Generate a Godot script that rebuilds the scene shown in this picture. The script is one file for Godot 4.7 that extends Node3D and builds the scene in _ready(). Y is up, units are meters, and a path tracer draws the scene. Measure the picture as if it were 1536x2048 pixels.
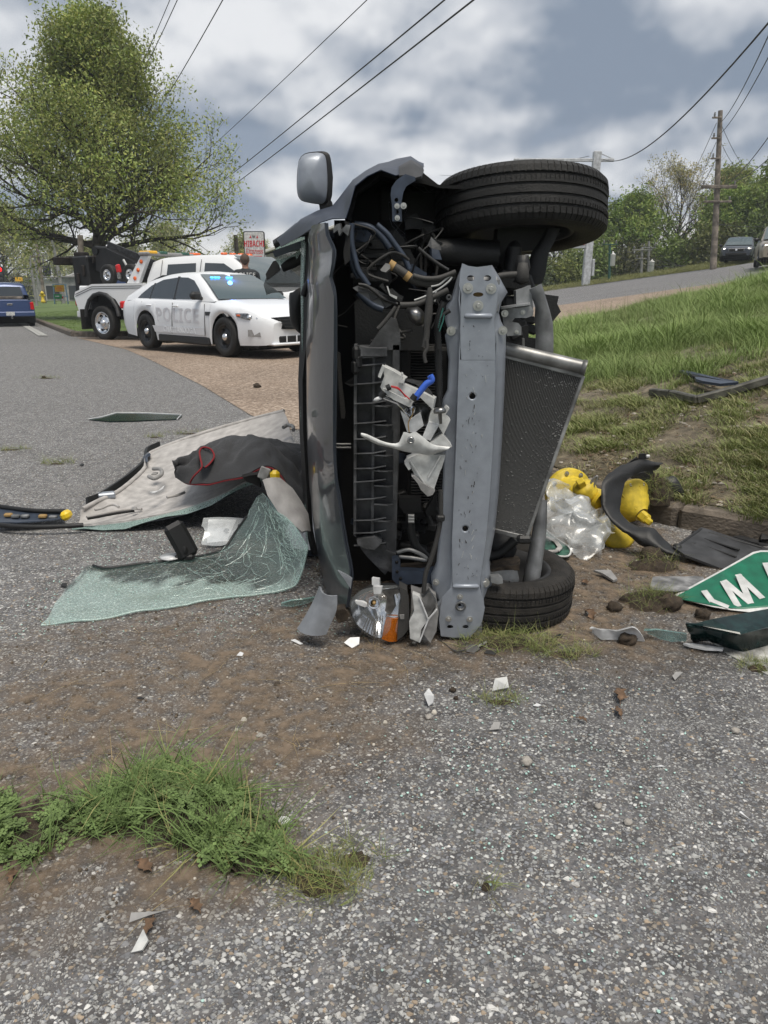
extends Node3D

var M := {}
var rng := RandomNumberGenerator.new()
var used := {}

func _ready() -> void:
	# camera
	var cam := Camera3D.new()
	cam.name = "camera"
	cam.fov = 67.32
	cam.near = 0.05
	cam.far = 4000.0
	cam.position = v3(0, 1.26, 0)
	cam.rotation_degrees = v3(-16.3, 0, 0)
	add_child(cam)
	cam.current = true
	# sky and exposure
	var we := WorldEnvironment.new()
	we.name = "environment"
	var e := Environment.new()
	e.background_mode = Environment.BG_SKY
	e.sky = Sky.new()
	var pm := PanoramaSkyMaterial.new()
	pm.panorama = cloud_panorama()
	e.sky.sky_material = pm
	e.tonemap_mode = Environment.TONE_MAPPER_LINEAR
	e.tonemap_exposure = 2.25
	e.sdfgi_enabled = true
	e.ssao_enabled = true
	e.ssil_enabled = true
	e.fog_enabled = true
	e.fog_density = 0.0008
	e.fog_light_color = Color(0.86, 0.89, 0.92)
	we.environment = e
	add_child(we)
	# the sun behind the clouds
	var sun := DirectionalLight3D.new()
	sun.name = "sun"
	sun.light_energy = 0.5
	sun.light_angular_distance = 28.0
	sun.light_color = Color(1.0, 0.97, 0.92)
	sun.shadow_enabled = true
	add_child(sun)
	sun.look_at_from_position(v3(1.5, 10.0, 3.5), Vector3.ZERO, Vector3.UP)
	rng.seed = 7
	make_materials()
	ground()
	grass_bank()
	trees()
	poles_and_wires()
	far_left()
	far_right()
	traffic()
	wreck()
	roof_and_glass()
	kerbside_debris()
	foreground()

# ---------------------------------------------------------------- sky
func cloud_panorama() -> Texture2D:
	var w := 1280
	var h := 640
	var n1 := FastNoiseLite.new()
	n1.seed = 11
	n1.frequency = 0.75
	n1.fractal_octaves = 6
	n1.fractal_gain = 0.52
	n1.domain_warp_enabled = true
	n1.domain_warp_amplitude = 0.35
	n1.domain_warp_frequency = 0.9
	var n2 := FastNoiseLite.new()
	n2.seed = 5
	n2.frequency = 1.9
	n2.fractal_octaves = 6
	n2.fractal_gain = 0.58
	var img := Image.create(w, h, false, Image.FORMAT_RGBF)
	var glow := Vector3(0.06, 0.42, -0.9).normalized()
	for j in h:
		var el := (0.5 - (j + 0.5) / h) * PI
		var sy := sin(el)
		for i in w:
			if el < -0.02:
				img.set_pixel(i, j, Color(0.2, 0.2, 0.19))
				continue
			var az := ((i + 0.5) / w - 0.5) * TAU
			var d := Vector3(sin(az) * cos(el), sy, -cos(az) * cos(el))
			var k := 1.15 / (maxf(sy, 0.0) + 0.27)
			var px := d.x * k
			var pz := d.z * k
			var a := n1.get_noise_3d(px, 0.0, pz)
			var b := n2.get_noise_3d(px * 1.0, 3.0, pz * 1.0)
			var t := clampf(0.53 + a * 1.45 + b * 1.2, 0.0, 1.0)
			var g := pow(maxf(d.dot(glow), 0.0), 24.0)
			t = clampf(t + g * 0.12, 0.0, 1.0)
			var c := Color(0.112, 0.137, 0.175).lerp(Color(0.365, 0.372, 0.385), t)
			c = c.lerp(Color(0.46, 0.45, 0.42), g * 0.5 * t)
			# the clear, warm band under the far edge of the cloud deck
			var low := clampf(1.0 - sy / 0.085, 0.0, 1.0)
			var side := clampf(0.55 - d.x * 0.9, 0.15, 1.0)
			c = c.lerp(Color(0.46, 0.42, 0.345).lerp(Color(0.39, 0.395, 0.40), 1.0 - side), low * 0.85)
			img.set_pixel(i, j, c)
	return ImageTexture.create_from_image(img)

# ---------------------------------------------------------------- mesh helpers
func begin(smooth := 0) -> SurfaceTool:
	var st := SurfaceTool.new()
	st.begin(Mesh.PRIMITIVE_TRIANGLES)
	st.set_smooth_group(smooth)
	return st

func tri(st: SurfaceTool, a: Vector3, b: Vector3, c: Vector3) -> void:
	st.add_vertex(a)
	st.add_vertex(b)
	st.add_vertex(c)

func quad(st: SurfaceTool, a: Vector3, b: Vector3, c: Vector3, d: Vector3) -> void:
	tri(st, a, b, c)
	tri(st, a, c, d)

func v3(x: float, y: float, z: float) -> Vector3:
	return Vector3(x, y, z)

func numbered(called: String) -> String:
	if not used.has(called):
		used[called] = 0
		return called
	used[called] += 1
	return "%s_%03d" % [called, used[called]]

func put(called: String, st: SurfaceTool, mat: Material, parent: Node = null) -> MeshInstance3D:
	st.generate_normals()
	return put_mesh(called, st.commit(), mat, parent)

func put_mesh(called: String, mesh: Mesh, mat: Material, parent: Node = null) -> MeshInstance3D:
	var o := MeshInstance3D.new()
	o.mesh = mesh
	o.material_override = mat
	if parent == null:
		o.name = numbered(called)
		add_child(o)
	else:
		var nm := called
		var k := 0
		while parent.has_node(nm):
			k += 1
			nm = "%s_%03d" % [called, k]
		o.name = nm
		parent.add_child(o)
	return o

func thing(called: String, label: String, category: String, at := Vector3.ZERO, turn := 0.0, group := "") -> Node3D:
	var o := Node3D.new()
	o.name = numbered(called)
	add_child(o)
	o.position = at
	o.rotation.y = turn
	return tag(o, label, category, group)

func tag(o: Node3D, label: String, category: String, group := "") -> Node3D:
	o.set_meta("label", label)
	o.set_meta("category", category)
	if group != "":
		o.set_meta("group", group)
	return o

func structure(o: Node3D) -> Node3D:
	o.set_meta("kind", "structure")
	return o

func stuff(o: Node3D) -> Node3D:
	o.set_meta("kind", "stuff")
	return o

func copy_of(o: Node3D, label: String, at: Vector3, turn := 0.0, size := 1.0) -> Node3D:
	var c: Node3D = o.duplicate()
	c.name = numbered(str(o.name).rstrip("0123456789").trim_suffix("_"))
	add_child(c)
	c.transform = Transform3D(Basis(Vector3.UP, turn).scaled(Vector3.ONE * size), at)
	c.set_meta("label", label)
	return c

func box(st: SurfaceTool, c: Vector3, size: Vector3, b := Basis()) -> void:
	st.set_smooth_group(-1)
	var h := size * 0.5
	var p: Array = []
	for i in 8:
		p.append(c + b * Vector3(h.x if i & 1 else -h.x, h.y if i & 2 else -h.y, h.z if i & 4 else -h.z))
	for q in [[0, 1, 3, 2], [5, 4, 6, 7], [4, 0, 2, 6], [1, 5, 7, 3], [2, 3, 7, 6], [4, 5, 1, 0]]:
		quad(st, p[q[3]], p[q[2]], p[q[1]], p[q[0]])

# box with cut corners along its long vertical and horizontal edges
func rbox(st: SurfaceTool, c: Vector3, size: Vector3, r: float, b := Basis()) -> void:
	var h := size * 0.5
	r = minf(r, minf(h.x, minf(h.y, h.z)) * 0.9)
	st.set_smooth_group(-1)
	for ax in 3:
		for s in [-1.0, 1.0]:
			var u := (ax + 1) % 3
			var v := (ax + 2) % 3
			var q: Array = []
			for k in [[-1, -1], [1, -1], [1, 1], [-1, 1]]:
				var p := Vector3.ZERO
				p[ax] = s * h[ax]
				p[u] = k[0] * (h[u] - r)
				p[v] = k[1] * (h[v] - r)
				q.append(c + b * p)
			if s < 0:
				quad(st, q[0], q[1], q[2], q[3])
			else:
				quad(st, q[3], q[2], q[1], q[0])
	for ax in 3:
		var u := (ax + 1) % 3
		var v := (ax + 2) % 3
		for su in [-1.0, 1.0]:
			for sv in [-1.0, 1.0]:
				var q: Array = []
				for k in [[-1, 0], [1, 0], [1, 1], [-1, 1]]:
					var p := Vector3.ZERO
					p[ax] = k[0] * (h[ax] - r)
					p[u] = su * (h[u] if k[1] == 0 else h[u] - r)
					p[v] = sv * (h[v] - r if k[1] == 0 else h[v])
					q.append(c + b * p)
				if su * sv > 0:
					quad(st, q[3], q[2], q[1], q[0])
				else:
					quad(st, q[0], q[1], q[2], q[3])
	for sx in [-1.0, 1.0]:
		for sy in [-1.0, 1.0]:
			for sz in [-1.0, 1.0]:
				var a := c + b * Vector3(sx * h.x, sy * (h.y - r), sz * (h.z - r))
				var d := c + b * Vector3(sx * (h.x - r), sy * h.y, sz * (h.z - r))
				var f := c + b * Vector3(sx * (h.x - r), sy * (h.y - r), sz * h.z)
				if sx * sy * sz > 0:
					tri(st, f, d, a)
				else:
					tri(st, a, d, f)

func bar(st: SurfaceTool, a: Vector3, b: Vector3, w: float, t: float, side := Vector3.UP) -> void:
	var z := (b - a).normalized()
	var x := side.cross(z)
	if x.length() < 0.01:
		x = Vector3.RIGHT.cross(z)
	x = x.normalized()
	rbox(st, (a + b) * 0.5, Vector3(w, t, (b - a).length()), minf(w, t) * 0.15, Basis(x, z.cross(x), z))

func smooth_path(pts: Array, steps: int) -> Array:
	var out: Array = []
	for i in pts.size() - 1:
		var p0: Vector3 = pts[maxi(i - 1, 0)]
		var p1: Vector3 = pts[i]
		var p2: Vector3 = pts[i + 1]
		var p3: Vector3 = pts[mini(i + 2, pts.size() - 1)]
		for k in steps:
			out.append(p1.cubic_interpolate(p2, p0, p3, float(k) / steps))
	out.append(pts[-1])
	return out

# round bar through points; r is a number or one radius per point
func tube(st: SurfaceTool, pts: Array, r, sides := 8, caps := true) -> void:
	st.set_smooth_group(0)
	var n := pts.size()
	var rings: Array = []
	var up := Vector3.UP
	var t0: Vector3 = (pts[1] - pts[0]).normalized()
	if absf(t0.dot(up)) > 0.9:
		up = Vector3.RIGHT
	var x := up.cross(t0).normalized()
	for i in n:
		var t: Vector3 = (pts[mini(i + 1, n - 1)] - pts[maxi(i - 1, 0)]).normalized()
		x = (x - t * x.dot(t)).normalized()
		var y := t.cross(x)
		var rad: float = r[mini(i, r.size() - 1)] if r is Array else r
		var ring: Array = []
		for k in sides:
			var a := TAU * k / sides
			ring.append(pts[i] + (x * cos(a) + y * sin(a)) * rad)
		rings.append(ring)
	for i in n - 1:
		for k in sides:
			var k2 := (k + 1) % sides
			quad(st, rings[i][k], rings[i][k2], rings[i + 1][k2], rings[i + 1][k])
	if caps:
		st.set_smooth_group(-1)
		for k in range(1, sides - 1):
			tri(st, rings[0][0], rings[0][k + 1], rings[0][k])
			tri(st, rings[n - 1][0], rings[n - 1][k], rings[n - 1][k + 1])

# ribbed hose
func hose(st: SurfaceTool, pts: Array, r: float, pitch := 0.009, steps := 10) -> void:
	var path := smooth_path(pts, steps)
	var out: Array = []
	var rad: Array = []
	for i in path.size() - 1:
		var a: Vector3 = path[i]
		var b: Vector3 = path[i + 1]
		var n := maxi(1, int(round((b - a).length() / (pitch * 0.5))))
		for k in n:
			out.append(a.lerp(b, float(k) / n))
			rad.append(r if out.size() % 2 else r * 0.8)
	tube(st, out, rad, 8)

# profile is an array of Vector2(radius, along); turned round the y axis of b, placed at c
func lathe(st: SurfaceTool, profile: Array, c: Vector3, b := Basis(), segs := 24, hard := false) -> void:
	for i in profile.size() - 1:
		st.set_smooth_group(i + 10 if hard else 0)
		for k in segs:
			var a0 := TAU * k / segs
			var a1 := TAU * (k + 1) / segs
			var q: Array = []
			for t in [[i, a0], [i, a1], [i + 1, a1], [i + 1, a0]]:
				var p: Vector2 = profile[t[0]]
				q.append(c + b * Vector3(p.x * cos(t[1]), p.y, p.x * sin(t[1])))
			quad(st, q[0], q[1], q[2], q[3])

# a plate cut to an outline of 3-D points, off deep
func slab(st: SurfaceTool, pts: Array, off: Vector3) -> void:
	st.set_smooth_group(-1)
	var n := Vector3.ZERO
	for i in pts.size():
		n += pts[i].cross(pts[(i + 1) % pts.size()])
	n = n.normalized()
	var x := (Vector3.UP.cross(n) if absf(n.y) < 0.9 else Vector3.RIGHT.cross(n)).normalized()
	var y := n.cross(x)
	var flat := PackedVector2Array()
	for p in pts:
		flat.append(Vector2(p.dot(x), p.dot(y)))
	var idx := Geometry2D.triangulate_polygon(flat)
	if off.dot(n) > 0:
		n = -n
	for i in range(0, idx.size(), 3):
		var a: Vector3 = pts[idx[i]]
		var b: Vector3 = pts[idx[i + 1]]
		var c: Vector3 = pts[idx[i + 2]]
		if (b - a).cross(c - a).dot(n) > 0:
			var t := b
			b = c
			c = t
		tri(st, a, b, c)
		tri(st, a + off, c + off, b + off)
	var turn := 0.0
	for i in flat.size():
		turn += flat[i].cross(flat[(i + 1) % flat.size()])
	for i in pts.size():
		var a: Vector3 = pts[i]
		var b: Vector3 = pts[(i + 1) % pts.size()]
		if (turn > 0) == (off.dot(x.cross(y)) < 0):
			quad(st, a, a + off, b + off, b)
		else:
			quad(st, b, b + off, a + off, a)

# a plate with round holes: outline and holes share one plane with normal along z
func holed(st: SurfaceTool, pts: Array, holes: Array, off: Vector3) -> void:
	var flat := PackedVector2Array()
	for p in pts:
		flat.append(Vector2(p.x, p.y))
	var z: float = pts[0].z
	var todo: Array = [[flat, holes]]
	while todo.size():
		var job: Array = todo.pop_back()
		var poly: PackedVector2Array = job[0]
		var hs: Array = job[1]
		var hit = null
		for h in hs:
			if Geometry2D.is_point_in_polygon(Vector2(h[0].x, h[0].y), poly):
				hit = h
				break
		if hit == null:
			var v: Array = []
			for p in poly:
				v.append(Vector3(p.x, p.y, z))
			slab(st, v, off)
			continue
		var rest: Array = hs.duplicate()
		rest.erase(hit)
		var ring := PackedVector2Array()
		for k in 14:
			ring.append(Vector2(hit[0].x + cos(TAU * k / 14) * hit[1], hit[0].y + sin(TAU * k / 14) * hit[1] * (hit[2] if hit.size() > 2 else 1.0)))
		for s in [-1.0, 1.0]:
			var x0: float = hit[0].x
			var half := PackedVector2Array([Vector2(x0, -9), Vector2(x0 + s * 9, -9), Vector2(x0 + s * 9, 9), Vector2(x0, 9)])
			for piece in Geometry2D.intersect_polygons(poly, half):
				for cut in Geometry2D.clip_polygons(piece, ring):
					if not Geometry2D.is_polygon_clockwise(cut):
						todo.append([cut, rest])

# a sheet through a grid of points, thick metres deep
func sheet(st: SurfaceTool, rows: Array, thick: float, smooth := true) -> void:
	st.set_smooth_group(1 if smooth else -1)
	var m := rows.size()
	var n: int = rows[0].size()
	var back: Array = []
	for i in m:
		var r: Array = []
		for j in n:
			var du: Vector3 = rows[mini(i + 1, m - 1)][j] - rows[maxi(i - 1, 0)][j]
			var dv: Vector3 = rows[i][mini(j + 1, n - 1)] - rows[i][maxi(j - 1, 0)]
			r.append(rows[i][j] + du.cross(dv).normalized() * thick)
		back.append(r)
	for i in m - 1:
		for j in n - 1:
			quad(st, rows[i][j], rows[i][j + 1], rows[i + 1][j + 1], rows[i + 1][j])
			if thick != 0.0:
				quad(st, back[i][j], back[i + 1][j], back[i + 1][j + 1], back[i][j + 1])
	if thick == 0.0:
		return
	st.set_smooth_group(-1)
	for j in n - 1:
		quad(st, rows[0][j], back[0][j], back[0][j + 1], rows[0][j + 1])
		quad(st, rows[m - 1][j], rows[m - 1][j + 1], back[m - 1][j + 1], back[m - 1][j])
	for i in m - 1:
		quad(st, rows[i][0], rows[i + 1][0], back[i + 1][0], back[i][0])
		quad(st, rows[i][n - 1], back[i][n - 1], back[i + 1][n - 1], rows[i + 1][n - 1])

# rows between two edges; bulge pushes the middle along dir, bump adds unevenness
func between(a: Array, b: Array, n: int, dir := Vector3.ZERO, bump := 0.0, noise: FastNoiseLite = null) -> Array:
	var rows: Array = []
	for i in a.size():
		var r: Array = []
		for j in n + 1:
			var t := float(j) / n
			var p: Vector3 = a[i].lerp(b[i], t) + dir * (4.0 * t * (1.0 - t))
			if noise:
				p += Vector3(noise.get_noise_3d(p.x, p.y, p.z), noise.get_noise_3d(p.y, p.z, p.x + 7.0), noise.get_noise_3d(p.z, p.x, p.y + 3.0)) * bump
			r.append(p)
		rows.append(r)
	return rows

# closed outline swelling towards dir: rings shrink to the middle
func dome(st: SurfaceTool, pts: Array, dir: Vector3, rings := 5, flatness := 0.5) -> void:
	st.set_smooth_group(0)
	var mid := Vector3.ZERO
	for p in pts:
		mid += p
	mid /= pts.size()
	var grid: Array = []
	for i in rings + 1:
		var t := float(i) / rings
		var r: Array = []
		for p in pts:
			r.append(p.lerp(mid, t) + dir * pow(1.0 - (1.0 - t) * (1.0 - t), flatness))
		grid.append(r)
	var nz := Vector3.ZERO
	for i in pts.size():
		nz += (pts[i] - mid).cross(pts[(i + 1) % pts.size()] - mid)
	var flip := nz.dot(dir) > 0
	for i in rings:
		for j in pts.size():
			var k := (j + 1) % pts.size()
			if flip:
				quad(st, grid[i][k], grid[i][j], grid[i + 1][j], grid[i + 1][k])
			else:
				quad(st, grid[i][j], grid[i][k], grid[i + 1][k], grid[i + 1][j])

# points listed as numbers: three each; or two each on an upright plane; or two each on a level
func points(n: Array) -> Array:
	var out: Array = []
	for i in range(0, n.size(), 3):
		out.append(Vector3(n[i], n[i + 1], n[i + 2]))
	return out

func on_plane(z: float, n: Array) -> Array:
	var out: Array = []
	for i in range(0, n.size(), 2):
		out.append(Vector3(n[i], n[i + 1], z))
	return out

func on_level(y: float, n: Array) -> Array:
	var out: Array = []
	for i in range(0, n.size(), 2):
		out.append(Vector3(n[i], y, n[i + 1]))
	return out

func loop_points(pts: Array, steps: int) -> Array:
	var out: Array = []
	var n := pts.size()
	for i in n:
		for k in steps:
			out.append(pts[i].cubic_interpolate(pts[(i + 1) % n], pts[(i + n - 1) % n], pts[(i + 2) % n], float(k) / steps))
	return out

func noise_of(sd: int, freq: float, octaves := 3) -> FastNoiseLite:
	var n := FastNoiseLite.new()
	n.seed = sd
	n.frequency = freq
	n.fractal_octaves = octaves
	return n

func lettering(text: String, height: float, depth: float, mat: Material, parent: Node, xf: Transform3D, bold := true, called := "lettering", face := "Droid Sans") -> MeshInstance3D:
	var tm := TextMesh.new()
	var f := SystemFont.new()
	f.font_names = PackedStringArray([face])
	f.font_weight = 700 if bold else 400
	tm.font = f
	tm.text = text
	tm.font_size = 64
	tm.pixel_size = height / 46.0
	tm.depth = depth
	tm.curve_step = 2.0
	var o := put_mesh(called, tm, mat, parent)
	o.transform = xf
	return o

func scatter(called: String, mesh: Mesh, mat: Material, where: Array, tints: Array, parent: Node = null) -> MultiMeshInstance3D:
	var mm := MultiMesh.new()
	mm.transform_format = MultiMesh.TRANSFORM_3D
	mm.use_colors = tints.size() > 0
	mm.mesh = mesh
	mm.instance_count = where.size()
	for i in where.size():
		mm.set_instance_transform(i, where[i])
		if tints.size():
			mm.set_instance_color(i, tints[i])
	var o := MultiMeshInstance3D.new()
	o.multimesh = mm
	o.material_override = mat
	if parent == null:
		o.name = numbered(called)
		add_child(o)
	else:
		o.name = called
		parent.add_child(o, true)
	stuff(o)
	return o

# ---------------------------------------------------------------- materials
func lin(r: float, g: float, b: float, a := 1.0) -> Color:
	var c := Color(r, g, b).linear_to_srgb()
	c.a = a
	return c

func noise_tex(sd: int, freq: float, lo: float, hi: float, size := 512, octaves := 4) -> NoiseTexture2D:
	var t := NoiseTexture2D.new()
	t.width = size
	t.height = size
	t.seamless = true
	t.noise = noise_of(sd, freq, octaves)
	var g := Gradient.new()
	g.set_color(0, Color(lo, lo, lo))
	g.set_color(1, Color(hi, hi, hi))
	t.color_ramp = g
	return t

func bump_tex(sd: int, freq: float, strength: float, size := 512) -> NoiseTexture2D:
	var t := NoiseTexture2D.new()
	t.width = size
	t.height = size
	t.seamless = true
	t.as_normal_map = true
	t.bump_strength = strength
	t.noise = noise_of(sd, freq, 4)
	return t

func mat(called: String, c: Color, rough: float, metal := 0.0, grain: Texture2D = null, scale := 3.0, normal: Texture2D = null, nscale := 0.4) -> StandardMaterial3D:
	var m := StandardMaterial3D.new()
	m.resource_name = called
	m.albedo_color = c
	m.roughness = rough
	m.metallic = metal
	if grain:
		m.albedo_texture = grain
	if normal:
		m.normal_enabled = true
		m.normal_texture = normal
		m.normal_scale = nscale
	if grain or normal:
		m.uv1_triplanar = true
		m.uv1_scale = Vector3.ONE * scale
	M[called] = m
	return m

func glass(called: String, c: Color, rough := 0.02) -> StandardMaterial3D:
	var m := StandardMaterial3D.new()
	m.resource_name = called
	m.albedo_color = c
	m.roughness = rough
	m.transparency = BaseMaterial3D.TRANSPARENCY_ALPHA
	M[called] = m
	return m

func make_materials() -> void:
	var grime := noise_tex(3, 0.012, 0.72, 1.0)
	var fine := noise_tex(9, 0.05, 0.7, 1.0)
	var dirty := noise_tex(21, 0.008, 0.45, 1.0, 512, 5)
	var dents := bump_tex(4, 0.01, 6.0)
	var rough_n := bump_tex(6, 0.06, 8.0)
	var mild := noise_tex(13, 0.02, 0.9, 1.0)
	M.grime = grime
	M.fine = fine
	var paint := mat("dark_paint", lin(0.026, 0.033, 0.046), 0.3, 0.2, mild, 1.2, dents, 0.1)
	paint.clearcoat_enabled = true
	paint.clearcoat = 0.6
	paint.metallic_specular = 0.35
	var dull := mat("wing_paint", lin(0.03, 0.04, 0.064), 0.4, 0.0, grime, 1.2, dents, 0.12)
	dull.metallic_specular = 0.25
	paint.clearcoat_roughness = 0.04
	var silver := mat("silver_blue", lin(0.315, 0.345, 0.395), 0.42, 0.3, mild, 1.5, dents, 0.05)
	silver.clearcoat_enabled = true
	silver.clearcoat = 0.25
	silver.clearcoat_roughness = 0.25
	mat("grey_steel", lin(0.36, 0.37, 0.38), 0.5, 0.4, dirty, 2.0)
	mat("blue_steel", lin(0.065, 0.085, 0.125), 0.45, 0.3, grime, 2.0)
	mat("primer", lin(0.30, 0.32, 0.35), 0.45, 0.0, grime, 2.0)
	mat("bolt", lin(0.5, 0.5, 0.48), 0.35, 0.8)
	mat("black_plastic", lin(0.013, 0.0135, 0.0145), 0.55, 0.0, fine, 3.0, rough_n, 0.15)
	mat("shelf_plastic", lin(0.15, 0.153, 0.16), 0.5, 0.0, dirty, 2.0, rough_n, 0.1)
	mat("dark_grey", lin(0.055, 0.056, 0.06), 0.6, 0.0, dirty, 2.0)
	mat("soot", lin(0.005, 0.005, 0.0055), 0.8)
	mat("wire_grey", lin(0.06, 0.058, 0.055), 0.7, 0.0, fine, 6.0)
	mat("tan_tape", lin(0.30, 0.19, 0.07), 0.7)
	mat("white_plastic", lin(0.66, 0.67, 0.66), 0.38, 0.0, grime, 3.0)
	mat("white_part", lin(0.78, 0.79, 0.8), 0.3, 0.0, grime, 3.0)
	mat("chrome", lin(0.75, 0.76, 0.78), 0.12, 1.0)
	mat("dull_chrome", lin(0.5, 0.5, 0.5), 0.3, 0.9, dirty, 3.0)
	mat("aluminium", lin(0.47, 0.47, 0.46), 0.42, 0.6, dirty, 2.0)
	mat("fin", lin(0.11, 0.11, 0.108), 0.6, 0.2, fine, 6.0)
	mat("rubber", lin(0.019, 0.0185, 0.018), 0.72, 0.0, dirty, 3.0, rough_n, 0.3)
	mat("muddy_rubber", lin(0.03, 0.026, 0.022), 0.85, 0.0, dirty, 4.0, rough_n, 0.5)
	mat("mud", lin(0.085, 0.062, 0.042), 0.95, 0.0, dirty, 6.0, rough_n, 1.0)
	mat("blue_wire", lin(0.04, 0.12, 0.55), 0.45)
	mat("red_wire", lin(0.45, 0.02, 0.025), 0.5)
	mat("copper_green", lin(0.02, 0.12, 0.10), 0.5)
	mat("headliner", lin(0.52, 0.50, 0.485), 0.9, 0.0, grime, 1.6, rough_n, 0.25)
	mat("trim_grey", lin(0.33, 0.325, 0.32), 0.6, 0.0, grime, 3.0)
	mat("yellow_plastic", lin(0.72, 0.5, 0.02), 0.4)
	var wool := mat("wool", lin(0.042, 0.043, 0.047), 0.95, 0.0, fine, 5.0, rough_n, 0.6)
	wool.rim_enabled = true
	wool.rim = 0.6
	mat("red_cloth", lin(0.17, 0.008, 0.012), 0.9)
	mat("hydrant_yellow", lin(0.78, 0.58, 0.04), 0.55, 0.0, grime, 4.0, dents, 0.4)
	mat("kerb", lin(0.24, 0.20, 0.16), 0.92, 0.0, dirty, 1.5, rough_n, 0.6)
	mat("concrete", lin(0.34, 0.32, 0.29), 0.9, 0.0, dirty, 1.0, rough_n, 0.4)
	mat("white_road_paint", lin(0.62, 0.62, 0.59), 0.8, 0.0, dirty, 2.5, rough_n, 0.4)
	mat("sign_green", lin(0.003, 0.165, 0.085), 0.35, 0.0, grime, 2.0)
	mat("faded_green", lin(0.05, 0.17, 0.12), 0.5, 0.0, dirty, 5.0)
	mat("sign_white", lin(0.72, 0.73, 0.72), 0.4, 0.0, grime, 2.0)
	mat("sign_metal", lin(0.45, 0.44, 0.43), 0.4, 0.5, dirty, 3.0)
	mat("post_metal", lin(0.17, 0.165, 0.14), 0.6, 0.3, dirty, 2.0)
	mat("car_white", lin(0.74, 0.76, 0.79), 0.25, 0.0).clearcoat_enabled = true
	mat("truck_white", lin(0.72, 0.73, 0.74), 0.3).clearcoat_enabled = true
	mat("pickup_blue", lin(0.015, 0.045, 0.15), 0.25, 0.2).clearcoat_enabled = true
	mat("gold_paint", lin(0.30, 0.26, 0.20), 0.3, 0.5).clearcoat_enabled = true
	mat("navy_paint", lin(0.03, 0.038, 0.055), 0.3, 0.3).clearcoat_enabled = true
	mat("car_glass", lin(0.045, 0.052, 0.058), 0.04).metallic_specular = 0.7
	mat("screen_glass", lin(0.075, 0.1, 0.105), 0.04).metallic_specular = 0.7
	mat("faint_print", lin(0.60, 0.60, 0.63), 0.4)
	mat("band_print", lin(0.59, 0.595, 0.62), 0.4)
	mat("black_gloss", lin(0.008, 0.008, 0.009), 0.3)
	mat("tow_black", lin(0.012, 0.012, 0.013), 0.45, 0.2, dirty, 1.0)
	mat("rusty_black", lin(0.03, 0.022, 0.018), 0.7, 0.2, dirty, 1.0)
	mat("red_lens", lin(0.5, 0.01, 0.012), 0.2)
	mat("orange_lens", lin(0.75, 0.14, 0.03), 0.25)
	mat("amber_lens", lin(0.62, 0.16, 0.008), 0.15, 0.0, noise_tex(31, 0.04, 0.6, 1.0, 256), 12.0)
	mat("bulb_red", lin(0.5, 0.03, 0.02), 0.3)
	mat("skin", lin(0.42, 0.24, 0.17), 0.6)
	mat("hair", lin(0.07, 0.045, 0.03), 0.8)
	mat("uniform", lin(0.009, 0.011, 0.018), 0.8)
	mat("bark", lin(0.085, 0.07, 0.058), 0.9, 0.0, dirty, 1.0, rough_n, 0.8)
	mat("pole_wood", lin(0.34, 0.29, 0.24), 0.85, 0.0, dirty, 0.6)
	mat("grey_pole", lin(0.3, 0.3, 0.29), 0.7, 0.0, grime, 0.5)
	mat("white_pole", lin(0.62, 0.64, 0.66), 0.5, 0.0, grime, 0.6)
	mat("cable", lin(0.025, 0.025, 0.027), 0.6)
	mat("far_white", lin(0.6, 0.6, 0.58), 0.7)
	mat("far_blue", lin(0.03, 0.06, 0.2), 0.6)
	mat("far_yellow", lin(0.75, 0.42, 0.03), 0.6)
	mat("far_lightblue", lin(0.25, 0.42, 0.55), 0.6)
	mat("far_green", lin(0.02, 0.2, 0.07), 0.6)
	mat("siding", lin(0.5, 0.5, 0.48), 0.6, 0.0, grime, 0.3)
	mat("sign_red", lin(0.5, 0.02, 0.03), 0.5)
	mat("print_grey", lin(0.12, 0.12, 0.13), 0.6)
	mat("dead_leaf", lin(0.24, 0.145, 0.085), 0.85, 0.0, dirty, 8.0)
	mat("stone", lin(0.45, 0.42, 0.38), 0.85, 0.0, fine, 8.0)
	mat("shard_glass", lin(0.012, 0.04, 0.038), 0.16, 0.0, dirty, 5.0).metallic_specular = 0.45
	for nm in ["blade", "leaf", "chip", "clover"]:
		var m := StandardMaterial3D.new()
		m.resource_name = nm
		m.vertex_color_use_as_albedo = true
		m.roughness = 0.75 if nm != "chip" else 0.85
		if nm != "chip":
			m.backlight_enabled = true
			m.backlight = Color(0.55, 0.6, 0.25) if nm == "leaf" else Color(0.35, 0.42, 0.2)
		M[nm] = m
	glass("lens", Color(0.9, 0.92, 0.92, 0.12), 0.03)
	glass("dark_film", Color(0.05, 0.07, 0.08, 0.55), 0.05)
	# clear crumpled polythene
	var bag := glass("polythene", Color(0.92, 0.94, 0.95, 0.22), 0.2)
	bag.metallic_specular = 0.8
	# crazed safety glass: pale cracks in green glass
	var cr := FastNoiseLite.new()
	cr.seed = 8
	cr.noise_type = FastNoiseLite.TYPE_CELLULAR
	cr.frequency = 0.035
	cr.cellular_return_type = FastNoiseLite.RETURN_DISTANCE2_SUB
	cr.cellular_jitter = 1.0
	cr.domain_warp_enabled = true
	cr.domain_warp_amplitude = 12.0
	var ct := NoiseTexture2D.new()
	ct.width = 1024
	ct.height = 1024
	ct.seamless = true
	ct.noise = cr
	var g := Gradient.new()
	g.offsets = PackedFloat32Array([0.0, 0.05, 0.16, 1.0])
	g.colors = PackedColorArray([Color(0.98, 1.0, 1.0, 1.0), Color(0.88, 0.96, 0.94, 0.8), Color(0.70, 0.80, 0.775, 0.44), Color(0.62, 0.735, 0.71, 0.37)])
	ct.color_ramp = g
	var gm := StandardMaterial3D.new()
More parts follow.
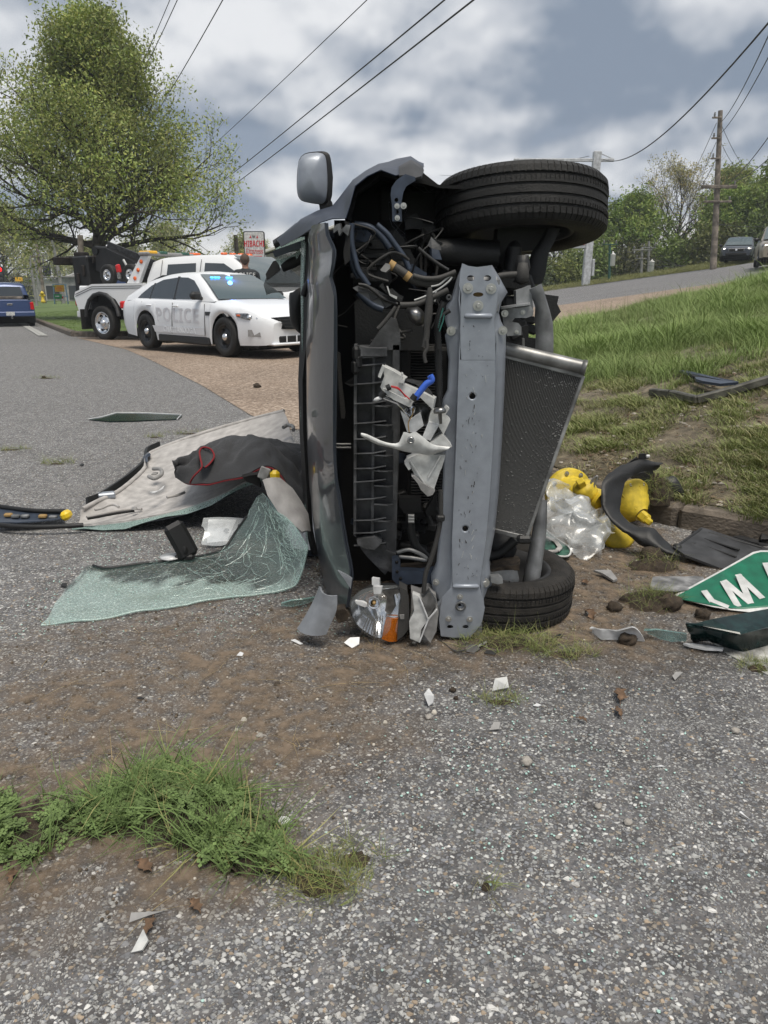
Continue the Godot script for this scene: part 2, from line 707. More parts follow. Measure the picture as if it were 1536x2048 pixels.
	gm.resource_name = "crazed_glass"
	gm.albedo_texture = ct
	gm.vertex_color_use_as_albedo = true
	gm.transparency = BaseMaterial3D.TRANSPARENCY_ALPHA
	gm.roughness = 0.16
	gm.metallic_specular = 0.6
	gm.uv1_triplanar = true
	gm.uv1_scale = Vector3.ONE * 1.5
	gm.normal_enabled = true
	gm.normal_texture = rough_n
	gm.normal_scale = 0.12
	M.crazed_glass = gm
	var gf: StandardMaterial3D = gm.duplicate()
	gf.uv1_scale = Vector3.ONE * 3.2
	M.fine_crazed = gf

# ---------------------------------------------------------------- ground
const KERB := [Vector2(9.0, -1.2), Vector2(5.0, -2.6), Vector2(3.0, -3.25), Vector2(2.2, -3.55), Vector2(1.6, -4.02), Vector2(1.15, -4.6), Vector2(0.85, -5.4), Vector2(0.7, -6.6), Vector2(0.75, -9.0), Vector2(1.2, -13.0), Vector2(2.4, -17.5), Vector2(4.4, -21.5), Vector2(8.4, -26.0), Vector2(14.2, -29.4), Vector2(40.0, -41.5)]
const ROAD_DIR := Vector3(-0.455, 0, -0.89)

func far_height(x: float, d: float) -> float:
	var ramp := smoothstep(18.0, 30.0, d) * clampf(0.138 * (x - 2.6), 0.0, 7.0)
	return ramp - 0.013 * clampf(d - 14.0, 0.0, 45.0) * smoothstep(2.0, -6.0, x)

var bank_poly := PackedVector2Array()

func into_bank(x: float, z: float) -> float:
	var p := Vector2(x, z)
	var best := 99.0
	for i in KERB.size() - 1:
		best = minf(best, p.distance_to(Geometry2D.get_closest_point_to_segment(p, KERB[i], KERB[i + 1])))
	return best if Geometry2D.is_point_in_polygon(p, bank_poly) else -best

func bank_height(x: float, z: float) -> float:
	var s := maxf(into_bank(x, z), 0.0)
	var h := 0.10 + 0.24 * s + 0.03 * sin(x * 2.1 + z) * minf(s, 1.0)
	return lerpf(minf(h, 2.2), far_height(x, -z) + 0.1, smoothstep(15.0, 27.0, -z))

func height_at(x: float, z: float) -> float:
	return bank_height(x, z) if into_bank(x, z) > 0.0 else far_height(x, -z)

# a sheet over an outline, cut into cells so that it follows the land
func region(called: String, poly: PackedVector2Array, cell: float, lift: float, m: Material, height: Callable, tint: Callable) -> MeshInstance3D:
	var st := begin(0)
	var lo := poly[0]
	var hi := poly[0]
	for p in poly:
		lo = lo.min(p)
		hi = hi.max(p)
	var memo := {}
	for i in range(int(floor(lo.x / cell)), int(ceil(hi.x / cell))):
		for j in range(int(floor(lo.y / cell)), int(ceil(hi.y / cell))):
			var sq := PackedVector2Array([Vector2(i, j) * cell, Vector2(i + 1, j) * cell, Vector2(i + 1, j + 1) * cell, Vector2(i, j + 1) * cell])
			var all_in := true
			for p in sq:
				if not Geometry2D.is_point_in_polygon(p, poly):
					all_in = false
					break
			var pieces: Array = [sq] if all_in else Geometry2D.intersect_polygons(sq, poly)
			for piece in pieces:
				var idx := Geometry2D.triangulate_polygon(piece)
				for k in range(0, idx.size(), 3):
					var t: Array = [piece[idx[k]], piece[idx[k + 1]], piece[idx[k + 2]]]
					if (t[1] - t[0]).cross(t[2] - t[0]) < 0:
						t.reverse()
					for p in t:
						if not memo.has(p):
							memo[p] = [height.call(p.x, p.y) + lift, tint.call(p.x, p.y)]
						st.set_color(memo[p][1])
						st.add_vertex(Vector3(p.x, memo[p][0], p.y))
	return put(called, st, m)

func pavement_texture() -> Array:
	var s := 1280
	var big := FastNoiseLite.new()
	big.noise_type = FastNoiseLite.TYPE_CELLULAR
	big.seed = 2
	big.frequency = 0.11
	big.cellular_jitter = 1.0
	big.cellular_return_type = FastNoiseLite.RETURN_CELL_VALUE
	big.fractal_type = FastNoiseLite.FRACTAL_NONE
	var v1 := big.get_seamless_image(s, s, false, false, 0.08).get_data()
	big.cellular_return_type = FastNoiseLite.RETURN_DISTANCE2_SUB
	var e1 := big.get_seamless_image(s, s, false, false, 0.08).get_data()
	big.seed = 14
	big.frequency = 0.22
	big.cellular_return_type = FastNoiseLite.RETURN_CELL_VALUE
	var v2 := big.get_seamless_image(s, s, false, false, 0.08).get_data()
	big.cellular_return_type = FastNoiseLite.RETURN_DISTANCE2_SUB
	var e2 := big.get_seamless_image(s, s, false, false, 0.08).get_data()
	var soft := noise_of(5, 0.01, 4).get_seamless_image(s, s).get_data()
	var out := PackedByteArray()
	out.resize(s * s * 3)
	var hgt := PackedByteArray()
	hgt.resize(s * s)
	# tones of the chips: limestone, blue-grey, brownish, dark
	var lut := PackedByteArray()
	lut.resize(256 * 3)
	var r := RandomNumberGenerator.new()
	r.seed = 40
	for i in 256:
		var t := r.randf()
		var c := Color(0.60, 0.60, 0.595)
		if t < 0.3:
			c = Color(0.45, 0.455, 0.47)
		elif t < 0.42:
			c = Color(0.53, 0.50, 0.46)
		elif t < 0.62:
			c = Color(0.36, 0.365, 0.375)
		elif t < 0.70:
			c = Color(0.74, 0.74, 0.73)
		c *= r.randf_range(0.9, 1.15)
		lut[i * 3] = int(clampf(c.r, 0, 1) * 255)
		lut[i * 3 + 1] = int(clampf(c.g, 0, 1) * 255)
		lut[i * 3 + 2] = int(clampf(c.b, 0, 1) * 255)
	for i in s * s:
		var base := 84 + (soft[i] >> 2) - 26
		var hh := 60
		var rr := base + 2
		var gg := base
		var bb := base
		var v := v1[i]
		var e := e1[i]
		if e > 38 and v > 148:
			rr = lut[v * 3]
			gg = lut[v * 3 + 1]
			bb = lut[v * 3 + 2]
			hh = mini(250, 110 + e)
		elif e2[i] > 34 and v2[i] > 105:
			v = v2[i]
			rr = (lut[v * 3] * 7) >> 3
			gg = (lut[v * 3 + 1] * 7) >> 3
			bb = (lut[v * 3 + 2] * 7) >> 3
			hh = mini(170, 80 + e2[i] / 2)
		out[i * 3] = rr
		out[i * 3 + 1] = gg
		out[i * 3 + 2] = bb
		hgt[i] = hh
	var col := Image.create_from_data(s, s, false, Image.FORMAT_RGB8, out)
	var hi := Image.create_from_data(s, s, false, Image.FORMAT_L8, hgt)
	hi.convert(Image.FORMAT_RGBA8)
	hi.bump_map_to_normal_map(5.0)
	return [ImageTexture.create_from_image(col), ImageTexture.create_from_image(hi)]

# loose soil thrown over the pavement: x, distance, radius, strength
const SOIL := [[-0.42, 2.2, 0.3, 0.8], [-0.62, 2.5, 0.3, 0.6], [-0.3, 1.95, 0.25, 0.7], [-0.15, 2.25, 0.25, 0.7], [-0.62, 1.75, 0.42, 1.0], [-0.95, 1.6, 0.4, 1.0], [-0.45, 1.55, 0.25, 0.9], [-0.35, 2.35, 0.32, 0.55], [-0.1, 2.42, 0.26, 0.75], [0.06, 2.55, 0.24, 0.85], [-0.55, 2.3, 0.35, 0.5], [-0.2, 2.05, 0.24, 0.6], [-0.05, 1.98, 0.2, 0.5], [-0.95, 2.15, 0.4, 0.5], [-0.9, 2.6, 0.4, 0.4], [-1.3, 2.5, 0.35, 0.3], [0.3, 2.62, 0.3, 0.8], [0.75, 3.1, 0.5, 1.0], [1.1, 3.4, 0.5, 1.0], [1.3, 3.0, 0.35, 0.75], [0.8, 2.7, 0.35, 0.7], [1.0, 3.9, 0.5, 1.0], [-0.35, 2.75, 0.3, 0.5], [-0.75, 3.1, 0.3, 0.3], [-0.18, 1.78, 0.16, 0.4], [0.4, 3.2, 0.6, 1.0], [-0.3, 3.6, 0.5, 0.4], [1.6, 3.1, 0.3, 0.5]]
# dark drips of oil and coolant
const DRIP := [[0.10, 1.72, 0.10, 0.5], [0.16, 1.6, 0.08, 0.6], [0.05, 1.62, 0.07, 0.6], [0.18, 1.4, 0.09, 0.5], [0.12, 1.27, 0.08, 0.55], [0.25, 1.32, 0.07, 0.4], [0.02, 1.2, 0.08, 0.4], [-0.05, 2.45, 0.2, 0.6], [0.1, 2.5, 0.25, 0.7], [0.3, 2.48, 0.2, 0.5], [0.6, 2.4, 0.4, 0.5], [1.0, 2.5, 0.5, 0.4], [0.5, 1.9, 0.5, 0.12], [0.9, 1.6, 0.5, 0.12]]

func blob(list: Array, x: float, d: float) -> float:
	var a := 0.0
	for b in list:
		var q: float = Vector2(x - b[0], (d - b[1])).length() / b[2]
		if q < 1.6:
			a = maxf(a, b[3] * exp(-q * q * 1.3))
	return a

func ground() -> void:
	for k in KERB:
		bank_poly.append(k)
	bank_poly.append(Vector2(70, -41))
	bank_poly.append(Vector2(70, -1.2))
	var flat := func(_x, _z): return 0.0
	var far := func(x, z): return far_height(x, -z)
	var white := func(_x, _z): return Color(1, 1, 1)
	# the land all around
	var tuft := noise_of(17, 0.05, 4)
	var land_tint := func(x, z):
		var v := 0.75 + 0.5 * tuft.get_noise_2d(x, z)
		return Color(0.06 * v, 0.085 * v, 0.03 * v)
	var lm := StandardMaterial3D.new()
	lm.resource_name = "land"
	lm.vertex_color_use_as_albedo = true
	lm.roughness = 0.95
	M.land = lm
	structure(region("ground", PackedVector2Array([Vector2(-150, 12), Vector2(150, 12), Vector2(150, -240), Vector2(-150, -240)]), 6.0, -0.12, lm, far, land_tint))
	var plain := begin()
	quad(plain, v3(-2500, -0.75, 800), v3(-2500, -0.75, -2500), v3(2500, -0.75, -2500), v3(2500, -0.75, 800))
	var lf := StandardMaterial3D.new()
	lf.resource_name = "plain"
	lf.albedo_color = lin(0.06, 0.08, 0.035)
	lf.roughness = 0.95
	structure(put("terrain", plain, lf))
	# pavement
	var tex := pavement_texture()
	var am := StandardMaterial3D.new()
	am.resource_name = "asphalt"
	am.albedo_texture = tex[0]
	am.normal_enabled = true
	am.normal_texture = tex[1]
	am.normal_scale = 0.9
	am.roughness = 0.82
	am.uv1_triplanar = true
	am.uv1_scale = Vector3.ONE / 1.4
	am.vertex_color_use_as_albedo = true
	M.asphalt = am
	var wear := noise_of(31, 0.9, 4)
	var near_tint := func(x, z):
		var d: float = -z
		var edge: float = x - (-1.38 + (d - 7.86) * -0.511)
		var right := smoothstep(-1.6, -0.2, edge - 0.3 * (3.0 - d))
		var v := lerpf(0.98, 0.88, smoothstep(-0.3, 0.5, x + wear.get_noise_2d(x, z) * 0.4) * smoothstep(4.0, 2.5, d))
		v *= 1.0 + 0.16 * wear.get_noise_2d(x * 1.5, z * 1.5)
		v *= 1.0 - 0.85 * blob(DRIP, x, d) * clampf(0.6 + 1.4 * wear.get_noise_2d(x * 6.0, z * 6.0 + 9.0), 0.0, 1.0)
		var brown := 0.6 * blob(SOIL, x, d) + 0.12 * clampf(wear.get_noise_2d(x + 20.0, z), 0, 1)
		return Color(v, v, v).lerp(Color(v * 0.80, v * 0.69, v * 0.57), clampf(brown, 0, 1))
	structure(region("pavement", PackedVector2Array([Vector2(-9, 0.5), Vector2(9, 0.5), Vector2(9, -1.2), Vector2(5, -2.6), Vector2(3.0, -3.25), Vector2(2.2, -3.55), Vector2(1.6, -4.02), Vector2(1.15, -4.6), Vector2(0.85, -5.4), Vector2(0.75, -8.0), Vector2(-9, -8.0)]), 0.1, 0.0, am, flat, near_tint))
	var road_tint := func(x, z):
		var v: float = 0.98 + 0.14 * wear.get_noise_2d(x * 0.6, z * 0.25)
		return Color(v, v, v)
	var off := ROAD_DIR * 150.0
	structure(region("road", PackedVector2Array([Vector2(-9, -8.0), Vector2(0.7, -8.0), Vector2(2.2 + off.x, -8.0 + off.z), Vector2(-22 + off.x, -2.0 + off.z), Vector2(-40, -8), Vector2(-60, 10), Vector2(-9, 10)]), 2.0, 0.0, am, far, road_tint))
	# the brown concrete apron where the police car stands
	var tm := StandardMaterial3D.new()
	tm.resource_name = "apron"
	var at := NoiseTexture2D.new()
	at.width = 512
	at.height = 512
	at.seamless = true
	var an := noise_of(12, 0.11, 2)
	an.noise_type = FastNoiseLite.TYPE_CELLULAR
	an.cellular_return_type = FastNoiseLite.RETURN_CELL_VALUE
	at.noise = an
	var ag := Gradient.new()
	ag.offsets = PackedFloat32Array([0.0, 0.5, 1.0])
	ag.colors = PackedColorArray([Color(0.40, 0.345, 0.295), Color(0.54, 0.475, 0.415), Color(0.74, 0.685, 0.63)])
	at.color_ramp = ag
	tm.albedo_texture = at
	tm.uv1_triplanar = true
	tm.uv1_scale = Vector3.ONE * 0.7
	tm.roughness = 0.9
	tm.vertex_color_use_as_albedo = true
	tm.normal_enabled = true
	tm.normal_texture = M.black_plastic.normal_texture
	tm.normal_scale = 0.5
	var stain := noise_of(77, 0.5, 4)
	var apron_tint := func(x, z):
		var v: float = 1.0 + 0.3 * stain.get_noise_2d(x * 0.8, z * 0.8)
		return Color(0.9 * v, 0.89 * v, 0.88 * v)
	var apron := PackedVector2Array([Vector2(0.75, -7.0), Vector2(-0.9, -7.0), Vector2(-1.38, -7.86), Vector2(-2.47, -10.4), Vector2(-5.63, -17.05), Vector2(-8.6, -22.0), Vector2(-7.6, -23.4), Vector2(-4.0, -24.5), Vector2(-2.0, -40.0), Vector2(4.0, -40.0), Vector2(6.3, -31.0), Vector2(14, -30.5), Vector2(14.2, -29.4), Vector2(8.4, -26.0), Vector2(4.4, -21.5), Vector2(2.4, -17.5), Vector2(1.2, -13.0), Vector2(0.75, -9.0)])
	structure(region("apron", apron, 0.5, 0.006, tm, far, apron_tint))
	var side_tint := func(x, z):
		var v: float = 0.9 + 0.15 * stain.get_noise_2d(x * 0.4, z * 0.9)
		return Color(v, v, v * 1.02)
	structure(region("side_road", PackedVector2Array([Vector2(3.0, -36), Vector2(6.4, -31), Vector2(8.45, -26.05), Vector2(14.25, -29.45), Vector2(40, -41.6), Vector2(75, -60), Vector2(75, -70), Vector2(40, -56), Vector2(19.8, -47), Vector2(12.7, -48), Vector2(8, -52), Vector2(-4, -52), Vector2(-2, -40)]), 1.0, 0.0, am, far, side_tint))
	structure(region("road_shoulder", PackedVector2Array([Vector2(-4, -52.1), Vector2(8, -52.1), Vector2(12.7, -48.1), Vector2(19.8, -47.1), Vector2(19.8, -48.0), Vector2(13.2, -50.2), Vector2(8.4, -55.0), Vector2(-4, -55)]), 1.0, -0.01, M.dark_grey, far, white))
	# bank
	var bm := StandardMaterial3D.new()
	bm.resource_name = "bank_soil"
	bm.vertex_color_use_as_albedo = true
	bm.roughness = 0.95
	bm.albedo_texture = M.mud.albedo_texture
	bm.uv1_triplanar = true
	bm.uv1_scale = Vector3.ONE * 2.0
	bm.normal_enabled = true
	bm.normal_texture = M.black_plastic.normal_texture
	bm.normal_scale = 1.0
	var soil_tint := func(x, z):
		var v: float = 0.5 + 0.5 * stain.get_noise_2d(x * 2.2, z * 2.2)
		return Color(0.13, 0.11, 0.065).lerp(Color(0.38, 0.32, 0.235), clampf(v * 1.3 - 0.25, 0, 1))
	var bumps := noise_of(91, 1.6, 4)
	var lumpy := func(x, z):
		return bank_height(x, z) + 0.05 * bumps.get_noise_2d(x, z) * smoothstep(0.0, 0.4, into_bank(x, z))
	structure(region("grass_verge", PackedVector2Array([Vector2(2.9, -3.4), Vector2(2.23, -3.65), Vector2(1.67, -4.1), Vector2(1.24, -4.66), Vector2(0.95, -5.43), Vector2(0.8, -6.62), Vector2(0.85, -9.0), Vector2(1.3, -13.0), Vector2(2.4, -17.5), Vector2(4.4, -21.5), Vector2(8.4, -26.0), Vector2(14.2, -29.4), Vector2(24, -33), Vector2(24, -3.4)]), 0.25, 0.0, bm, lumpy, soil_tint))
	# kerb stones
	var kerb := thing("kerb", "weathered brown concrete kerb curving between the asphalt and the grass bank", "kerb")
	var path := [Vector2(6.0, -2.3), Vector2(5.0, -2.6), Vector2(4.0, -2.92), Vector2(3.0, -3.25), Vector2(2.2, -3.55), Vector2(1.6, -4.02), Vector2(1.15, -4.6), Vector2(0.85, -5.4), Vector2(0.7, -6.6), Vector2(0.72, -7.8)]
	for i in path.size() - 1:
		var a: Vector2 = path[i]
		var b: Vector2 = path[i + 1]
		var dir := (b - a).normalized()
		a += dir * 0.006
		b -= dir * 0.006
		var st := begin()
		var in_ := Vector2(-dir.y, dir.x)
		if into_bank((a + b).x * 0.5 + in_.x * 0.1, (a + b).y * 0.5 + in_.y * 0.1) < 0:
			in_ = -in_
		var mid := (a + b) * 0.5 + in_ * 0.06
		var b3 := Basis(Vector3(in_.x, 0, in_.y), Vector3.UP, Vector3(in_.x, 0, in_.y).cross(Vector3.UP))
		rbox(st, Vector3(mid.x, -0.01, mid.y), v3(0.15, 0.25 + 0.01 * (i % 3), (b - a).length()), 0.022, b3)
		put("kerb_stone", st, M.kerb, kerb)
	# painted corner
	var wp := begin()
	for s in [[on_level(.004, [1.191,-2.727,1.336,-2.682,1.51,-2.782,1.621,-2.682,1.41,-2.285,1.296,-2.336,1.267,-2.407,1.225,-2.491,1.209,-2.604])]]:
		slab(wp, s[0], v3(0, -0.003, 0))
	structure(put("painted_marking", wp, M.white_road_paint))
	# soil scattered over the pavement
	var sm := StandardMaterial3D.new()
	sm.resource_name = "loose_soil"
	var stx := NoiseTexture2D.new()
	stx.width = 512
	stx.height = 512
	stx.seamless = true
	stx.noise = noise_of(23, 0.022, 6)
	var sg := Gradient.new()
	sg.offsets = PackedFloat32Array([0.1, 0.35, 0.7, 1.0])
	sg.colors = PackedColorArray([Color(0.42, 0.365, 0.305, 0.0), Color(0.44, 0.385, 0.325, 0.45), Color(0.47, 0.41, 0.345, 0.9), Color(0.54, 0.475, 0.41, 1.0)])
	stx.color_ramp = sg
	sm.albedo_texture = stx
	sm.uv1_triplanar = true
	sm.uv1_scale = Vector3.ONE * 1.1
	sm.transparency = BaseMaterial3D.TRANSPARENCY_ALPHA
	sm.vertex_color_use_as_albedo = true
	sm.roughness = 1.0
	var patch := noise_of(63, 2.2, 4)
	var soil := func(x, z):
		var a: float = blob(SOIL, x, -z) * (1.0 + 0.9 * patch.get_noise_2d(x, z))
		return Color(1, 1, 1, clampf(a * 1.5 - 0.1, 0.0, 0.78))
	stuff(tag(region("loose_soil", PackedVector2Array([Vector2(-1.9, -0.95), Vector2(1.0, -0.95), Vector2(2.1, -3.4), Vector2(1.5, -4.0), Vector2(1.0, -4.7), Vector2(-1.9, -4.2)]), 0.04, 0.006, sm, flat, soil), "brown soil scattered over the asphalt around the wrecked car", "soil"))
	# white edge line of the road and the far island kerb
	var line := begin()
	for s in [on_level(-.1, [-11.653,-27.723,-11.267,-27.379,-30.12,-68.947,-30.379,-68.947])]:
		pass
	var e0 := Vector3(-9.95, far_height(-9.95, 23.0) + 0.004, -23.0)
	for k in 24:
		var a := e0 + ROAD_DIR * (k * 3.0)
		var b := e0 + ROAD_DIR * (k * 3.0 + 3.0)
		a.y = far_height(a.x, -a.z) + 0.02
		b.y = far_height(b.x, -b.z) + 0.02
		var s := Vector3(0.14, 0, 0)
		quad(line, a - s, b - s, b + s, a + s)
	structure(put("road_marking", line, M.white_road_paint))
	var island := PackedVector2Array([Vector2(-9.0, -22.9), Vector2(-8.2, -22.6), Vector2(-4.2, -24.6), Vector2(-2.4, -41.0), Vector2(20, -75), Vector2(20, -160), Vector2(-9.0 - 64.0, -22.9 - 125.0)])
	var isl := func(x, z): return far_height(x, -z) + 0.12
	var green_tint := func(x, z):
		var v: float = 0.8 + 0.5 * stain.get_noise_2d(x * 0.6, z * 0.3)
		return Color(0.10 * v, 0.15 * v, 0.035 * v)
	structure(region("lawn", island, 2.0, 0.0, lm, isl, green_tint))
	var ik := thing("kerb", "low grey concrete kerb round the far roadside lawn beyond the tow truck", "kerb")
	for i in [[Vector2(-4.2, -24.6), Vector2(-8.2, -22.6)], [Vector2(-8.2, -22.6), Vector2(-9.0, -22.9)], [Vector2(-9.0, -22.9), Vector2(-9.0 - 8.0, -22.9 - 15.6)], [Vector2(-17.0, -38.5), Vector2(-9.0 - 24.0, -22.9 - 46.9)]]:
		var st := begin()
		var a := Vector3(i[0].x, far_height(i[0].x, -i[0].y) + 0.05, i[0].y)
		var b := Vector3(i[1].x, far_height(i[1].x, -i[1].y) + 0.05, i[1].y)
		bar(st, a, b, 0.2, 0.2)
		put("kerb_stone", st, M.kerb, ik)

# ---------------------------------------------------------------- grass
func tuft_mesh(blades: int, height: float, spread: float, width: float, lean: float, sd: int) -> ArrayMesh:
	var r := RandomNumberGenerator.new()
	r.seed = sd
	var st := begin(0)
	for i in blades:
		var a := r.randf() * TAU
		var root := Vector3(cos(a), 0, sin(a)) * spread * sqrt(r.randf())
		var out := Vector3(cos(a + r.randf_range(-0.8, 0.8)), 0, sin(a + r.randf_range(-0.8, 0.8)))
		var h := height * r.randf_range(0.5, 1.1)
		var l := lean * r.randf_range(0.3, 1.3) * h
		var side := Vector3(-out.z, 0, out.x).rotated(Vector3.UP, r.randf_range(-0.7, 0.7)) * width * r.randf_range(0.6, 1.2)
		var shade := r.randf_range(0.75, 1.25)
		var dry := r.randf() < 0.14
		st.set_color(Color(shade * (1.9 if dry else 1.0), shade * (1.15 if dry else 1.0), shade))
		var p: Array = []
		for k in 4:
			var t := k / 3.0
			p.append(root + Vector3.UP * h * (t - 0.35 * t * t * lean) + out * l * t * t)
		for k in 3:
			var w0 := side * (1.0 - pow(k / 3.0, 1.6))
			var w1 := side * (1.0 - pow((k + 1) / 3.0, 1.6))
			if k < 2:
				quad(st, p[k] - w0, p[k + 1] - w1, p[k + 1] + w1, p[k] + w0)
			else:
				tri(st, p[k] - w0, p[k + 1], p[k] + w0)
	st.generate_normals()
	return st.commit()

func grass_bank() -> void:
	var tall := tuft_mesh(11, 0.27, 0.06, 0.0032, 0.75, 3)
	var short := tuft_mesh(12, 0.075, 0.05, 0.0026, 0.9, 4)
	var patch := noise_of(44, 0.55, 3)
	var fine := noise_of(45, 1.7, 3)
	var w1: Array = []
	var c1: Array = []
	var w2: Array = []
	var c2: Array = []
	var r := RandomNumberGenerator.new()
	r.seed = 5
	for i in 150000:
		var d := 3.4 + 30.0 * pow(r.randf(), 1.9)
		var x := r.randf_range(0.5, minf(d * 0.56 + 1.5, 21.0))
		var s := into_bank(x, -d)
		if s < (0.1 if x < 1.7 else 0.03):
			continue
		var n := fine.get_noise_2d(x, -d)
		var p := patch.get_noise_2d(x, -d)
		# the churned strip near the kerb has little grass, the crest is rank
		var rank := smoothstep(5.6, 8.5, d - 0.25 * x + p * 2.0)
		var shade := r.randf_range(0.75, 1.2) * (1.0 + 0.25 * p)
		var y := bank_height(x, -d) - 0.012
		if r.randf() < rank * (0.82 + n * 0.5):
			w1.append(Transform3D(Basis(Vector3.UP, r.randf() * TAU).scaled(Vector3.ONE * r.randf_range(0.5, 1.05) * (0.78 + 0.75 * p + 0.15 * smoothstep(8.0, 20.0, d)) * (1.7 if r.randf() < 0.03 else 1.0)), Vector3(x, y, -d)))
			c1.append(Color(0.20 * shade, 0.28 * shade, 0.085 * shade).lerp(Color(0.30, 0.28, 0.13), 0.35 * r.randf() * r.randf()))
		elif r.randf() < 0.30 + n * 1.7 + 0.3 * rank:
			w2.append(Transform3D(Basis(Vector3.UP, r.randf() * TAU).scaled(v3(1.1, 1.0, 1.1) * r.randf_range(0.5, 1.2)), Vector3(x, y, -d)))
			c2.append(Color(0.20 * shade, 0.25 * shade, 0.075 * shade).lerp(Color(0.44, 0.37, 0.22), 0.8 * r.randf() * r.randf()))
	scatter("tall_grass", tall, M.blade, w1, c1)
	scatter("short_grass", short, M.blade, w2, c2)
	# seed stalks standing above the crest, white clover heads
	var w7: Array = []
	var c7: Array = []
	for i in 420:
		var d := r.randf_range(9.0, 26.0)
		var x := r.randf_range(1.5, d * 0.52)
		if into_bank(x, -d) < 0.3 or patch.get_noise_2d(x * 1.5, -d) < 0.0:
			continue
		w7.append(Transform3D(Basis(Vector3.UP, r.randf() * TAU).scaled(v3(0.8, 2.0, 0.8) * r.randf_range(0.7, 1.3)), Vector3(x, bank_height(x, -d), -d)))
		c7.append(Color(0.24, 0.25, 0.12) * r.randf_range(0.7, 1.2))
	scatter("seed_stalks", tuft_mesh(3, 0.27, 0.05, 0.0022, 0.35, 18), M.blade, w7, c7)
	# pale stones, dead stalks and leaf litter in the churned ground
	var chip := chip_mesh(3)
	var w3: Array = []
	var c3: Array = []
	for i in 5200:
		var d := 3.5 + 5.0 * r.randf() * r.randf()
		var x := r.randf_range(0.6, 4.4)
		if into_bank(x, -d) < 0.08:
			continue
		w3.append(Transform3D(Basis(Vector3.UP, r.randf() * TAU).scaled(v3(1.3, 0.5, 1.0) * r.randf_range(0.004, 0.016)), Vector3(x, bank_height(x, -d) + 0.004, -d)))
		var t := r.randf()
		var k := r.randf_range(0.5, 1.0)
		c3.append(Color(0.42, 0.38, 0.33) * k if t < 0.4 else Color(0.16, 0.11, 0.07) * k)
	scatter("soil_crumbs", chip, M.chip, w3, c3)
	var straw := tuft_mesh(5, 0.10, 0.05, 0.002, 3.0, 12)
	var w4: Array = []
	var c4: Array = []
	for i in 4200:
		var d := 3.5 + 6.0 * r.randf() * r.randf()
		var x := r.randf_range(0.6, 4.6)
		if into_bank(x, -d) < 0.08:
			continue
		w4.append(Transform3D(Basis(Vector3.UP, r.randf() * TAU).scaled(v3(1, 0.5, 1) * r.randf_range(0.5, 1.3)), Vector3(x, bank_height(x, -d), -d)))
		var k := r.randf_range(0.6, 1.1)
		c4.append(Color(0.34, 0.27, 0.16) * k)
	scatter("dry_straw", straw, M.blade, w4, c4)
	# lawn beyond the tow truck
	var w5: Array = []
	var c5: Array = []
	for i in 9000:
		var k := r.randf()
		var x := r.randf_range(-24.0, -3.0)
		var d := r.randf_range(23.0, 62.0)
		if x < -9.0 - 0.51 * (d - 22.9) + 0.2 or x > -4.0 + 0.1 * (d - 24.0) or d < 24.6 - 0.5 * (x + 4.2) * 0.9 - 2.0 and x > -8.2 and d < 22.6 + (x + 8.2) * 0.5:
			continue
		w5.append(Transform3D(Basis(Vector3.UP, r.randf() * TAU).scaled(v3(3.0, 1.1, 3.0) * r.randf_range(0.6, 1.2)), Vector3(x, far_height(x, d) + 0.11, -d)))
		var v := r.randf_range(0.8, 1.2)
		c5.append(Color(0.12 * v, 0.18 * v, 0.045 * v))
	scatter("lawn_grass", short, M.blade, w5, c5)
	# the dry verge under the far trees
	var w6: Array = []
	var c6: Array = []
	for i in 7000:
		var x := r.randf_range(3.0, 34.0)
		var d := 49.0 + 9.0 * r.randf() + maxf(0.0, x - 20.0) * 0.35
		w6.append(Transform3D(Basis(Vector3.UP, r.randf() * TAU).scaled(v3(2.0, 1.3, 2.0) * r.randf_range(0.6, 1.2)), Vector3(x, far_height(x, d) - 0.12, -d)))
		var v := r.randf_range(0.8, 1.2)
		c6.append(Color(0.2 * v, 0.2 * v, 0.07 * v))
	scatter("verge_grass", tall, M.blade, w6, c6)

func chip_mesh(sd: int) -> ArrayMesh:
	var r := RandomNumberGenerator.new()
	r.seed = sd
	var st := begin(-1)
	var ring: Array = []
	for i in 6:
		var a := TAU * i / 6 + r.randf_range(-0.3, 0.3)
		ring.append(Vector3(cos(a), 0, sin(a)) * r.randf_range(0.75, 1.15))
	var ring2: Array = []
	for p in ring:
		ring2.append(p * r.randf_range(0.45, 0.8) + v3(0, r.randf_range(0.5, 0.8), 0))
	for i in 6:
		var k := (i + 1) % 6
		quad(st, ring[i], ring2[i], ring2[k], ring[k])
		quad(st, ring[k] - v3(0, 0.5, 0), ring[i] - v3(0, 0.5, 0), ring[i], ring[k])
	for i in range(1, 5):
		tri(st, ring2[0], ring2[i + 1], ring2[i])
	st.generate_normals()
	return st.commit()

# ---------------------------------------------------------------- trees
func leaf_clump(n: int, spread: float, size: float, sd: int) -> ArrayMesh:
	var r := RandomNumberGenerator.new()
	r.seed = sd
	var st := begin(-1)
	for i in n:
		var c := Vector3(r.randfn(), r.randfn(), r.randfn()) * spread * 0.55
		var a := Vector3(r.randfn(), r.randfn() * 0.6, r.randfn()).normalized()
		var b := a.cross(Vector3(r.randfn(), r.randfn(), r.randfn())).normalized()
		var s := size * r.randf_range(0.6, 1.3)
		var v := r.randf_range(0.75, 1.25)
		st.set_color(Color(v, v, v * r.randf_range(0.7, 1.1)))
		quad(st, c - a * s, c + b * s * 0.42, c + a * s, c - b * s * 0.42)
	st.generate_normals()
	return st.commit()

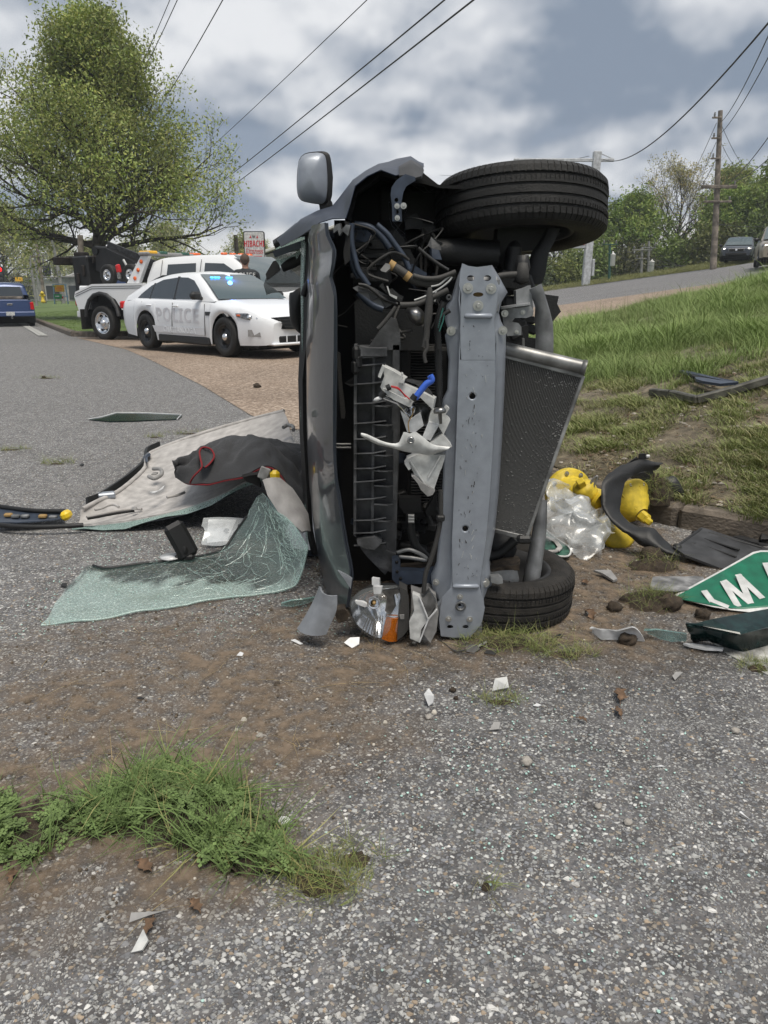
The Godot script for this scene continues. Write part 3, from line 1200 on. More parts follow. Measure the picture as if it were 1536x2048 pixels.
# a tapered trunk that divides three times; returns the twig ends and how leafy each is
func branch(st: SurfaceTool, r: RandomNumberGenerator, a: Vector3, dir: Vector3, length: float, rad: float, level: int, spec: Dictionary, ends: Array) -> void:
	var n: int = [6, 5, 4, 3][level]
	var pts: Array = [a]
	var rs: Array = [rad]
	var d := dir
	var p := a
	for i in n:
		d = (d + Vector3(r.randfn(), r.randfn(), r.randfn()) * [0.10, 0.12, 0.16, 0.22][level] + Vector3.UP * spec.rise * [0.03, 0.07, 0.10, 0.10][level]).normalized()
		p += d * length / n
		pts.append(p)
		rs.append(maxf(rad * (1.0 - 0.82 * (i + 1.0) / n), 0.006 * spec.size))
	tube(st, pts, rs, [8, 5, 4, 3][level], false)
	if level == 3:
		for i in range(1, pts.size()):
			ends.append(pts[i])
		return
	var kids: int = spec.kids[level]
	for k in kids:
		var t := lerpf(0.22, 1.0, (k + r.randf()) / kids)
		var f := t * n
		var i := mini(int(f), n - 1)
		var q: Vector3 = pts[i].lerp(pts[i + 1], f - i)
		var axis: Vector3 = (pts[i + 1] - pts[i]).normalized()
		var out := axis.cross(Vector3(r.randfn(), r.randfn(), r.randfn())).normalized()
		var nd: Vector3 = (axis * spec.along + out).normalized()
		branch(st, r, q, nd, length * lerpf(0.62, 0.34, t) * r.randf_range(0.75, 1.2), lerpf(rs[i], rs[i + 1], f - i) * 0.62, level + 1, spec, ends)

func make_tree(called: String, label: String, at: Vector3, spec: Dictionary, group := "") -> Node3D:
	var o := thing(called, label, "tree", at, 0.0, group)
	var r := RandomNumberGenerator.new()
	r.seed = spec.seed
	var st := begin(0)
	var ends: Array = []
	var H: float = spec.height
	var R: float = spec.radius
	# leader
	var pts: Array = []
	var rs: Array = []
	for i in 11:
		var t := i / 10.0
		pts.append(Vector3(r.randfn() * 0.012 * H * t + spec.get("lean", 0.0) * t, H * 0.93 * t, r.randfn() * 0.012 * H * t))
		rs.append(spec.trunk * pow(1.0 - t, 0.85) * (1.0 + 0.35 * exp(-t * 22.0)) + 0.012)
	tube(st, pts, rs, 10, false)
	var limbs: int = spec.limbs
	for k in limbs:
		var t := lerpf(spec.low, 0.97, pow((k + r.randf() * 0.8) / limbs, spec.get("crowd", 1.0)))
		var i := mini(int(t * 10.0), 9)
		var q: Vector3 = pts[i].lerp(pts[i + 1], t * 10.0 - i)
		var u: float = (t - spec.low) / (1.0 - spec.low)
		var reach: float = R * (pow(maxf(1.0 - u, 0.0), spec.taper) * (1.0 - spec.pinch * exp(-u * 9.0)) + 0.10) * r.randf_range(0.72, 1.1)
		var az := k * 2.399963 + r.randf_range(-0.4, 0.4)
		var lift: float = lerpf(spec.angle_low, spec.angle_high, u)
		var dir := Vector3(cos(az) * cos(lift), sin(lift), sin(az) * cos(lift))
		branch(st, r, q, dir, reach, lerpf(rs[i], rs[i + 1], t * 10.0 - i) * 0.5, 1, spec, ends)
	put("trunk", st, M.bark, o)
	var where: Array = []
	var tints: Array = []
	var tone := noise_of(spec.seed + 60, 0.35 / spec.size, 2)
	for p in ends:
		if r.randf() > spec.leafy:
			continue
		var b := Basis.from_euler(Vector3(r.randf() * TAU, r.randf() * TAU, r.randf() * TAU)).scaled(Vector3.ONE * r.randf_range(0.6, 1.3))
		where.append(Transform3D(b, p + Vector3(r.randfn(), r.randfn(), r.randfn()) * 0.12 * spec.size))
		var v: float = r.randf_range(0.75, 1.25) * (1.0 + 0.5 * tone.get_noise_3d(p.x, p.y, p.z))
		var c: Color = spec.color
		tints.append(Color(c.r * v * r.randf_range(0.9, 1.2), c.g * v, c.b * v))
	scatter("crown", leaf_clump(spec.leaves, spec.clump, spec.leaf, spec.seed), M.leaf, where, tints, o)
	return o

func bush(called: String, label: String, at: Vector3, size: Vector3, n: int, c: Color, sd: int, group := "") -> Node3D:
	var o := thing(called, label, "shrub", at, 0.0, group)
	var r := RandomNumberGenerator.new()
	r.seed = sd
	var st := begin(0)
	var where: Array = []
	var tints: Array = []
	for i in 14:
		var a := r.randf() * TAU
		var tip := Vector3(cos(a) * size.x * 0.8 * r.randf(), size.y * r.randf_range(0.5, 0.95), sin(a) * size.z * 0.8 * r.randf())
		tube(st, [Vector3(tip.x * 0.2, -0.1, tip.z * 0.2), tip * v3(0.6, 0.5, 0.6), tip], [0.05, 0.03, 0.012], 4, false)
	put("stem", st, M.bark, o)
	for i in n:
		var d := Vector3(r.randfn(), r.randfn(), r.randfn()).normalized() * pow(r.randf(), 0.4)
		d.y = absf(d.y)
		var lump := 1.0 + 0.25 * sin(d.x * 7.0 + sd) * sin(d.z * 6.0 + d.y * 5.0)
		where.append(Transform3D(Basis.from_euler(Vector3(r.randf() * TAU, r.randf() * TAU, 0)).scaled(Vector3.ONE * r.randf_range(0.7, 1.3)), d * size * lump))
		var v := r.randf_range(0.65, 1.3) * (0.9 + 0.3 * sin(d.x * 5.0 + sd) * sin(d.y * 6.0))
		tints.append(Color(c.r * v, c.g * v, c.b * v))
	scatter("foliage", leaf_clump(9, 0.5, 0.16, sd), M.leaf, where, tints, o)
	return o

func trees() -> void:
	# the big roadside oak on the left
	var oak := {"seed": 3, "height": 12.9, "radius": 6.0, "trunk": 0.36, "limbs": 58, "low": 0.26, "taper": 0.92, "pinch": 0.14, "angle_low": 0.2, "angle_high": 1.15, "crowd": 1.2, "along": 0.95, "rise": 0.85, "kids": [0, 9, 7], "leafy": 1.0, "leaves": 10, "clump": 0.38, "leaf": 0.07, "color": Color(0.29, 0.35, 0.115), "lean": 0.9, "size": 1.0}
	var g := Vector3(-34.957, -.25, -97.488)
	make_tree("oak_tree", "big spreading roadside tree in young yellow green leaf behind the tow truck", v3(-13.2, -0.28, -37.0), oak)
	# wood beyond the side road
	var bare := {"seed": 21, "height": 7.2, "radius": 5.6, "trunk": 0.26, "limbs": 30, "low": 0.2, "taper": 0.32, "pinch": 0.1, "angle_low": 0.35, "angle_high": 1.25, "along": 1.3, "rise": 1.2, "kids": [0, 8, 7], "leafy": 0.45, "leaves": 5, "clump": 0.3, "leaf": 0.085, "color": Color(0.36, 0.33, 0.15), "size": 1.0}
	make_tree("bare_tree", "wide fan shaped tree barely in leaf, left of the tall utility pole", v3(25.3, 1.6, -70.0), bare)
	var green := {"seed": 33, "height": 6.6, "radius": 4.2, "trunk": 0.25, "limbs": 26, "low": 0.06, "taper": 0.5, "pinch": 0.0, "angle_low": 0.3, "angle_high": 1.2, "along": 0.9, "rise": 0.8, "kids": [0, 7, 6], "leafy": 0.85, "leaves": 9, "clump": 0.55, "leaf": 0.13, "color": Color(0.19, 0.27, 0.06), "size": 1.0}
	var a := make_tree("leafy_tree", "bushy green tree directly right of the tall utility pole, behind the parked dark car", v3(30.5, 2.6, -63.0), green)
	var spec2: Dictionary = green.duplicate()
	spec2.seed = 34
	spec2.height = 8.2
	spec2.radius = 4.6
	spec2.leafy = 0.62
	spec2.color = Color(0.24, 0.29, 0.09)
	var b := make_tree("leafy_tree", "tall tree with a thin pale crown at the right edge, behind the gold car", v3(34.0, 3.2, -66.0), spec2)
	copy_of(a, "rounded green tree left of the white sign post, seen under the raised tyre", v3(9.0, 0.6, -66.0), 1.3, 0.75)
	copy_of(a, "dark green tree just left of the fan shaped bare tree", v3(20.0, 1.0, -66.0), 2.6, 0.98)
	copy_of(a, "low yellow green tree under the right side of the fan shaped bare tree", v3(27.3, 1.8, -64.0), 4.0, 0.9)
	copy_of(b, "thin crowned tree behind the tall utility pole", v3(32.0, 3.0, -76.0), 1.0, 0.95)
	copy_of(b, "small pale tree seen under the raised tyre", v3(15.5, 0.8, -74.0), 0.3, 0.75)
	copy_of(a, "outermost green tree at the right edge of the wood", v3(39.5, 3.6, -68.0), 0.7, 1.0)
	var gg := "shrubs along the edge of the wood"
	var i := 0
	for s in [[6.2, 61.0, 3.2, 2.6, "low shrub left of the white sign post"], [10.2, 60.0, 2.6, 2.7, "shrub at the foot of the white sign post"], [13.2, 61.0, 2.4, 2.2, "shrub right of the white sign post"], [16.0, 62.0, 2.6, 2.4, "shrub behind the green service pole"], [19.2, 62.0, 2.6, 2.0, "dark shrub behind the tangle of wires"], [22.2, 62.0, 2.6, 2.5, "shrub right of the transformer poles"], [25.0, 61.0, 2.4, 3.0, "tall shrub left of the tall utility pole"], [28.5, 60.0, 2.6, 3.2, "shrub behind the dark car"], [32.0, 59.5, 3.0, 3.6, "shrub behind the gold car"], [36.5, 60.0, 3.4, 3.6, "shrub beyond the gold car at the right edge"], [2.6, 62.0, 3.4, 2.4, "shrub seen through the gap beside the wheel strut"]]:
		i += 1
		var k := 0.8 + 0.25 * sin(i * 2.3)
		bush("shrub", s[4] + ", at the edge of the wood", Vector3(s[0], far_height(s[0], s[1]) - 0.3, -s[1]), Vector3(s[2], s[3], 1.6), 520, Color(0.17 * k + 0.03 * (i % 2), 0.23 * k, 0.06), 50 + i, gg)
	# far left
	var pale := {"seed": 51, "height": 10.5, "radius": 5.2, "trunk": 0.3, "limbs": 24, "low": 0.10, "taper": 0.45, "pinch": 0.1, "angle_low": 0.35, "angle_high": 1.3, "along": 1.0, "rise": 0.9, "kids": [0, 7, 6], "leafy": 0.75, "leaves": 8, "clump": 0.55, "leaf": 0.16, "color": Color(0.32, 0.34, 0.15), "size": 1.4}
	var p := make_tree("roadside_tree", "pale green rounded tree far down the road on the left, behind the blue pickup", v3(-47.0, -0.5, -100.0), pale)
	copy_of(p, "distant dark green tree beyond the traffic signals", v3(-52.0, -0.5, -128.0), 1.0, 0.9)
	copy_of(p, "distant tree above the white flat roofed shop", v3(-45.0, -0.5, -124.0), 2.0, 0.75)
	copy_of(p, "distant tree behind the blue shop front", v3(-37.5, -0.5, -120.0), 3.0, 0.72)
	copy_of(p, "distant tree peeping out beneath the oak", v3(-31.0, -0.5, -116.0), 4.0, 0.9)
	for q in [[-9.6, 62.0, 0.42, "tree top above the tow truck windscreen"], [-7.6, 66.0, 0.46, "thin tree left of the restaurant sign"], [-11.9, 70.0, 0.5, "tree top above the tow truck cab roof"]]:
		copy_of(p, q[3] + ", in the distance", Vector3(q[0], -0.3, -q[1]), q[0], q[2])

# ---------------------------------------------------------------- poles and wires
func utility_pole(label: String, base: Vector3, top: Vector3, r0: float, r1: float, arms: Array, m: Material, group := "", called := "utility_pole") -> Node3D:
	var o := thing(called, label, "utility pole", base, 0.0, group)
	var st := begin()
	var ax := top - base
	tube(st, [v3(0, -0.6, 0), ax * 0.33, ax * 0.66, ax], [r0, lerpf(r0, r1, 0.33), lerpf(r0, r1, 0.66), r1], 12)
	put("pole", st, m, o)
	for a in arms:
		# [share of height, half length left, half length right, thickness]
		var c: Vector3 = ax * a[0] + v3(0, 0, r0)
		var s2 := begin()
		bar(s2, c + v3(-a[1], 0, 0), c + Vector3(a[2], 0, 0), a[3], a[3])
		var arm := put("crossarm", s2, m, o)
		for x in [-a[1] + 0.12, a[2] - 0.12]:
			if absf(x) < 0.3:
				continue
			var s3 := begin()
			lathe(s3, [Vector2(0.0, 0.0), Vector2(0.05, 0.0), Vector2(0.03, 0.05), Vector2(0.075, 0.08), Vector2(0.03, 0.14), Vector2(0.06, 0.18), Vector2(0.0, 0.24)], c + Vector3(x, a[3] * 0.5, 0), Basis(), 8)
			put("insulator", s3, M.grey_pole, arm)
	return o

func wire(label: String, a: Vector3, b: Vector3, r: float, sag: float, group: String) -> void:
	var st := begin()
	var pts: Array = []
	for i in 25:
		var t := i / 24.0
		pts.append(a.lerp(b, t) - v3(0, 4.0 * sag * t * (1.0 - t), 0))
	tube(st, pts, r, 6, false)
	tag(put("power_line", st, M.cable), label, "power line", group)

func poles_and_wires() -> void:
	# the tall pole on the right, beside the side road
	var b := Vector3(18.831, 1.98, -46)
	utility_pole("tall weathered wooden utility pole with crossarm, beside the dark car", b, v3(18.194, 10.426, -46), 0.19, 0.12, [[0.955, 0.5, 0.04, 0.09], [0.835, 0.5, 0.04, 0.09], [0.715, 0.5, 0.04, 0.09], [0.545, 0.95, 1.0, 0.18], [0.455, 0.8, 0.75, 0.11]], M.pole_wood)
	utility_pole("dark bare pole standing among the trees left of the fan shaped tree", v3(20, 1.805, -64), v3(19.964, 6.872, -64), 0.14, 0.09, [], M.bark)
	utility_pole("slim green service pole with a short top arm and transformer", v3(15.15, 1.849, -54), v3(15.005, 4.008, -54), 0.1, 0.08, [[0.99, 0.55, 0.5, 0.06], [0.72, 0.2, 0.35, 0.05]], M.faded_green)
	utility_pole("grey pole in the middle of the tangle of wires", v3(18.248, 2.017, -57), v3(18.1, 3.962, -57), 0.1, 0.08, [[0.9, 0.7, 0.7, 0.07], [0.6, 0.5, 0.5, 0.05]], M.grey_pole)
	utility_pole("grey pole with a white transformer, right of the tangle of wires", v3(19.395, 2.114, -59), v3(19.204, 4.468, -59), 0.1, 0.08, [[0.8, 0.5, 0.5, 0.06]], M.grey_pole)
	for q in [[1225, 519, 54.0, "grey transformer hung on the slim green service pole"], [1303, 533, 59.0, "white transformer hung on the pole right of the tangle"]]:
		var st := begin()
		lathe(st, [Vector2(0, -0.42), Vector2(0.17, -0.42), Vector2(0.19, -0.38), Vector2(0.19, 0.3), Vector2(0.2, 0.32), Vector2(0.13, 0.4), Vector2(0.05, 0.42), Vector2(0.05, 0.52), Vector2(0, 0.52)], Vector3.ZERO, Basis(), 12)
		var o := put("transformer", st, M.far_white)
		o.position = px(q[0], q[1], q[2])
		tag(o, q[3], "transformer")
	# wires on the right
	var far := [[v3(18.266, 9.837, -46), v3(9.01, 7.312, -20), "wire from the top of the tall wooden pole to the upper right corner"], [v3(18.309, 9.269, -46), v3(9.337, 7.412, -20), "second wire from the tall wooden pole toward the upper right"], [v3(18.902, 6.693, -46), v3(10.685, 6.12, -22), "low wire from the crossarm of the tall wooden pole to the right edge"], [v3(19.208, 6.899, -46), v3(10.809, 5.303, -22), "wire from the right end of the crossarm to the right edge"], [v3(18.052, 9.813, -46), v3(32.655, 11.79, -90), "thin wire from the pole top down to the left behind the trees"], [v3(18.142, 8.846, -46), v3(33.351, 11.387, -90), "thin wire from the second bracket down to the left"], [v3(18.221, 7.967, -46), v3(33.808, 11.186, -90), "thin wire from the third bracket down to the left"], [v3(18.233, 9.887, -46), v3(35.134, 11.821, -80), "stay wire from the pole top down to the right tree"], [v3(18.276, 9.095, -46), v3(34.241, 12.043, -80), "stay wire from the second bracket down to the right tree"], [v3(19.111, 6.126, -46), v3(27.653, 4.94, -60), "stay cable from the low bracket down behind the gold car"], [v3(18.705, 4.663, -46), v3(36.351, 6.84, -70), "slack cable running right from the middle of the pole"]]
	for w in far:
		wire(w[2], w[0], w[1], 0.016, 0.35, "overhead lines on the right")
	wire("long wire sweeping up from the white sign post to the upper right corner", v3(13.112, 8.578, -50), v3(7.512, 6.497, -16), 0.022, 1.0, "overhead lines on the right")
	wire("pale wire from the white sign post toward the left above the tyre", v3(12.231, 8.769, -50), v3(6.053, 12.892, -90), 0.016, 0.4, "overhead lines on the right")
	var i := 0
	for w in [[1232, 492, 1392, 536], [1220, 500, 1284, 520], [1284, 505, 1390, 532], [1298, 492, 1385, 540], [1284, 515, 1400, 538], [1226, 496, 1300, 500], [1250, 520, 1370, 530], [1240, 505, 1298, 530], [1262, 545, 1284, 512], [1298, 520, 1345, 538], [1232, 540, 1283, 520], [1290, 545, 1310, 515]]:
		i += 1
		wire("slack wire between the small grey poles, " + ["uppermost at left", "short one at left", "long one to the right", "steep one from the tallest grey pole", "lowest long one", "level one on top", "middle one", "one drooping to the transformer", "guy at the left foot", "guy to the right", "bottom left one", "guy at the middle"][i - 1], px(w[0], w[1], 55.0 + i * 0.4), px(w[2], w[3], 57.0 + i * 0.3), 0.014, 0.25, "tangle of wires among the small poles")
	# white sign structure behind the raised tyre
	var sp := thing("sign_post", "tall white square sign post with a crossbar behind the raised tyre", "sign post", v3(12.548, 1.626, -50))
	var st := begin()
	rbox(st, v3(0.09, 3.55, 0), v3(0.46, 7.7, 0.4), 0.03, Basis(v3(0, 0, 1), -0.02))
	put("post", st, M.white_pole, sp)
	st = begin()
	rbox(st, v3(-1.8, 6.92, 0), v3(6.0, 0.18, 0.14), 0.02)
	put("crossbar", st, M.white_pole, sp)
	st = begin()
	bar(st, v3(0.2, 7.35, 0), v3(1.15, 6.98, 0), 0.05, 0.05)
	put("brace", st, M.white_pole, sp)
	st = begin()
	rbox(st, v3(-2.2, 2.1, 0.0), v3(4.2, 0.34, 0.2), 0.02)
	var pb := put("sign_panel", st, M.white_pole, sp)
	st = begin()
	rbox(st, v3(-0.55, 2.2, 0.12), v3(0.6, 0.16, 0.03), 0.005)
	put("red_panel", st, M.sign_red, pb)
	for y in [1.05, 0.55]:
		st = begin()
		rbox(st, v3(0.4, y, 0.0), v3(0.16, 0.5, 0.25), 0.02)
		put("meter_box", st, M.white_pole, sp)
	# poles on the left
	utility_pole("pale leaning lamp pole nearest the tow truck", v3(-24.105, .693, -60), v3(-24.45, 4.662, -60), 0.14, 0.1, [], M.grey_pole, "poles beside the road on the left")
	utility_pole("dark utility pole with crossarms left of the pale lamp pole", v3(-29.798, .514, -70), v3(-29.902, 5.553, -70), 0.16, 0.11, [[0.65, 0.55, 0.55, 0.12], [0.56, 0.5, 0.5, 0.1]], M.pole_wood, "poles beside the road on the left")
	utility_pole("slim grey pole between the dark utility pole and the leftmost pole", v3(-36.609, .354, -85), v3(-36.655, 4.992, -85), 0.15, 0.11, [[0.85, 0.5, 0.5, 0.1]], M.grey_pole, "poles beside the road on the left")
	utility_pole("leftmost pale pole behind the blue pickup", v3(-28.782, .357, -66), v3(-28.902, 3.579, -66), 0.13, 0.09, [], M.grey_pole, "poles beside the road on the left")
	utility_pole("thick brown pole rising behind the tow truck boom", v3(-12.055, .957, -32), v3(-11.924, 3.222, -32), 0.13, 0.11, [], M.pole_wood)
	utility_pole("dark leaning pole top beside the restaurant sign", v3(-7.971, 1.635, -44), v3(-8.009, 3.958, -44), 0.13, 0.11, [], M.bark)
	# overhead lines along the main road
	var lines := [[985, -40, 435, 388, 9.0, 0.026, "lowest thick black line crossing the middle of the sky"], [925, -40, 425, 372, 9.2, 0.024, "thick black line just above the lowest one"], [765, -40, 380, 325, 9.6, 0.014, "thin line left of the two thick ones"], [462, -40, 310, 220, 10.0, 0.018, "dark line passing right of the oak crown"], [368, -40, 265, 172, 10.4, 0.016, "right one of the twin lines above the oak"], [352, -40, 262, 160, 10.6, 0.014, "left one of the twin lines above the oak"]]
	for l in lines:
		var p := px_on(l[0], l[1], l[4])
		var q := px_on(l[2], l[3], l[4])
		wire(l[6], p + (p - q) * 0.25, q + (q - p) * 0.6, l[5], 0.25, "overhead lines along the main road")

const FOCAL := 1538.0
# where the line of sight of a measured point of the photograph meets a distance, or a height
func sight(x: float, y: float) -> Vector3:
	var v := Vector3((x - 768.0) / FOCAL, (1024.0 - y) / FOCAL, -1.0)
	return v.rotated(Vector3.RIGHT, deg_to_rad(-16.3))

func px(x: float, y: float, d: float) -> Vector3:
	var v := sight(x, y)
	return v3(0, 1.26, 0) + v * (d / -v.z)

func px_on(x: float, y: float, h: float) -> Vector3:
	var v := sight(x, y)
	return v3(0, 1.26, 0) + v * ((h - 1.26) / v.y)

func sign_plate(st: SurfaceTool, w: float, h: float, r: float, t: float) -> void:
	var pts: Array = []
	for c in [[1, 1, 0.0], [-1, 1, PI / 2], [-1, -1, PI], [1, -1, PI * 1.5]]:
		for k in 5:
			var a: float = c[2] + PI / 2 * k / 4
			pts.append(Vector3(c[0] * (w * 0.5 - r) + cos(a) * r, c[1] * (h * 0.5 - r) + sin(a) * r, t * 0.5))
	slab(st, pts, v3(0, 0, -t))

func far_left() -> void:
	# restaurant sign
	var s := thing("restaurant_sign", "white rounded restaurant sign with red lettering above a smaller arrow sign", "sign", v3(-3.84, 1.464, -24))
	var base: Vector3 = s.position
	var st := begin()
	tube(st, [v3(0, -1.2, 0), v3(0.0, 0.9, 0)], 0.05, 8)
	put("post", st, M.grey_pole, s)
	st = begin()
	sign_plate(st, 0.62, 0.82, 0.06, 0.09)
	var rim := put("sign_board", st, M.dark_grey, s)
	rim.position = v3(-3.824, 2.426, -24) - base
	st = begin()
	sign_plate(st, 0.57, 0.77, 0.05, 0.02)
	var face := put("sign_face", st, M.sign_white, rim)
	face.position = v3(0, 0, 0.045)
	lettering("HIBACHI", 0.17, 0.01, M.sign_red, rim, Transform3D(Basis().scaled(v3(0.62, 1.0, 1)), v3(0, 0.06, 0.057)))
	lettering("Express", 0.14, 0.01, M.sign_red, rim, Transform3D(Basis(v3(0.72, 0, 0), v3(0.22, 1, 0), v3(0, 0, 1)), v3(0, -0.15, 0.057)), false, "lettering", "Droid Serif")
	st = begin()
	rbox(st, v3(0, -0.315, 0.058), v3(0.44, 0.075, 0.012), 0.002)
	put("red_band", st, M.sign_red, rim)
	for x in [-0.1, 0.1]:
		st = begin()
		slab(st, [Vector3(x - 0.035, 0.22, 0.06), Vector3(x + 0.035, 0.22, 0.06), Vector3(x + 0.012, 0.26, 0.06), Vector3(x, 0.32, 0.06), Vector3(x - 0.012, 0.26, 0.06)], v3(0, 0, -0.008))
		put("flame_emblem", st, M.sign_red, rim)
	st = begin()
	lathe(st, [Vector2(0, 0.0), Vector2(0.045, 0.0), Vector2(0.045, 0.008), Vector2(0, 0.008)], v3(0, 0.275, 0.055), Basis(Vector3.RIGHT, PI / 2), 14)
	put("round_emblem", st, M.trim_grey, rim)
	st = begin()
	sign_plate(st, 0.56, 0.255, 0.05, 0.06)
	var low := put("arrow_sign", st, M.sign_white, s)
	low.position = v3(-3.782, 2.061, -24) - base
	lettering("EXPRESS", 0.07, 0.01, M.print_grey, low, Transform3D(Basis(), v3(-0.08, 0.065, 0.035)))
	lettering("WINDOW", 0.07, 0.01, M.print_grey, low, Transform3D(Basis(), v3(-0.08, 0.0, 0.035)))
	st = begin()
	rbox(st, v3(-0.08, -0.075, 0.034), v3(0.3, 0.03, 0.008), 0.002)
	put("small_print", st, M.sign_red, low)
	st = begin()
	slab(st, [v3(0.12, -0.09, 0.038), v3(0.24, 0.0, 0.038), v3(0.12, 0.09, 0.038)], v3(0, 0, -0.008))
	put("arrow", st, M.sign_red, low)
	# pale building right of it
	var bl := thing("building", "pale metal sided building with a low gable behind the restaurant sign", "building", v3(-3.6, -0.3, -38.0))
	st = begin()
	slab(st, [v3(-3.3, 0, 0), v3(6, 0, 0), v3(6, 3.9, 0), v3(2.5, 4.5, 0), v3(-3.3, 2.55, 0)], v3(0, 0, -9))
	put("wall", st, M.siding, bl)
	st = begin()
	bar(st, v3(-3.5, 2.62, -4.4), v3(2.5, 4.66, -4.4), 9.6, 0.12)
	put("roof", st, M.far_white, bl)
	for y in [0.5, 1.0, 1.5, 2.0]:
		st = begin()
		rbox(st, v3(1.3, y, 0.02), v3(9.0, 0.03, 0.03), 0.005)
		put("siding_joint", st, M.trim_grey, bl)
	# shops far down the road
	var shops := [[-44.0, 108.0, 7.0, 4.0, "far_white", "white flat roofed shop far off between the poles"], [-34.0, 100.0, 3.6, 4.4, "far_blue", "blue shop front with a stepped gable far down the road"], [-37.5, 104.0, 4.0, 4.0, "siding", "grey shop with a sloping roof left of the blue shop front"], [-58.0, 120.0, 6.0, 3.6, "trim_grey", "low grey shop far off behind the blue pickup"]]
	for q in shops:
		var o := thing("shop", q[5], "shop", Vector3(q[0], -0.9, -q[1]), 0.45)
		var wst := begin()
		slab(wst, [v3(-q[2], 0, 0), Vector3(q[2], 0, 0), Vector3(q[2], q[3] * 0.8, 0), Vector3(q[2] * 0.5, q[3] * (1.15 if q[4] != "far_white" else 0.8), 0), v3(-q[2] * 0.5, q[3] * (1.0 if q[4] != "far_white" else 0.8), 0), v3(-q[2], q[3] * 0.8, 0)], v3(0, 0, -6))
		put("wall", wst, M[q[4]], o)
		wst = begin()
		rbox(wst, v3(0, q[3] * 0.86, -2.9), Vector3(q[2] * 2.04, 0.2, 6.6), 0.03)
		put("roof", wst, M.trim_grey, o)
		for k in 3:
			wst = begin()
			rbox(wst, Vector3((k - 1) * q[2] * 0.6, 1.5, 0.03), Vector3(q[2] * 0.42, 1.7, 0.08), 0.02)
			put("window", wst, M.car_glass, o)
	var sg := thing("shop_sign", "yellow shop sign on a pole far off above the pickup cab", "sign", v3(-31.818, .809, -70))
	st = begin()
	rbox(st, v3(0, 1.1, 0), v3(0.62, 0.34, 0.12), 0.02)
	put("sign_board", st, M.far_yellow, sg)
	st = begin()
	tube(st, [v3(0, -0.8, 0), v3(0, 0.95, 0)], 0.06, 6)
	put("post", st, M.grey_pole, sg)
	# boards on the lawn
	var yb := thing("notice_board", "orange yellow notice board in a pale blue frame on the far lawn", "sign", v3(-16.21, .544, -40))
	st = begin()
	rbox(st, v3(0, 0.66, 0), v3(0.46, 0.33, 0.05), 0.01)
	put("sign_board", st, M.far_yellow, yb)
	st = begin()
	for y in [0.72, 0.64, 0.57]:
		rbox(st, v3(0.0, y, 0.03), v3(0.32 - absf(y - 0.64), 0.03, 0.01), 0.002)
	put("print", st, M.orange_lens, yb)
	for x in [-0.34, 0.34]:
		st = begin()
		bar(st, Vector3(x, -0.1, -0.03), Vector3(x * 0.9, 0.85, -0.03), 0.05, 0.05)
		put("leg", st, M.far_lightblue, yb)
	for y in [0.28, 0.84]:
		st = begin()
		bar(st, v3(-0.36, y, -0.05), v3(0.36, y, -0.05), 0.05, 0.05)
		put("rail", st, M.far_lightblue, yb)
	var k := 0
	for q in [[117, 603, 36.0, "small green yard sign in front of the notice board"], [159, 610, 33.0, "small green yard sign at the rear of the tow truck"]]:
		var ys := thing("yard_sign", q[3], "sign", px(q[0], q[1], q[2]), 0.0, "green yard signs on the lawn")
		st = begin()
		rbox(st, v3(0, 0.22, 0), v3(0.36, 0.2, 0.02), 0.004)
		put("sign_board", st, M.far_green, ys)
		st = begin()
		rbox(st, v3(-0.03, 0.23, 0.013), v3(0.18, 0.04, 0.004), 0.001)
		put("print", st, M.sign_white, ys)
		for x in [-0.12, 0.12]:
			st = begin()
			tube(st, [Vector3(x, -0.12, 0), Vector3(x, 0.14, 0)], 0.008, 5)
			put("leg", st, M.cable, ys)
		k += 1
	var ws := thing("yard_sign", "small white board with red print beside the green yard sign", "sign", v3(-14.896, .642, -37))
	st = begin()
	rbox(st, v3(0, 0.14, 0), v3(0.15, 0.22, 0.02), 0.004)
	put("sign_board", st, M.sign_white, ws)
	st = begin()
	rbox(st, v3(0, 0.16, 0.012), v3(0.07, 0.1, 0.004), 0.001)
	put("print", st, M.sign_red, ws)
	var hy := thing("fire_hydrant", "small yellow standing fire hydrant far off on the lawn", "hydrant", v3(-20.529, .458, -48))
	st = begin()
	lathe(st, [Vector2(0, -0.1), Vector2(0.13, -0.1), Vector2(0.13, 0.02), Vector2(0.09, 0.05), Vector2(0.09, 0.4), Vector2(0.12, 0.42), Vector2(0.1, 0.5), Vector2(0.04, 0.56), Vector2(0, 0.6)], Vector3.ZERO, Basis(), 12)
	put("barrel", st, M.hydrant_yellow, hy)
	st = begin()
	tube(st, [v3(-0.17, 0.32, 0), v3(0.17, 0.32, 0)], 0.05, 8)
	put("outlet", st, M.hydrant_yellow, hy)
	# traffic signals
	for q in [[3, 549, 62.0, "red traffic signal at the left edge above the pickup", true], [90, 542, 92.0, "dark distant traffic signal left of the pale lamp pole", false], [97, 541, 92.0, "second dark distant traffic signal, nearer the lamp pole", false]]:
		var ts := thing("traffic_signal", q[3], "traffic light", px(q[0], q[1], q[2]))
		st = begin()
		rbox(st, Vector3.ZERO, v3(0.42, 1.15, 0.3), 0.04)
		put("signal_housing", st, M.black_gloss, ts)
		for j in 3:
			st = begin()
			lathe(st, [Vector2(0, 0.03), Vector2(0.12, 0.02), Vector2(0.15, 0.0)], v3(0, 0.36 - 0.36 * j, 0.155), Basis(Vector3.RIGHT, PI / 2), 12)
			put("lens", st, signal_red() if q[4] and j == 0 else M.dark_grey, ts)
		st = begin()
		tube(st, [v3(0, 0.55, 0), v3(0, 1.6, 0)], 0.03, 6)
		put("hanger", st, M.cable, ts)
	wire("span wire carrying the traffic signals across the road", v3(-31.824, 2.671, -62), v3(-37.52, 3.409, -92), 0.03, 0.1, "overhead lines along the main road")

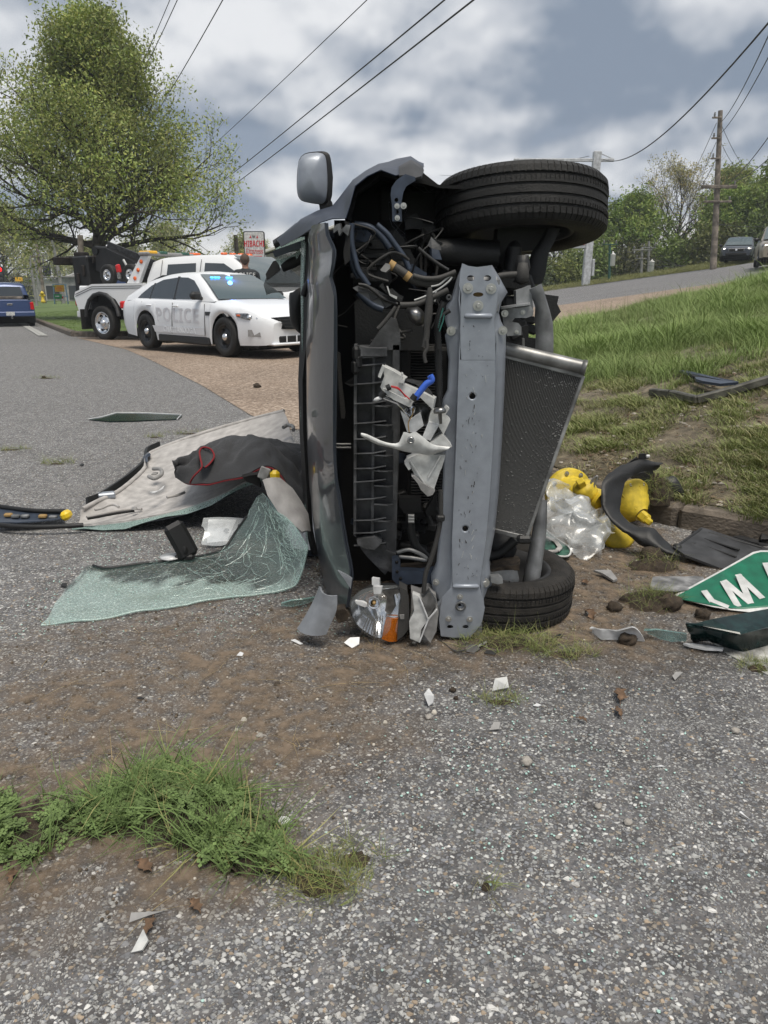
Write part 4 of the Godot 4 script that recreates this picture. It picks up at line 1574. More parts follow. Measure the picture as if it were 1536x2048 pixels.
func signal_red() -> StandardMaterial3D:
	if not M.has("signal_light"):
		var m := mat("signal_light", Color(1, 0.1, 0.1), 0.3)
		m.emission_enabled = true
		m.emission = Color(1.0, 0.06, 0.08)
		m.emission_energy_multiplier = 1.2
	return M.signal_light

func far_right() -> void:
	pass

# ---------------------------------------------------------------- vehicles (x forward, y up, z to the right)
func lerp_row(rows: Array, x: float) -> Array:
	for i in rows.size() - 1:
		if x <= rows[i + 1][0]:
			var t := clampf((x - rows[i][0]) / (rows[i + 1][0] - rows[i][0]), 0.0, 1.0)
			var out: Array = [x]
			for k in range(1, rows[i].size()):
				var p0: float = rows[maxi(i - 1, 0)][k]
				var p3: float = rows[mini(i + 2, rows.size() - 1)][k]
				out.append(lerpf(lerpf(rows[i][k], rows[i + 1][k], t), cubic_interpolate(rows[i][k], rows[i + 1][k], p0, p3, t), 0.5))
			return out
	return rows[-1].duplicate()

# rows: [x, half width, bottom, shoulder, top]; wheels: [x, wheel radius]
func car_body(o: Node3D, rows: Array, wheels: Array, paint: Material, called := "body") -> MeshInstance3D:
	var xs: Array = []
	for r in rows:
		xs.append(r[0])
	var x: float = rows[0][0]
	while x < rows[-1][0]:
		xs.append(x)
		x += 0.12
	for w in wheels:
		var a: float = w[1] + 0.065
		for k in 13:
			xs.append(w[0] + a * cos(PI * k / 12.0))
		xs.append(w[0] + a + 0.002)
		xs.append(w[0] - a - 0.002)
	xs.sort()
	var st := begin(0)
	var rings: Array = []
	for xx in xs:
		if xx < rows[0][0] or xx > rows[-1][0]:
			continue
		var r := lerp_row(rows, xx)
		var yb: float = r[2]
		var flare := 0.0
		for w in wheels:
			var a: float = w[1] + 0.065
			var dx := absf(xx - w[0])
			if dx <= a + 0.0005:
				yb = maxf(yb, w[1] + sqrt(maxf(a * a - dx * dx, 0.0)))
			flare = maxf(flare, 0.022 * clampf(1.0 - (dx - a) / 0.12, 0.0, 1.0))
		var hw: float = r[1]
		var sh: float = maxf(r[3], yb + 0.06)
		var yt: float = maxf(r[4], sh + 0.015)
		var half: Array = [Vector2(hw * 0.95 + flare, yb), Vector2(hw * 0.985 + flare, lerpf(yb, sh, 0.22)), Vector2(hw + flare * 0.6, lerpf(yb, sh, 0.55)), Vector2(hw * 0.995, lerpf(yb, sh, 0.8)), Vector2(hw * 0.965, sh), Vector2(hw * 0.88, lerpf(sh, yt, 0.72)), Vector2(hw * 0.55, lerpf(sh, yt, 0.96)), Vector2(0, yt)]
		var ring: Array = []
		for p in half:
			ring.append(Vector3(xx, p.y, p.x))
		for k in range(half.size() - 2, -1, -1):
			ring.append(Vector3(xx, half[k].y, -half[k].x))
		rings.append(ring)
	for i in rings.size() - 1:
		for k in rings[i].size() - 1:
			quad(st, rings[i][k], rings[i][k + 1], rings[i + 1][k + 1], rings[i + 1][k])
	for e in [0, rings.size() - 1]:
		st.set_smooth_group(-1)
		var ring: Array = rings[e]
		for k in 7:
			quad(st, ring[k], ring[14 - k], ring[13 - k], ring[k + 1])
	return put(called, st, paint, o)

# roof: [x, height] along the top; half width falls from the belt by lean per metre
func cabin(o: Node3D, roof: Array, belt: float, hw: float, lean: float, paint: Material) -> void:
	var st := begin(0)
	var rings: Array = []
	var n := 28
	for i in n + 1:
		var x := lerpf(roof[0][0], roof[-1][0], i / float(n))
		var yr: float = maxf(lerp_row(roof, x)[1], belt + 0.012)
		var ring: Array = []
		var half: Array = [Vector2(hw, belt), Vector2(hw - lean * (yr - belt) * 0.55, lerpf(belt, yr, 0.55)), Vector2(hw - lean * (yr - belt) * 0.94, lerpf(belt, yr, 0.94)), Vector2((hw - lean * (yr - belt)) * 0.86, yr), Vector2(0, yr + 0.03 * smoothstep(0.0, 0.4, yr - belt))]
		for p in half:
			ring.append(Vector3(x, p.y, p.x))
		for k in range(half.size() - 2, -1, -1):
			ring.append(Vector3(x, half[k].y, -half[k].x))
		rings.append(ring)
	for i in n:
		for k in rings[i].size() - 1:
			quad(st, rings[i][k], rings[i][k + 1], rings[i + 1][k + 1], rings[i + 1][k])
	put("roof", st, paint, o)

# glass or trim on the side of the cabin, given in (x, y)
func side_panel(o: Node3D, pts: Array, belt: float, hw: float, lean: float, m: Material, called := "window", proud := 0.008, sides := [1.0, -1.0]) -> void:
	for s in sides:
		var v: Array = []
		for p in pts:
			v.append(Vector3(p.x, p.y, s * (hw - lean * (p.y - belt) + proud)))
		var st := begin()
		slab(st, v, v3(0, 0, -s * 0.012))
		put(called, st, m, o)

func screen(o: Node3D, a: Vector3, b: Vector3, m: Material, called: String, bow: float, proud := 0.04) -> MeshInstance3D:
	# a, b: (x, y, half width) at the foot and at the top
	var rows: Array = []
	for i in 5:
		var t := i / 4.0
		var r: Array = []
		for k in 9:
			var u := k / 4.0 - 1.0
			r.append(Vector3(lerpf(a.x, b.x, t) + bow * (0.5 - u * u) * 0.15, lerpf(a.y, b.y, t) + proud + 0.03 * sin(t * PI), lerpf(a.z, b.z, t) * u))
		rows.append(r)
	var st := begin()
	sheet(st, rows, 0.006)
	return put(called, st, m, o)

func wheel(o: Node3D, x: float, y: float, z: float, r: float, width: float, rim: float, rim_mat: Material, hub_mat: Material, spokes: int) -> void:
	var s := signf(z)
	var b := Basis(Vector3.RIGHT, PI / 2 * s)
	var c := Vector3(x, y, z)
	var st := begin()
	var h := width * 0.5
	lathe(st, [Vector2(rim, -h * 0.8), Vector2(rim + 0.02, -h), Vector2(r - 0.05, -h * 1.02), Vector2(r - 0.012, -h * 0.86), Vector2(r, -h * 0.6), Vector2(r, h * 0.6), Vector2(r - 0.012, h * 0.86), Vector2(r - 0.05, h * 1.02), Vector2(rim + 0.02, h), Vector2(rim, h * 0.8)], c, b, 28)
	var w := put("wheel", st, M.rubber, o)
	st = begin()
	lathe(st, [Vector2(rim, h * 0.85), Vector2(rim - 0.018, h * 0.88), Vector2(rim - 0.03, h * 0.55), Vector2(rim * 0.62, h * 0.25), Vector2(rim * 0.5, h * 0.55), Vector2(rim * 0.3, h * 0.62), Vector2(0, h * 0.62)], c, b, 28)
	put("rim", st, rim_mat, w)
	st = begin()
	lathe(st, [Vector2(rim * 0.3, h * 0.6), Vector2(rim * 0.27, h * 0.95), Vector2(rim * 0.16, h * 1.05), Vector2(0, h * 1.08)], c, b, 14)
	put("hub", st, hub_mat, w)
	for k in spokes:
		var a := TAU * k / spokes
		st = begin()
		var p := c + b * Vector3(cos(a) * rim * 0.72, h * 0.5, sin(a) * rim * 0.72)
		lathe(st, [Vector2(rim * 0.13, 0.0), Vector2(0, 0.012)], p, b, 8)
		put("rim_hole", st, M.soot, w)

func groove(o: Node3D, pts: Array, m: Material, called := "door_seam") -> void:
	var st := begin()
	for i in pts.size() - 1:
		bar(st, pts[i], pts[i + 1], 0.011, 0.009, v3(0, 0, 1))
	put(called, st, m, o)

func underbody(o: Node3D, x0: float, x1: float, y: float, hw: float, wheels: Array) -> void:
	var st := begin()
	box(st, Vector3((x0 + x1) * 0.5, y + 0.12, 0), Vector3(x1 - x0, 0.2, hw * 1.72))
	for w in wheels:
		box(st, Vector3(w[0], w[1] * 1.12, 0), Vector3(w[1] * 2.3, w[1] * 1.55, hw * 1.5))
	put("underbody", st, M.soot, o)

func traffic() -> void:
	police_car()
	tow_truck()
	pickup()
	gold_car()
	officer()

func police_car() -> void:
	var o := thing("police_car", "white police sedan with black wheels parked on the brown apron", "police car", v3(-3.45, 0.006, -16.4), deg_to_rad(-44.5))
	var W2 := [[1.6, 0.365], [-1.27, 0.365]]
	var rows := [[-2.5, 0.70, 0.46, 0.84, 0.95], [-2.42, 0.82, 0.36, 0.90, 1.04], [-2.2, 0.90, 0.28, 0.95, 1.09], [-1.7, 0.94, 0.24, 0.985, 1.10], [-0.8, 0.95, 0.2, 0.985, 1.07], [0.3, 0.95, 0.2, 0.97, 1.05], [1.1, 0.945, 0.21, 0.955, 1.045], [1.6, 0.94, 0.22, 0.93, 1.01], [2.1, 0.915, 0.23, 0.87, 0.95], [2.42, 0.86, 0.24, 0.80, 0.86], [2.6, 0.76, 0.25, 0.72, 0.765], [2.68, 0.62, 0.28, 0.62, 0.65]]
	car_body(o, rows, W2, M.car_white)
	underbody(o, -2.35, 2.45, 0.17, 0.93, W2)
	var roof := [[-2.08, 1.07], [-1.75, 1.22], [-1.3, 1.40], [-0.75, 1.50], [-0.2, 1.535], [0.25, 1.52], [0.55, 1.42], [1.28, 1.0]]
	cabin(o, roof, 0.99, 0.885, 0.46, M.car_white)
	side_panel(o, [Vector2(-1.62, 1.04), Vector2(-1.5, 1.13), Vector2(-1.2, 1.29), Vector2(-0.8, 1.40), Vector2(-0.3, 1.44), Vector2(-0.26, 1.44), Vector2(-0.2, 1.03)], 0.99, 0.885, 0.46, M.car_glass)
	side_panel(o, [Vector2(-0.12, 1.03), Vector2(-0.2, 1.445), Vector2(0.1, 1.435), Vector2(0.35, 1.38), Vector2(0.62, 1.22), Vector2(0.86, 1.03)], 0.99, 0.885, 0.46, M.car_glass)
	side_panel(o, [Vector2(-0.215, 1.02), Vector2(-0.285, 1.46), Vector2(-0.2, 1.46), Vector2(-0.105, 1.02)], 0.99, 0.885, 0.46, M.black_gloss, "pillar", 0.004)
	side_panel(o, [Vector2(-1.14, 1.03), Vector2(-1.12, 1.33), Vector2(-1.08, 1.34), Vector2(-1.10, 1.03)], 0.99, 0.885, 0.46, M.black_gloss, "pillar", 0.011)
	var ws := screen(o, v3(1.30, 1.0, 0.80), v3(0.42, 1.455, 0.60), M.screen_glass, "windscreen", 0.12)
	screen(o, v3(-1.95, 1.10, 0.74), v3(-1.05, 1.455, 0.58), M.car_glass, "rear_window", -0.1)
	var st := begin()
	for t in [[0.55, 0.7], [0.05, 0.35]]:
		bar(st, v3(1.28, 1.045, t[0]), v3(1.2, 1.075, t[0] - 0.6), 0.02, 0.015)
	put("wiper", st, M.black_gloss, ws)
	# blue lights behind the top of the windscreen
	var lamp := StandardMaterial3D.new()
	lamp.resource_name = "blue_lamp"
	lamp.albedo_color = Color(0.2, 0.5, 1.0)
	lamp.emission_enabled = true
	lamp.emission = Color(0.25, 0.6, 1.0)
	lamp.emission_energy_multiplier = 2.6
	st = begin()
	rbox(st, v3(0.60, 1.40, 0.24), v3(0.05, 0.05, 0.6), 0.01)
	var bar_ := put("light_bar", st, M.black_gloss, o)
	for z in [0.48, 0.40, 0.33, 0.12, 0.04]:
		st = begin()
		rbox(st, v3(0.615, 1.435, z), v3(0.05, 0.03, 0.055), 0.008)
		put("blue_lamp", st, lamp, bar_)
	var lt := OmniLight3D.new()
	lt.name = "blue_light"
	lt.light_color = Color(0.25, 0.5, 1.0)
	lt.light_energy = 0.06
	lt.omni_range = 4.0
	lt.omni_attenuation = 2.0
	lt.light_size = 0.05
	lt.shadow_enabled = true
	lt.position = v3(0.72, 1.44, 0.1)
	o.add_child(lt)
	wheel(o, 1.6, 0.365, 0.83, 0.365, 0.245, 0.235, M.black_gloss, M.chrome, 8)
	wheel(o, -1.27, 0.365, 0.83, 0.365, 0.245, 0.235, M.black_gloss, M.chrome, 8)
	wheel(o, 1.6, 0.365, -0.83, 0.365, 0.245, 0.235, M.black_gloss, M.chrome, 0)
	wheel(o, -1.27, 0.365, -0.83, 0.365, 0.245, 0.235, M.black_gloss, M.chrome, 0)
	for s in [1.0, -1.0]:
		st = begin()
		rbox(st, v3(0.17, 0.26, s * 0.915), v3(1.9, 0.16, 0.07), 0.03)
		put("sill", st, M.black_plastic, o)
		st = begin()
		rbox(st, v3(0.80, 1.10, s * 0.99), v3(0.16, 0.15, 0.22), 0.05)
		bar(st, v3(0.82, 1.04, s * 0.86), v3(0.82, 1.07, s * 0.95), 0.06, 0.06)
		put("wing_mirror", st, M.black_plastic, o)
		for x in [-1.05, 0.0]:
			st = begin()
			rbox(st, Vector3(x, 0.90, s * 0.962), v3(0.19, 0.035, 0.035), 0.012)
			put("door_handle", st, M.car_white, o)
		groove(o, [v3(-0.2, 0.36, s * 0.955), v3(-0.17, 0.7, s * 0.953), v3(-0.14, 0.96, s * 0.935)], M.dark_grey)
		groove(o, [v3(0.98, 0.36, s * 0.952), v3(1.0, 0.7, s * 0.95), v3(0.98, 0.95, s * 0.92)], M.dark_grey)
		groove(o, [v3(-1.32, 0.86, s * 0.955), v3(-1.36, 0.97, s * 0.93)], M.trim_grey)
		st = begin()
		slab(st, [v3(1.02, 0.81, s * 0.952), v3(1.30, 0.81, s * 0.95), v3(1.24, 0.74, s * 0.955), v3(1.04, 0.74, s * 0.957)], v3(0, 0, -s * 0.02))
		put("fender_vent", st, M.black_gloss, o)
		# headlight wrapping round the corner
		st = begin()
		sheet(st, between([v3(1.98, 0.80, s * 0.93), v3(2.22, 0.805, s * 0.885), v3(2.43, 0.79, s * 0.80), v3(2.56, 0.745, s * 0.67)], [v3(2.04, 0.74, s * 0.945), v3(2.25, 0.70, s * 0.91), v3(2.45, 0.665, s * 0.825), v3(2.57, 0.66, s * 0.72)], 3, v3(0.012, 0.004, s * 0.012)), 0.01 * s)
		var hl := put("headlight", st, M.dull_chrome, o)
		for c in [v3(2.33, 0.745, s * 0.87), v3(2.46, 0.725, s * 0.79)]:
			st = begin()
			lathe(st, [Vector2(0.045, 0), Vector2(0.03, 0.02), Vector2(0, 0.026)], c, Basis(v3(0, 0, 1), -0.9) * Basis(Vector3.RIGHT, 0.5 * s), 12)
			put("lamp_bowl", st, M.chrome, hl)
		st = begin()
		rbox(st, v3(2.08, 0.765, s * 0.938), v3(0.1, 0.03, 0.02), 0.006)
		put("side_lamp", st, M.orange_lens, hl)
		# bumper recess with fog lamp
		st = begin()
		sheet(st, between([v3(2.3, 0.52, s * 0.90), v3(2.52, 0.52, s * 0.80)], [v3(2.3, 0.40, s * 0.905), v3(2.54, 0.40, s * 0.80)], 2), 0.012 * s)
		put("bumper_recess", st, M.trim_grey, o)
	# grille and lower openings
	st = begin()
	sheet(st, between([v3(2.60, 0.73, -0.62), v3(2.68, 0.745, -0.3), v3(2.70, 0.75, 0.0), v3(2.68, 0.745, 0.3), v3(2.60, 0.73, 0.62)], [v3(2.66, 0.53, -0.44), v3(2.71, 0.52, -0.25), v3(2.725, 0.515, 0), v3(2.71, 0.52, 0.25), v3(2.66, 0.53, 0.44)], 3), 0.02)
	var gr := put("grille", st, M.black_gloss, o)
	for k in 6:
		st = begin()
		var z := -0.5 + 0.2 * k
		bar(st, v3(2.69, 0.72, z), v3(2.725, 0.53, z * 0.7), 0.012, 0.012, v3(0, 0, 1))
		put("grille_bar", st, M.dark_grey, gr)
	for k in 3:
		st = begin()
		bar(st, v3(2.73, 0.57 + k * 0.06, -0.4 - 0.07 * k), v3(2.73, 0.57 + k * 0.06, 0.4 + 0.07 * k), 0.012, 0.012)
		put("grille_bar", st, M.dark_grey, gr)
	st = begin()
	rbox(st, v3(2.665, 0.35, 0), v3(0.09, 0.11, 1.0), 0.02)
	var lo := put("lower_grille", st, M.soot, o)
	for z in [-0.35, -0.12, 0.12, 0.35]:
		st = begin()
		rbox(st, v3(2.715, 0.35, z), v3(0.02, 0.12, 0.02), 0.004)
		put("grille_bar", st, M.car_white, lo)
	st = begin()
	rbox(st, v3(2.62, 0.265, 0), v3(0.22, 0.05, 1.3), 0.02)
	put("chin", st, M.car_white, o)
	st = begin()
	rbox(st, v3(-2.46, 0.88, 0.68), v3(0.12, 0.16, 0.34), 0.03)
	put("tail_light", st, M.red_lens, o)
	# faint ghost lettering on the doors
	lettering("POLICE", 0.26, 0.004, M.faint_print, o, Transform3D(Basis().scaled(v3(1.3, 1, 1)), v3(0.0, 0.72, 0.951)))
	st = begin()
	slab(st, [v3(-0.95, 0.50, 0.958), v3(0.98, 0.50, 0.956), v3(0.98, 0.37, 0.957), v3(-0.86, 0.37, 0.959)], v3(0, 0, -0.006))
	var bd := put("band", st, M.band_print, o)
	lettering("CHATTANOOGA", 0.105, 0.004, M.car_white, bd, Transform3D(Basis().scaled(v3(1.1, 1, 1)), v3(0.08, 0.437, 0.962)))

func tow_truck() -> void:
	var turn := deg_to_rad(-30.0)
	var f := Vector3(cos(turn), 0, -sin(turn))
	var n := Vector3(sin(turn), 0, cos(turn))
	var at: Vector3 = v3(-7.399, -.108, -21) + f * 2.36 - n * 1.0
	at.y = -0.09
	var o := thing("tow_truck", "white crew cab tow truck with black boom, parked behind the police sedan", "tow truck", at, turn)
	o.scale = Vector3.ONE * 1.05
	var W2 := [[3.1, 0.41], [-2.25, 0.42]]
	# cab and bonnet
	var rows := [[-0.7, 0.93, 0.5, 1.1, 1.3], [-0.6, 0.98, 0.45, 1.12, 1.32], [0.5, 0.99, 0.42, 1.14, 1.33], [2.2, 0.99, 0.42, 1.14, 1.33], [2.7, 0.985, 0.45, 1.13, 1.3], [3.6, 0.96, 0.5, 1.08, 1.2], [4.1, 0.92, 0.5, 1.02, 1.12], [4.25, 0.8, 0.55, 0.95, 1.0]]
	car_body(o, rows, [[3.1, 0.41]], M.truck_white, "cab_body")
	var roof := [[-0.72, 1.5], [-0.62, 1.88], [-0.3, 1.96], [0.8, 2.0], [1.6, 1.98], [1.95, 1.86], [2.75, 1.3]]
	cabin(o, roof, 1.26, 0.93, 0.28, M.truck_white)
	side_panel(o, [Vector2(-0.1, 1.36), Vector2(-0.1, 1.80), Vector2(0.78, 1.82), Vector2(0.84, 1.36)], 1.26, 0.93, 0.28, M.car_glass)
	side_panel(o, [Vector2(1.08, 1.36), Vector2(1.06, 1.82), Vector2(1.62, 1.80), Vector2(1.95, 1.64), Vector2(2.3, 1.36)], 1.26, 0.93, 0.28, M.car_glass)
	screen(o, v3(2.78, 1.33, 0.82), v3(1.85, 1.93, 0.68), M.screen_glass, "windscreen", 0.12)
	for s in [1.0, -1.0]:
		for x in [-0.28, 0.95]:
			groove(o, [Vector3(x, 0.6, s * 0.995), Vector3(x, 1.2, s * 0.97), Vector3(x, 1.9, s * 0.77)], M.dark_grey)
		st_mirror(o, v3(1.98, 1.5, s * 1.12))
	# white rear body with black stripes
	var st := begin()
	for s in [1.0, -1.0]:
		var prof: Array = [v3(-3.25, 1.05, s), v3(-3.2, 1.17, s), v3(-2.55, 1.36, s), v3(-0.75, 1.38, s), v3(-0.75, 0.75, s), v3(-1.55, 0.75, s), v3(-1.75, 1.0, s), v3(-2.0, 1.10, s), v3(-2.5, 1.10, s), v3(-2.75, 1.0, s), v3(-2.9, 0.72, s), v3(-3.1, 0.62, s)]
		slab(st, prof, v3(0, 0, -0.12 * s))
	put("side_panel", st, M.truck_white, o)
	st = begin()
	rbox(st, v3(-2.0, 1.25, 0), v3(2.4, 0.14, 1.76), 0.03)
	put("deck", st, M.truck_white, o)
	st = begin()
	box(st, v3(-1.0, 0.75, 0), v3(4.3, 0.3, 1.1))
	box(st, v3(-2.25, 0.8, 0), v3(0.9, 0.6, 1.5))
	put("chassis", st, M.soot, o)
	for s in [1.0, -1.0]:
		for y in [0.0, 0.05]:
			groove(o, [v3(-3.2, 1.11 - y, s * 1.005), v3(-2.55, 1.30 - y, s * 1.005), v3(-0.8, 1.32 - y, s * 1.005)], M.black_gloss, "stripe")
		st = begin()
		var arc: Array = []
		for k in 9:
			var a := PI * (0.02 + 0.98 * k / 8.0)
			arc.append(v3(-2.25 + cos(a) * 0.60, 0.56 + sin(a) * 0.58, s * 1.02))
		tube(st, arc, 0.05, 6)
		put("wheel_arch", st, M.dark_grey, o)
		st = begin()
		rbox(st, v3(-2.92, 0.5, s * 0.93), v3(0.03, 0.5, 0.4), 0.005)
		put("mud_flap", st, M.rubber, o)
		st = begin()
		rbox(st, v3(-3.27, 0.93, s * 0.88), v3(0.06, 0.2, 0.16), 0.02)
		put("tail_light", st, M.red_lens, o)
		wheel(o, -2.25, 0.42, s * 0.93, 0.42, 0.26, 0.27, M.chrome, M.chrome, 6)
		wheel(o, 3.1, 0.41, s * 0.86, 0.41, 0.26, 0.26, M.chrome, M.chrome, 6)
	st = begin()
	rbox(st, v3(-3.22, 0.62, 0), v3(0.14, 0.16, 1.9), 0.02)
	put("bumper", st, M.truck_white, o)
	# sloping light pylon behind the cab
	for s in [1.0, -1.0]:
		st = begin()
		slab(st, [v3(-1.35, 1.38, s * 0.95), v3(-0.88, 2.0, s * 0.88), v3(-0.62, 2.0, s * 0.88), v3(-0.95, 1.38, s * 0.95)], v3(0, 0, -0.1 * s))
		var py := put("light_pylon", st, M.truck_white, o)
		for k in 3:
			st = begin()
			var t := 0.12 + 0.33 * k
			lathe(st, [Vector2(0.05, 0), Vector2(0.045, 0.02), Vector2(0, 0.03)], Vector3(lerpf(-1.1, -0.78, t), lerpf(1.42, 2.0, t), s * lerpf(0.95, 0.885, t)), Basis(Vector3.RIGHT, PI / 2 * s), 12)
			put("marker_lamp", st, M.orange_lens, py)
	st = begin()
	rbox(st, v3(-0.72, 2.05, 0), v3(0.36, 0.09, 1.9), 0.03)
	var lb := put("light_bar", st, M.trim_grey, o)
	for q in [[0.45, M.faded_green], [0.78, M.far_yellow], [-0.3, M.faded_green], [-0.7, M.orange_lens]]:
		st = begin()
		rbox(st, v3(-0.72, 2.08, q[0]), v3(0.38, 0.075, 0.26), 0.02)
		put("beacon", st, q[1], lb)
	for k in 4:
		st = begin()
		rbox(st, v3(1.35, 2.025, -0.45 + 0.3 * k), v3(0.12, 0.05, 0.14), 0.02)
		put("roof_lamp", st, M.orange_lens, o)
	# boom
	st = begin()
	slab(st, [v3(-3.1, 2.24, 0.28), v3(-2.75, 2.24, 0.28), v3(-0.95, 1.62, 0.28), v3(-0.95, 1.4, 0.28), v3(-2.3, 1.42, 0.28), v3(-2.6, 1.55, 0.28), v3(-3.2, 1.7, 0.28)], v3(0, 0, -0.56))
	var bm := put("boom", st, M.tow_black, o)
	st = begin()
	bar(st, v3(-3.0, 2.27, 0), v3(-0.95, 1.65, 0), 0.34, 0.05, v3(0, 0, 1))
	put("boom_top", st, M.dark_grey, bm)
	lettering("4x4", 0.17, 0.01, M.sign_white, bm, Transform3D(Basis(v3(0, 0, 1), -0.38), v3(-1.62, 1.73, 0.292)))
	st = begin()
	rbox(st, v3(-1.6, 1.63, 0.285), v3(0.3, 0.03, 0.008), 0.003, Basis(v3(0, 0, 1), -0.38))
	put("print", st, M.sign_white, bm)
	st = begin()
	tube(st, [v3(-3.12, 2.2, -0.3), v3(-3.12, 2.2, 0.32)], 0.11, 12)
	tube(st, [v3(-3.1, 2.12, 0.12), v3(-3.25, 2.05, 0.12), v3(-3.27, 1.9, 0.12)], 0.03, 6)
	put("boom_pulley", st, M.tow_black, bm)
	st = begin()
	tube(st, [v3(-2.05, 1.95, 0.36), v3(-1.75, 1.52, 0.36)], 0.03, 8)
	put("ram", st, M.white_plastic, bm)
	st = begin()
	rbox(st, v3(-3.62, 1.32, 0.1), v3(0.6, 1.5, 0.62), 0.04, Basis(v3(0, 0, 1), 0.03))
	var mast := put("lift_mast", st, M.tow_black, o)
	st = begin()
	rbox(st, v3(-3.85, 1.98, 0.1), v3(1.1, 0.2, 0.3), 0.03)
	rbox(st, v3(-3.9, 2.1, 0.1), v3(0.3, 0.16, 0.3), 0.03)
	put("lift_arm", st, M.rusty_black, mast)
	st = begin()
	rbox(st, v3(-4.3, 1.95, 0.1), v3(0.18, 0.2, 1.1), 0.02)
	put("crossbar", st, M.rusty_black, mast)
	for q in [[-3.5, 1.7, 0.43], [-3.45, 1.2, 0.43], [-3.72, 1.5, 0.43]]:
		st = begin()
		rbox(st, Vector3(q[0], q[1], q[2]), v3(0.1, 0.28, 0.06), 0.02)
		put("bracket", st, M.rusty_black, mast)
	# dolly carried on the deck
	var d := thing("tow_dolly", "small two wheeled tow dolly strapped on the deck of the tow truck", "dolly", o.transform * v3(-1.75, 1.32, 0.62), turn)
	for x in [-0.42, 0.42]:
		wheel(d, x, 0.27, 0.16, 0.27, 0.17, 0.14, M.chrome, M.dull_chrome, 5)
	st = begin()
	rbox(st, v3(0, 0.22, 0.0), v3(1.2, 0.09, 0.1), 0.01)
	put("frame", st, M.tow_black, d)
	st = begin()
	rbox(st, v3(0, 0.42, 0.2), v3(0.14, 0.22, 0.1), 0.03, Basis(v3(0, 0, 1), 0.2))
	put("hydraulic_pump", st, M.red_lens, d)
	st = begin()
	rbox(st, v3(0.02, 0.25, 0.22), v3(0.1, 0.16, 0.08), 0.02, Basis(v3(0, 0, 1), 0.2))
	put("pump_foot", st, M.aluminium, d)

func st_mirror(o: Node3D, c: Vector3) -> void:
	var st := begin()
	rbox(st, c, v3(0.14, 0.2, 0.2), 0.05)
	put("wing_mirror", st, M.truck_white, o)

func pickup() -> void:
	var turn := atan2(-ROAD_DIR.z, ROAD_DIR.x)
	var at := Vector3(-15.605, -.055, -33)
	at.y = far_height(at.x, 33.0) + 0.005
	var o := thing("pickup_truck", "dark blue pickup driving away down the road at the left edge", "pickup", at, turn)
	var W2 := [[1.6, 0.36], [-1.5, 0.36]]
	var rows := [[-2.5, 0.84, 0.42, 0.86, 1.02], [-2.42, 0.87, 0.4, 0.88, 1.04], [-0.7, 0.88, 0.38, 0.9, 1.04], [0.9, 0.88, 0.38, 0.9, 1.03], [1.6, 0.87, 0.4, 0.88, 0.99], [2.4, 0.8, 0.42, 0.8, 0.88]]
	car_body(o, rows, W2, M.pickup_blue)
	underbody(o, -2.3, 2.2, 0.3, 0.85, W2)
	cabin(o, [[-0.78, 1.2], [-0.68, 1.58], [-0.4, 1.66], [0.3, 1.67], [0.6, 1.58], [1.2, 1.0]], 0.98, 0.84, 0.28, M.pickup_blue)
	var st := begin()
	slab(st, [v3(-0.80, 1.09, -0.62), v3(-0.80, 1.09, 0.62), v3(-0.735, 1.52, 0.52), v3(-0.735, 1.52, -0.52)], v3(0.03, 0, 0))
	put("rear_window", st, M.car_glass, o)
	st = begin()
	rbox(st, v3(-0.95, 1.10, 0), v3(0.12, 0.1, 1.1), 0.01)
	put("bed_load", st, M.pole_wood, o)
	side_panel(o, [Vector2(-0.4, 1.05), Vector2(-0.38, 1.55), Vector2(0.35, 1.55), Vector2(0.75, 1.05)], 0.98, 0.84, 0.28, M.car_glass)
	st = begin()
	rbox(st, v3(-2.5, 0.78, 0), v3(0.05, 0.5, 1.36), 0.02)
	var tg := put("tailgate", st, M.pickup_blue, o)
	st = begin()
	rbox(st, v3(-2.53, 0.86, 0), v3(0.012, 0.07, 0.2), 0.005)
	put("oval_badge", st, M.dull_chrome, tg)
	st = begin()
	rbox(st, v3(-2.58, 0.5, 0), v3(0.18, 0.18, 1.72), 0.03)
	var bp := put("bumper", st, M.pickup_blue, o)
	st = begin()
	rbox(st, v3(-2.675, 0.52, -0.02), v3(0.012, 0.14, 0.3), 0.004)
	put("number_plate", st, M.sign_white, bp)
	st = begin()
	tube(st, [v3(-2.5, 0.36, 0.02), v3(-2.8, 0.36, 0.02)], 0.035, 8)
	lathe(st, [Vector2(0, 0), Vector2(0.03, 0.02), Vector2(0.03, 0.05), Vector2(0, 0.07)], v3(-2.78, 0.38, 0.02), Basis(), 10)
	put("tow_hitch", st, M.dull_chrome, bp)
	for s in [1.0, -1.0]:
		st = begin()
		rbox(st, v3(-2.46, 0.8, s * 0.78), v3(0.1, 0.3, 0.14), 0.02)
		put("tail_light", st, M.red_lens, o)
		wheel(o, -1.5, 0.36, s * 0.75, 0.36, 0.23, 0.2, M.dull_chrome, M.dull_chrome, 0)
		wheel(o, 1.6, 0.36, s * 0.75, 0.36, 0.23, 0.2, M.dull_chrome, M.dull_chrome, 0)
		st = begin()
		rbox(st, v3(-2.0, 0.32, s * 0.76), v3(0.02, 0.36, 0.26), 0.004)
		put("mud_flap", st, M.rubber, o)

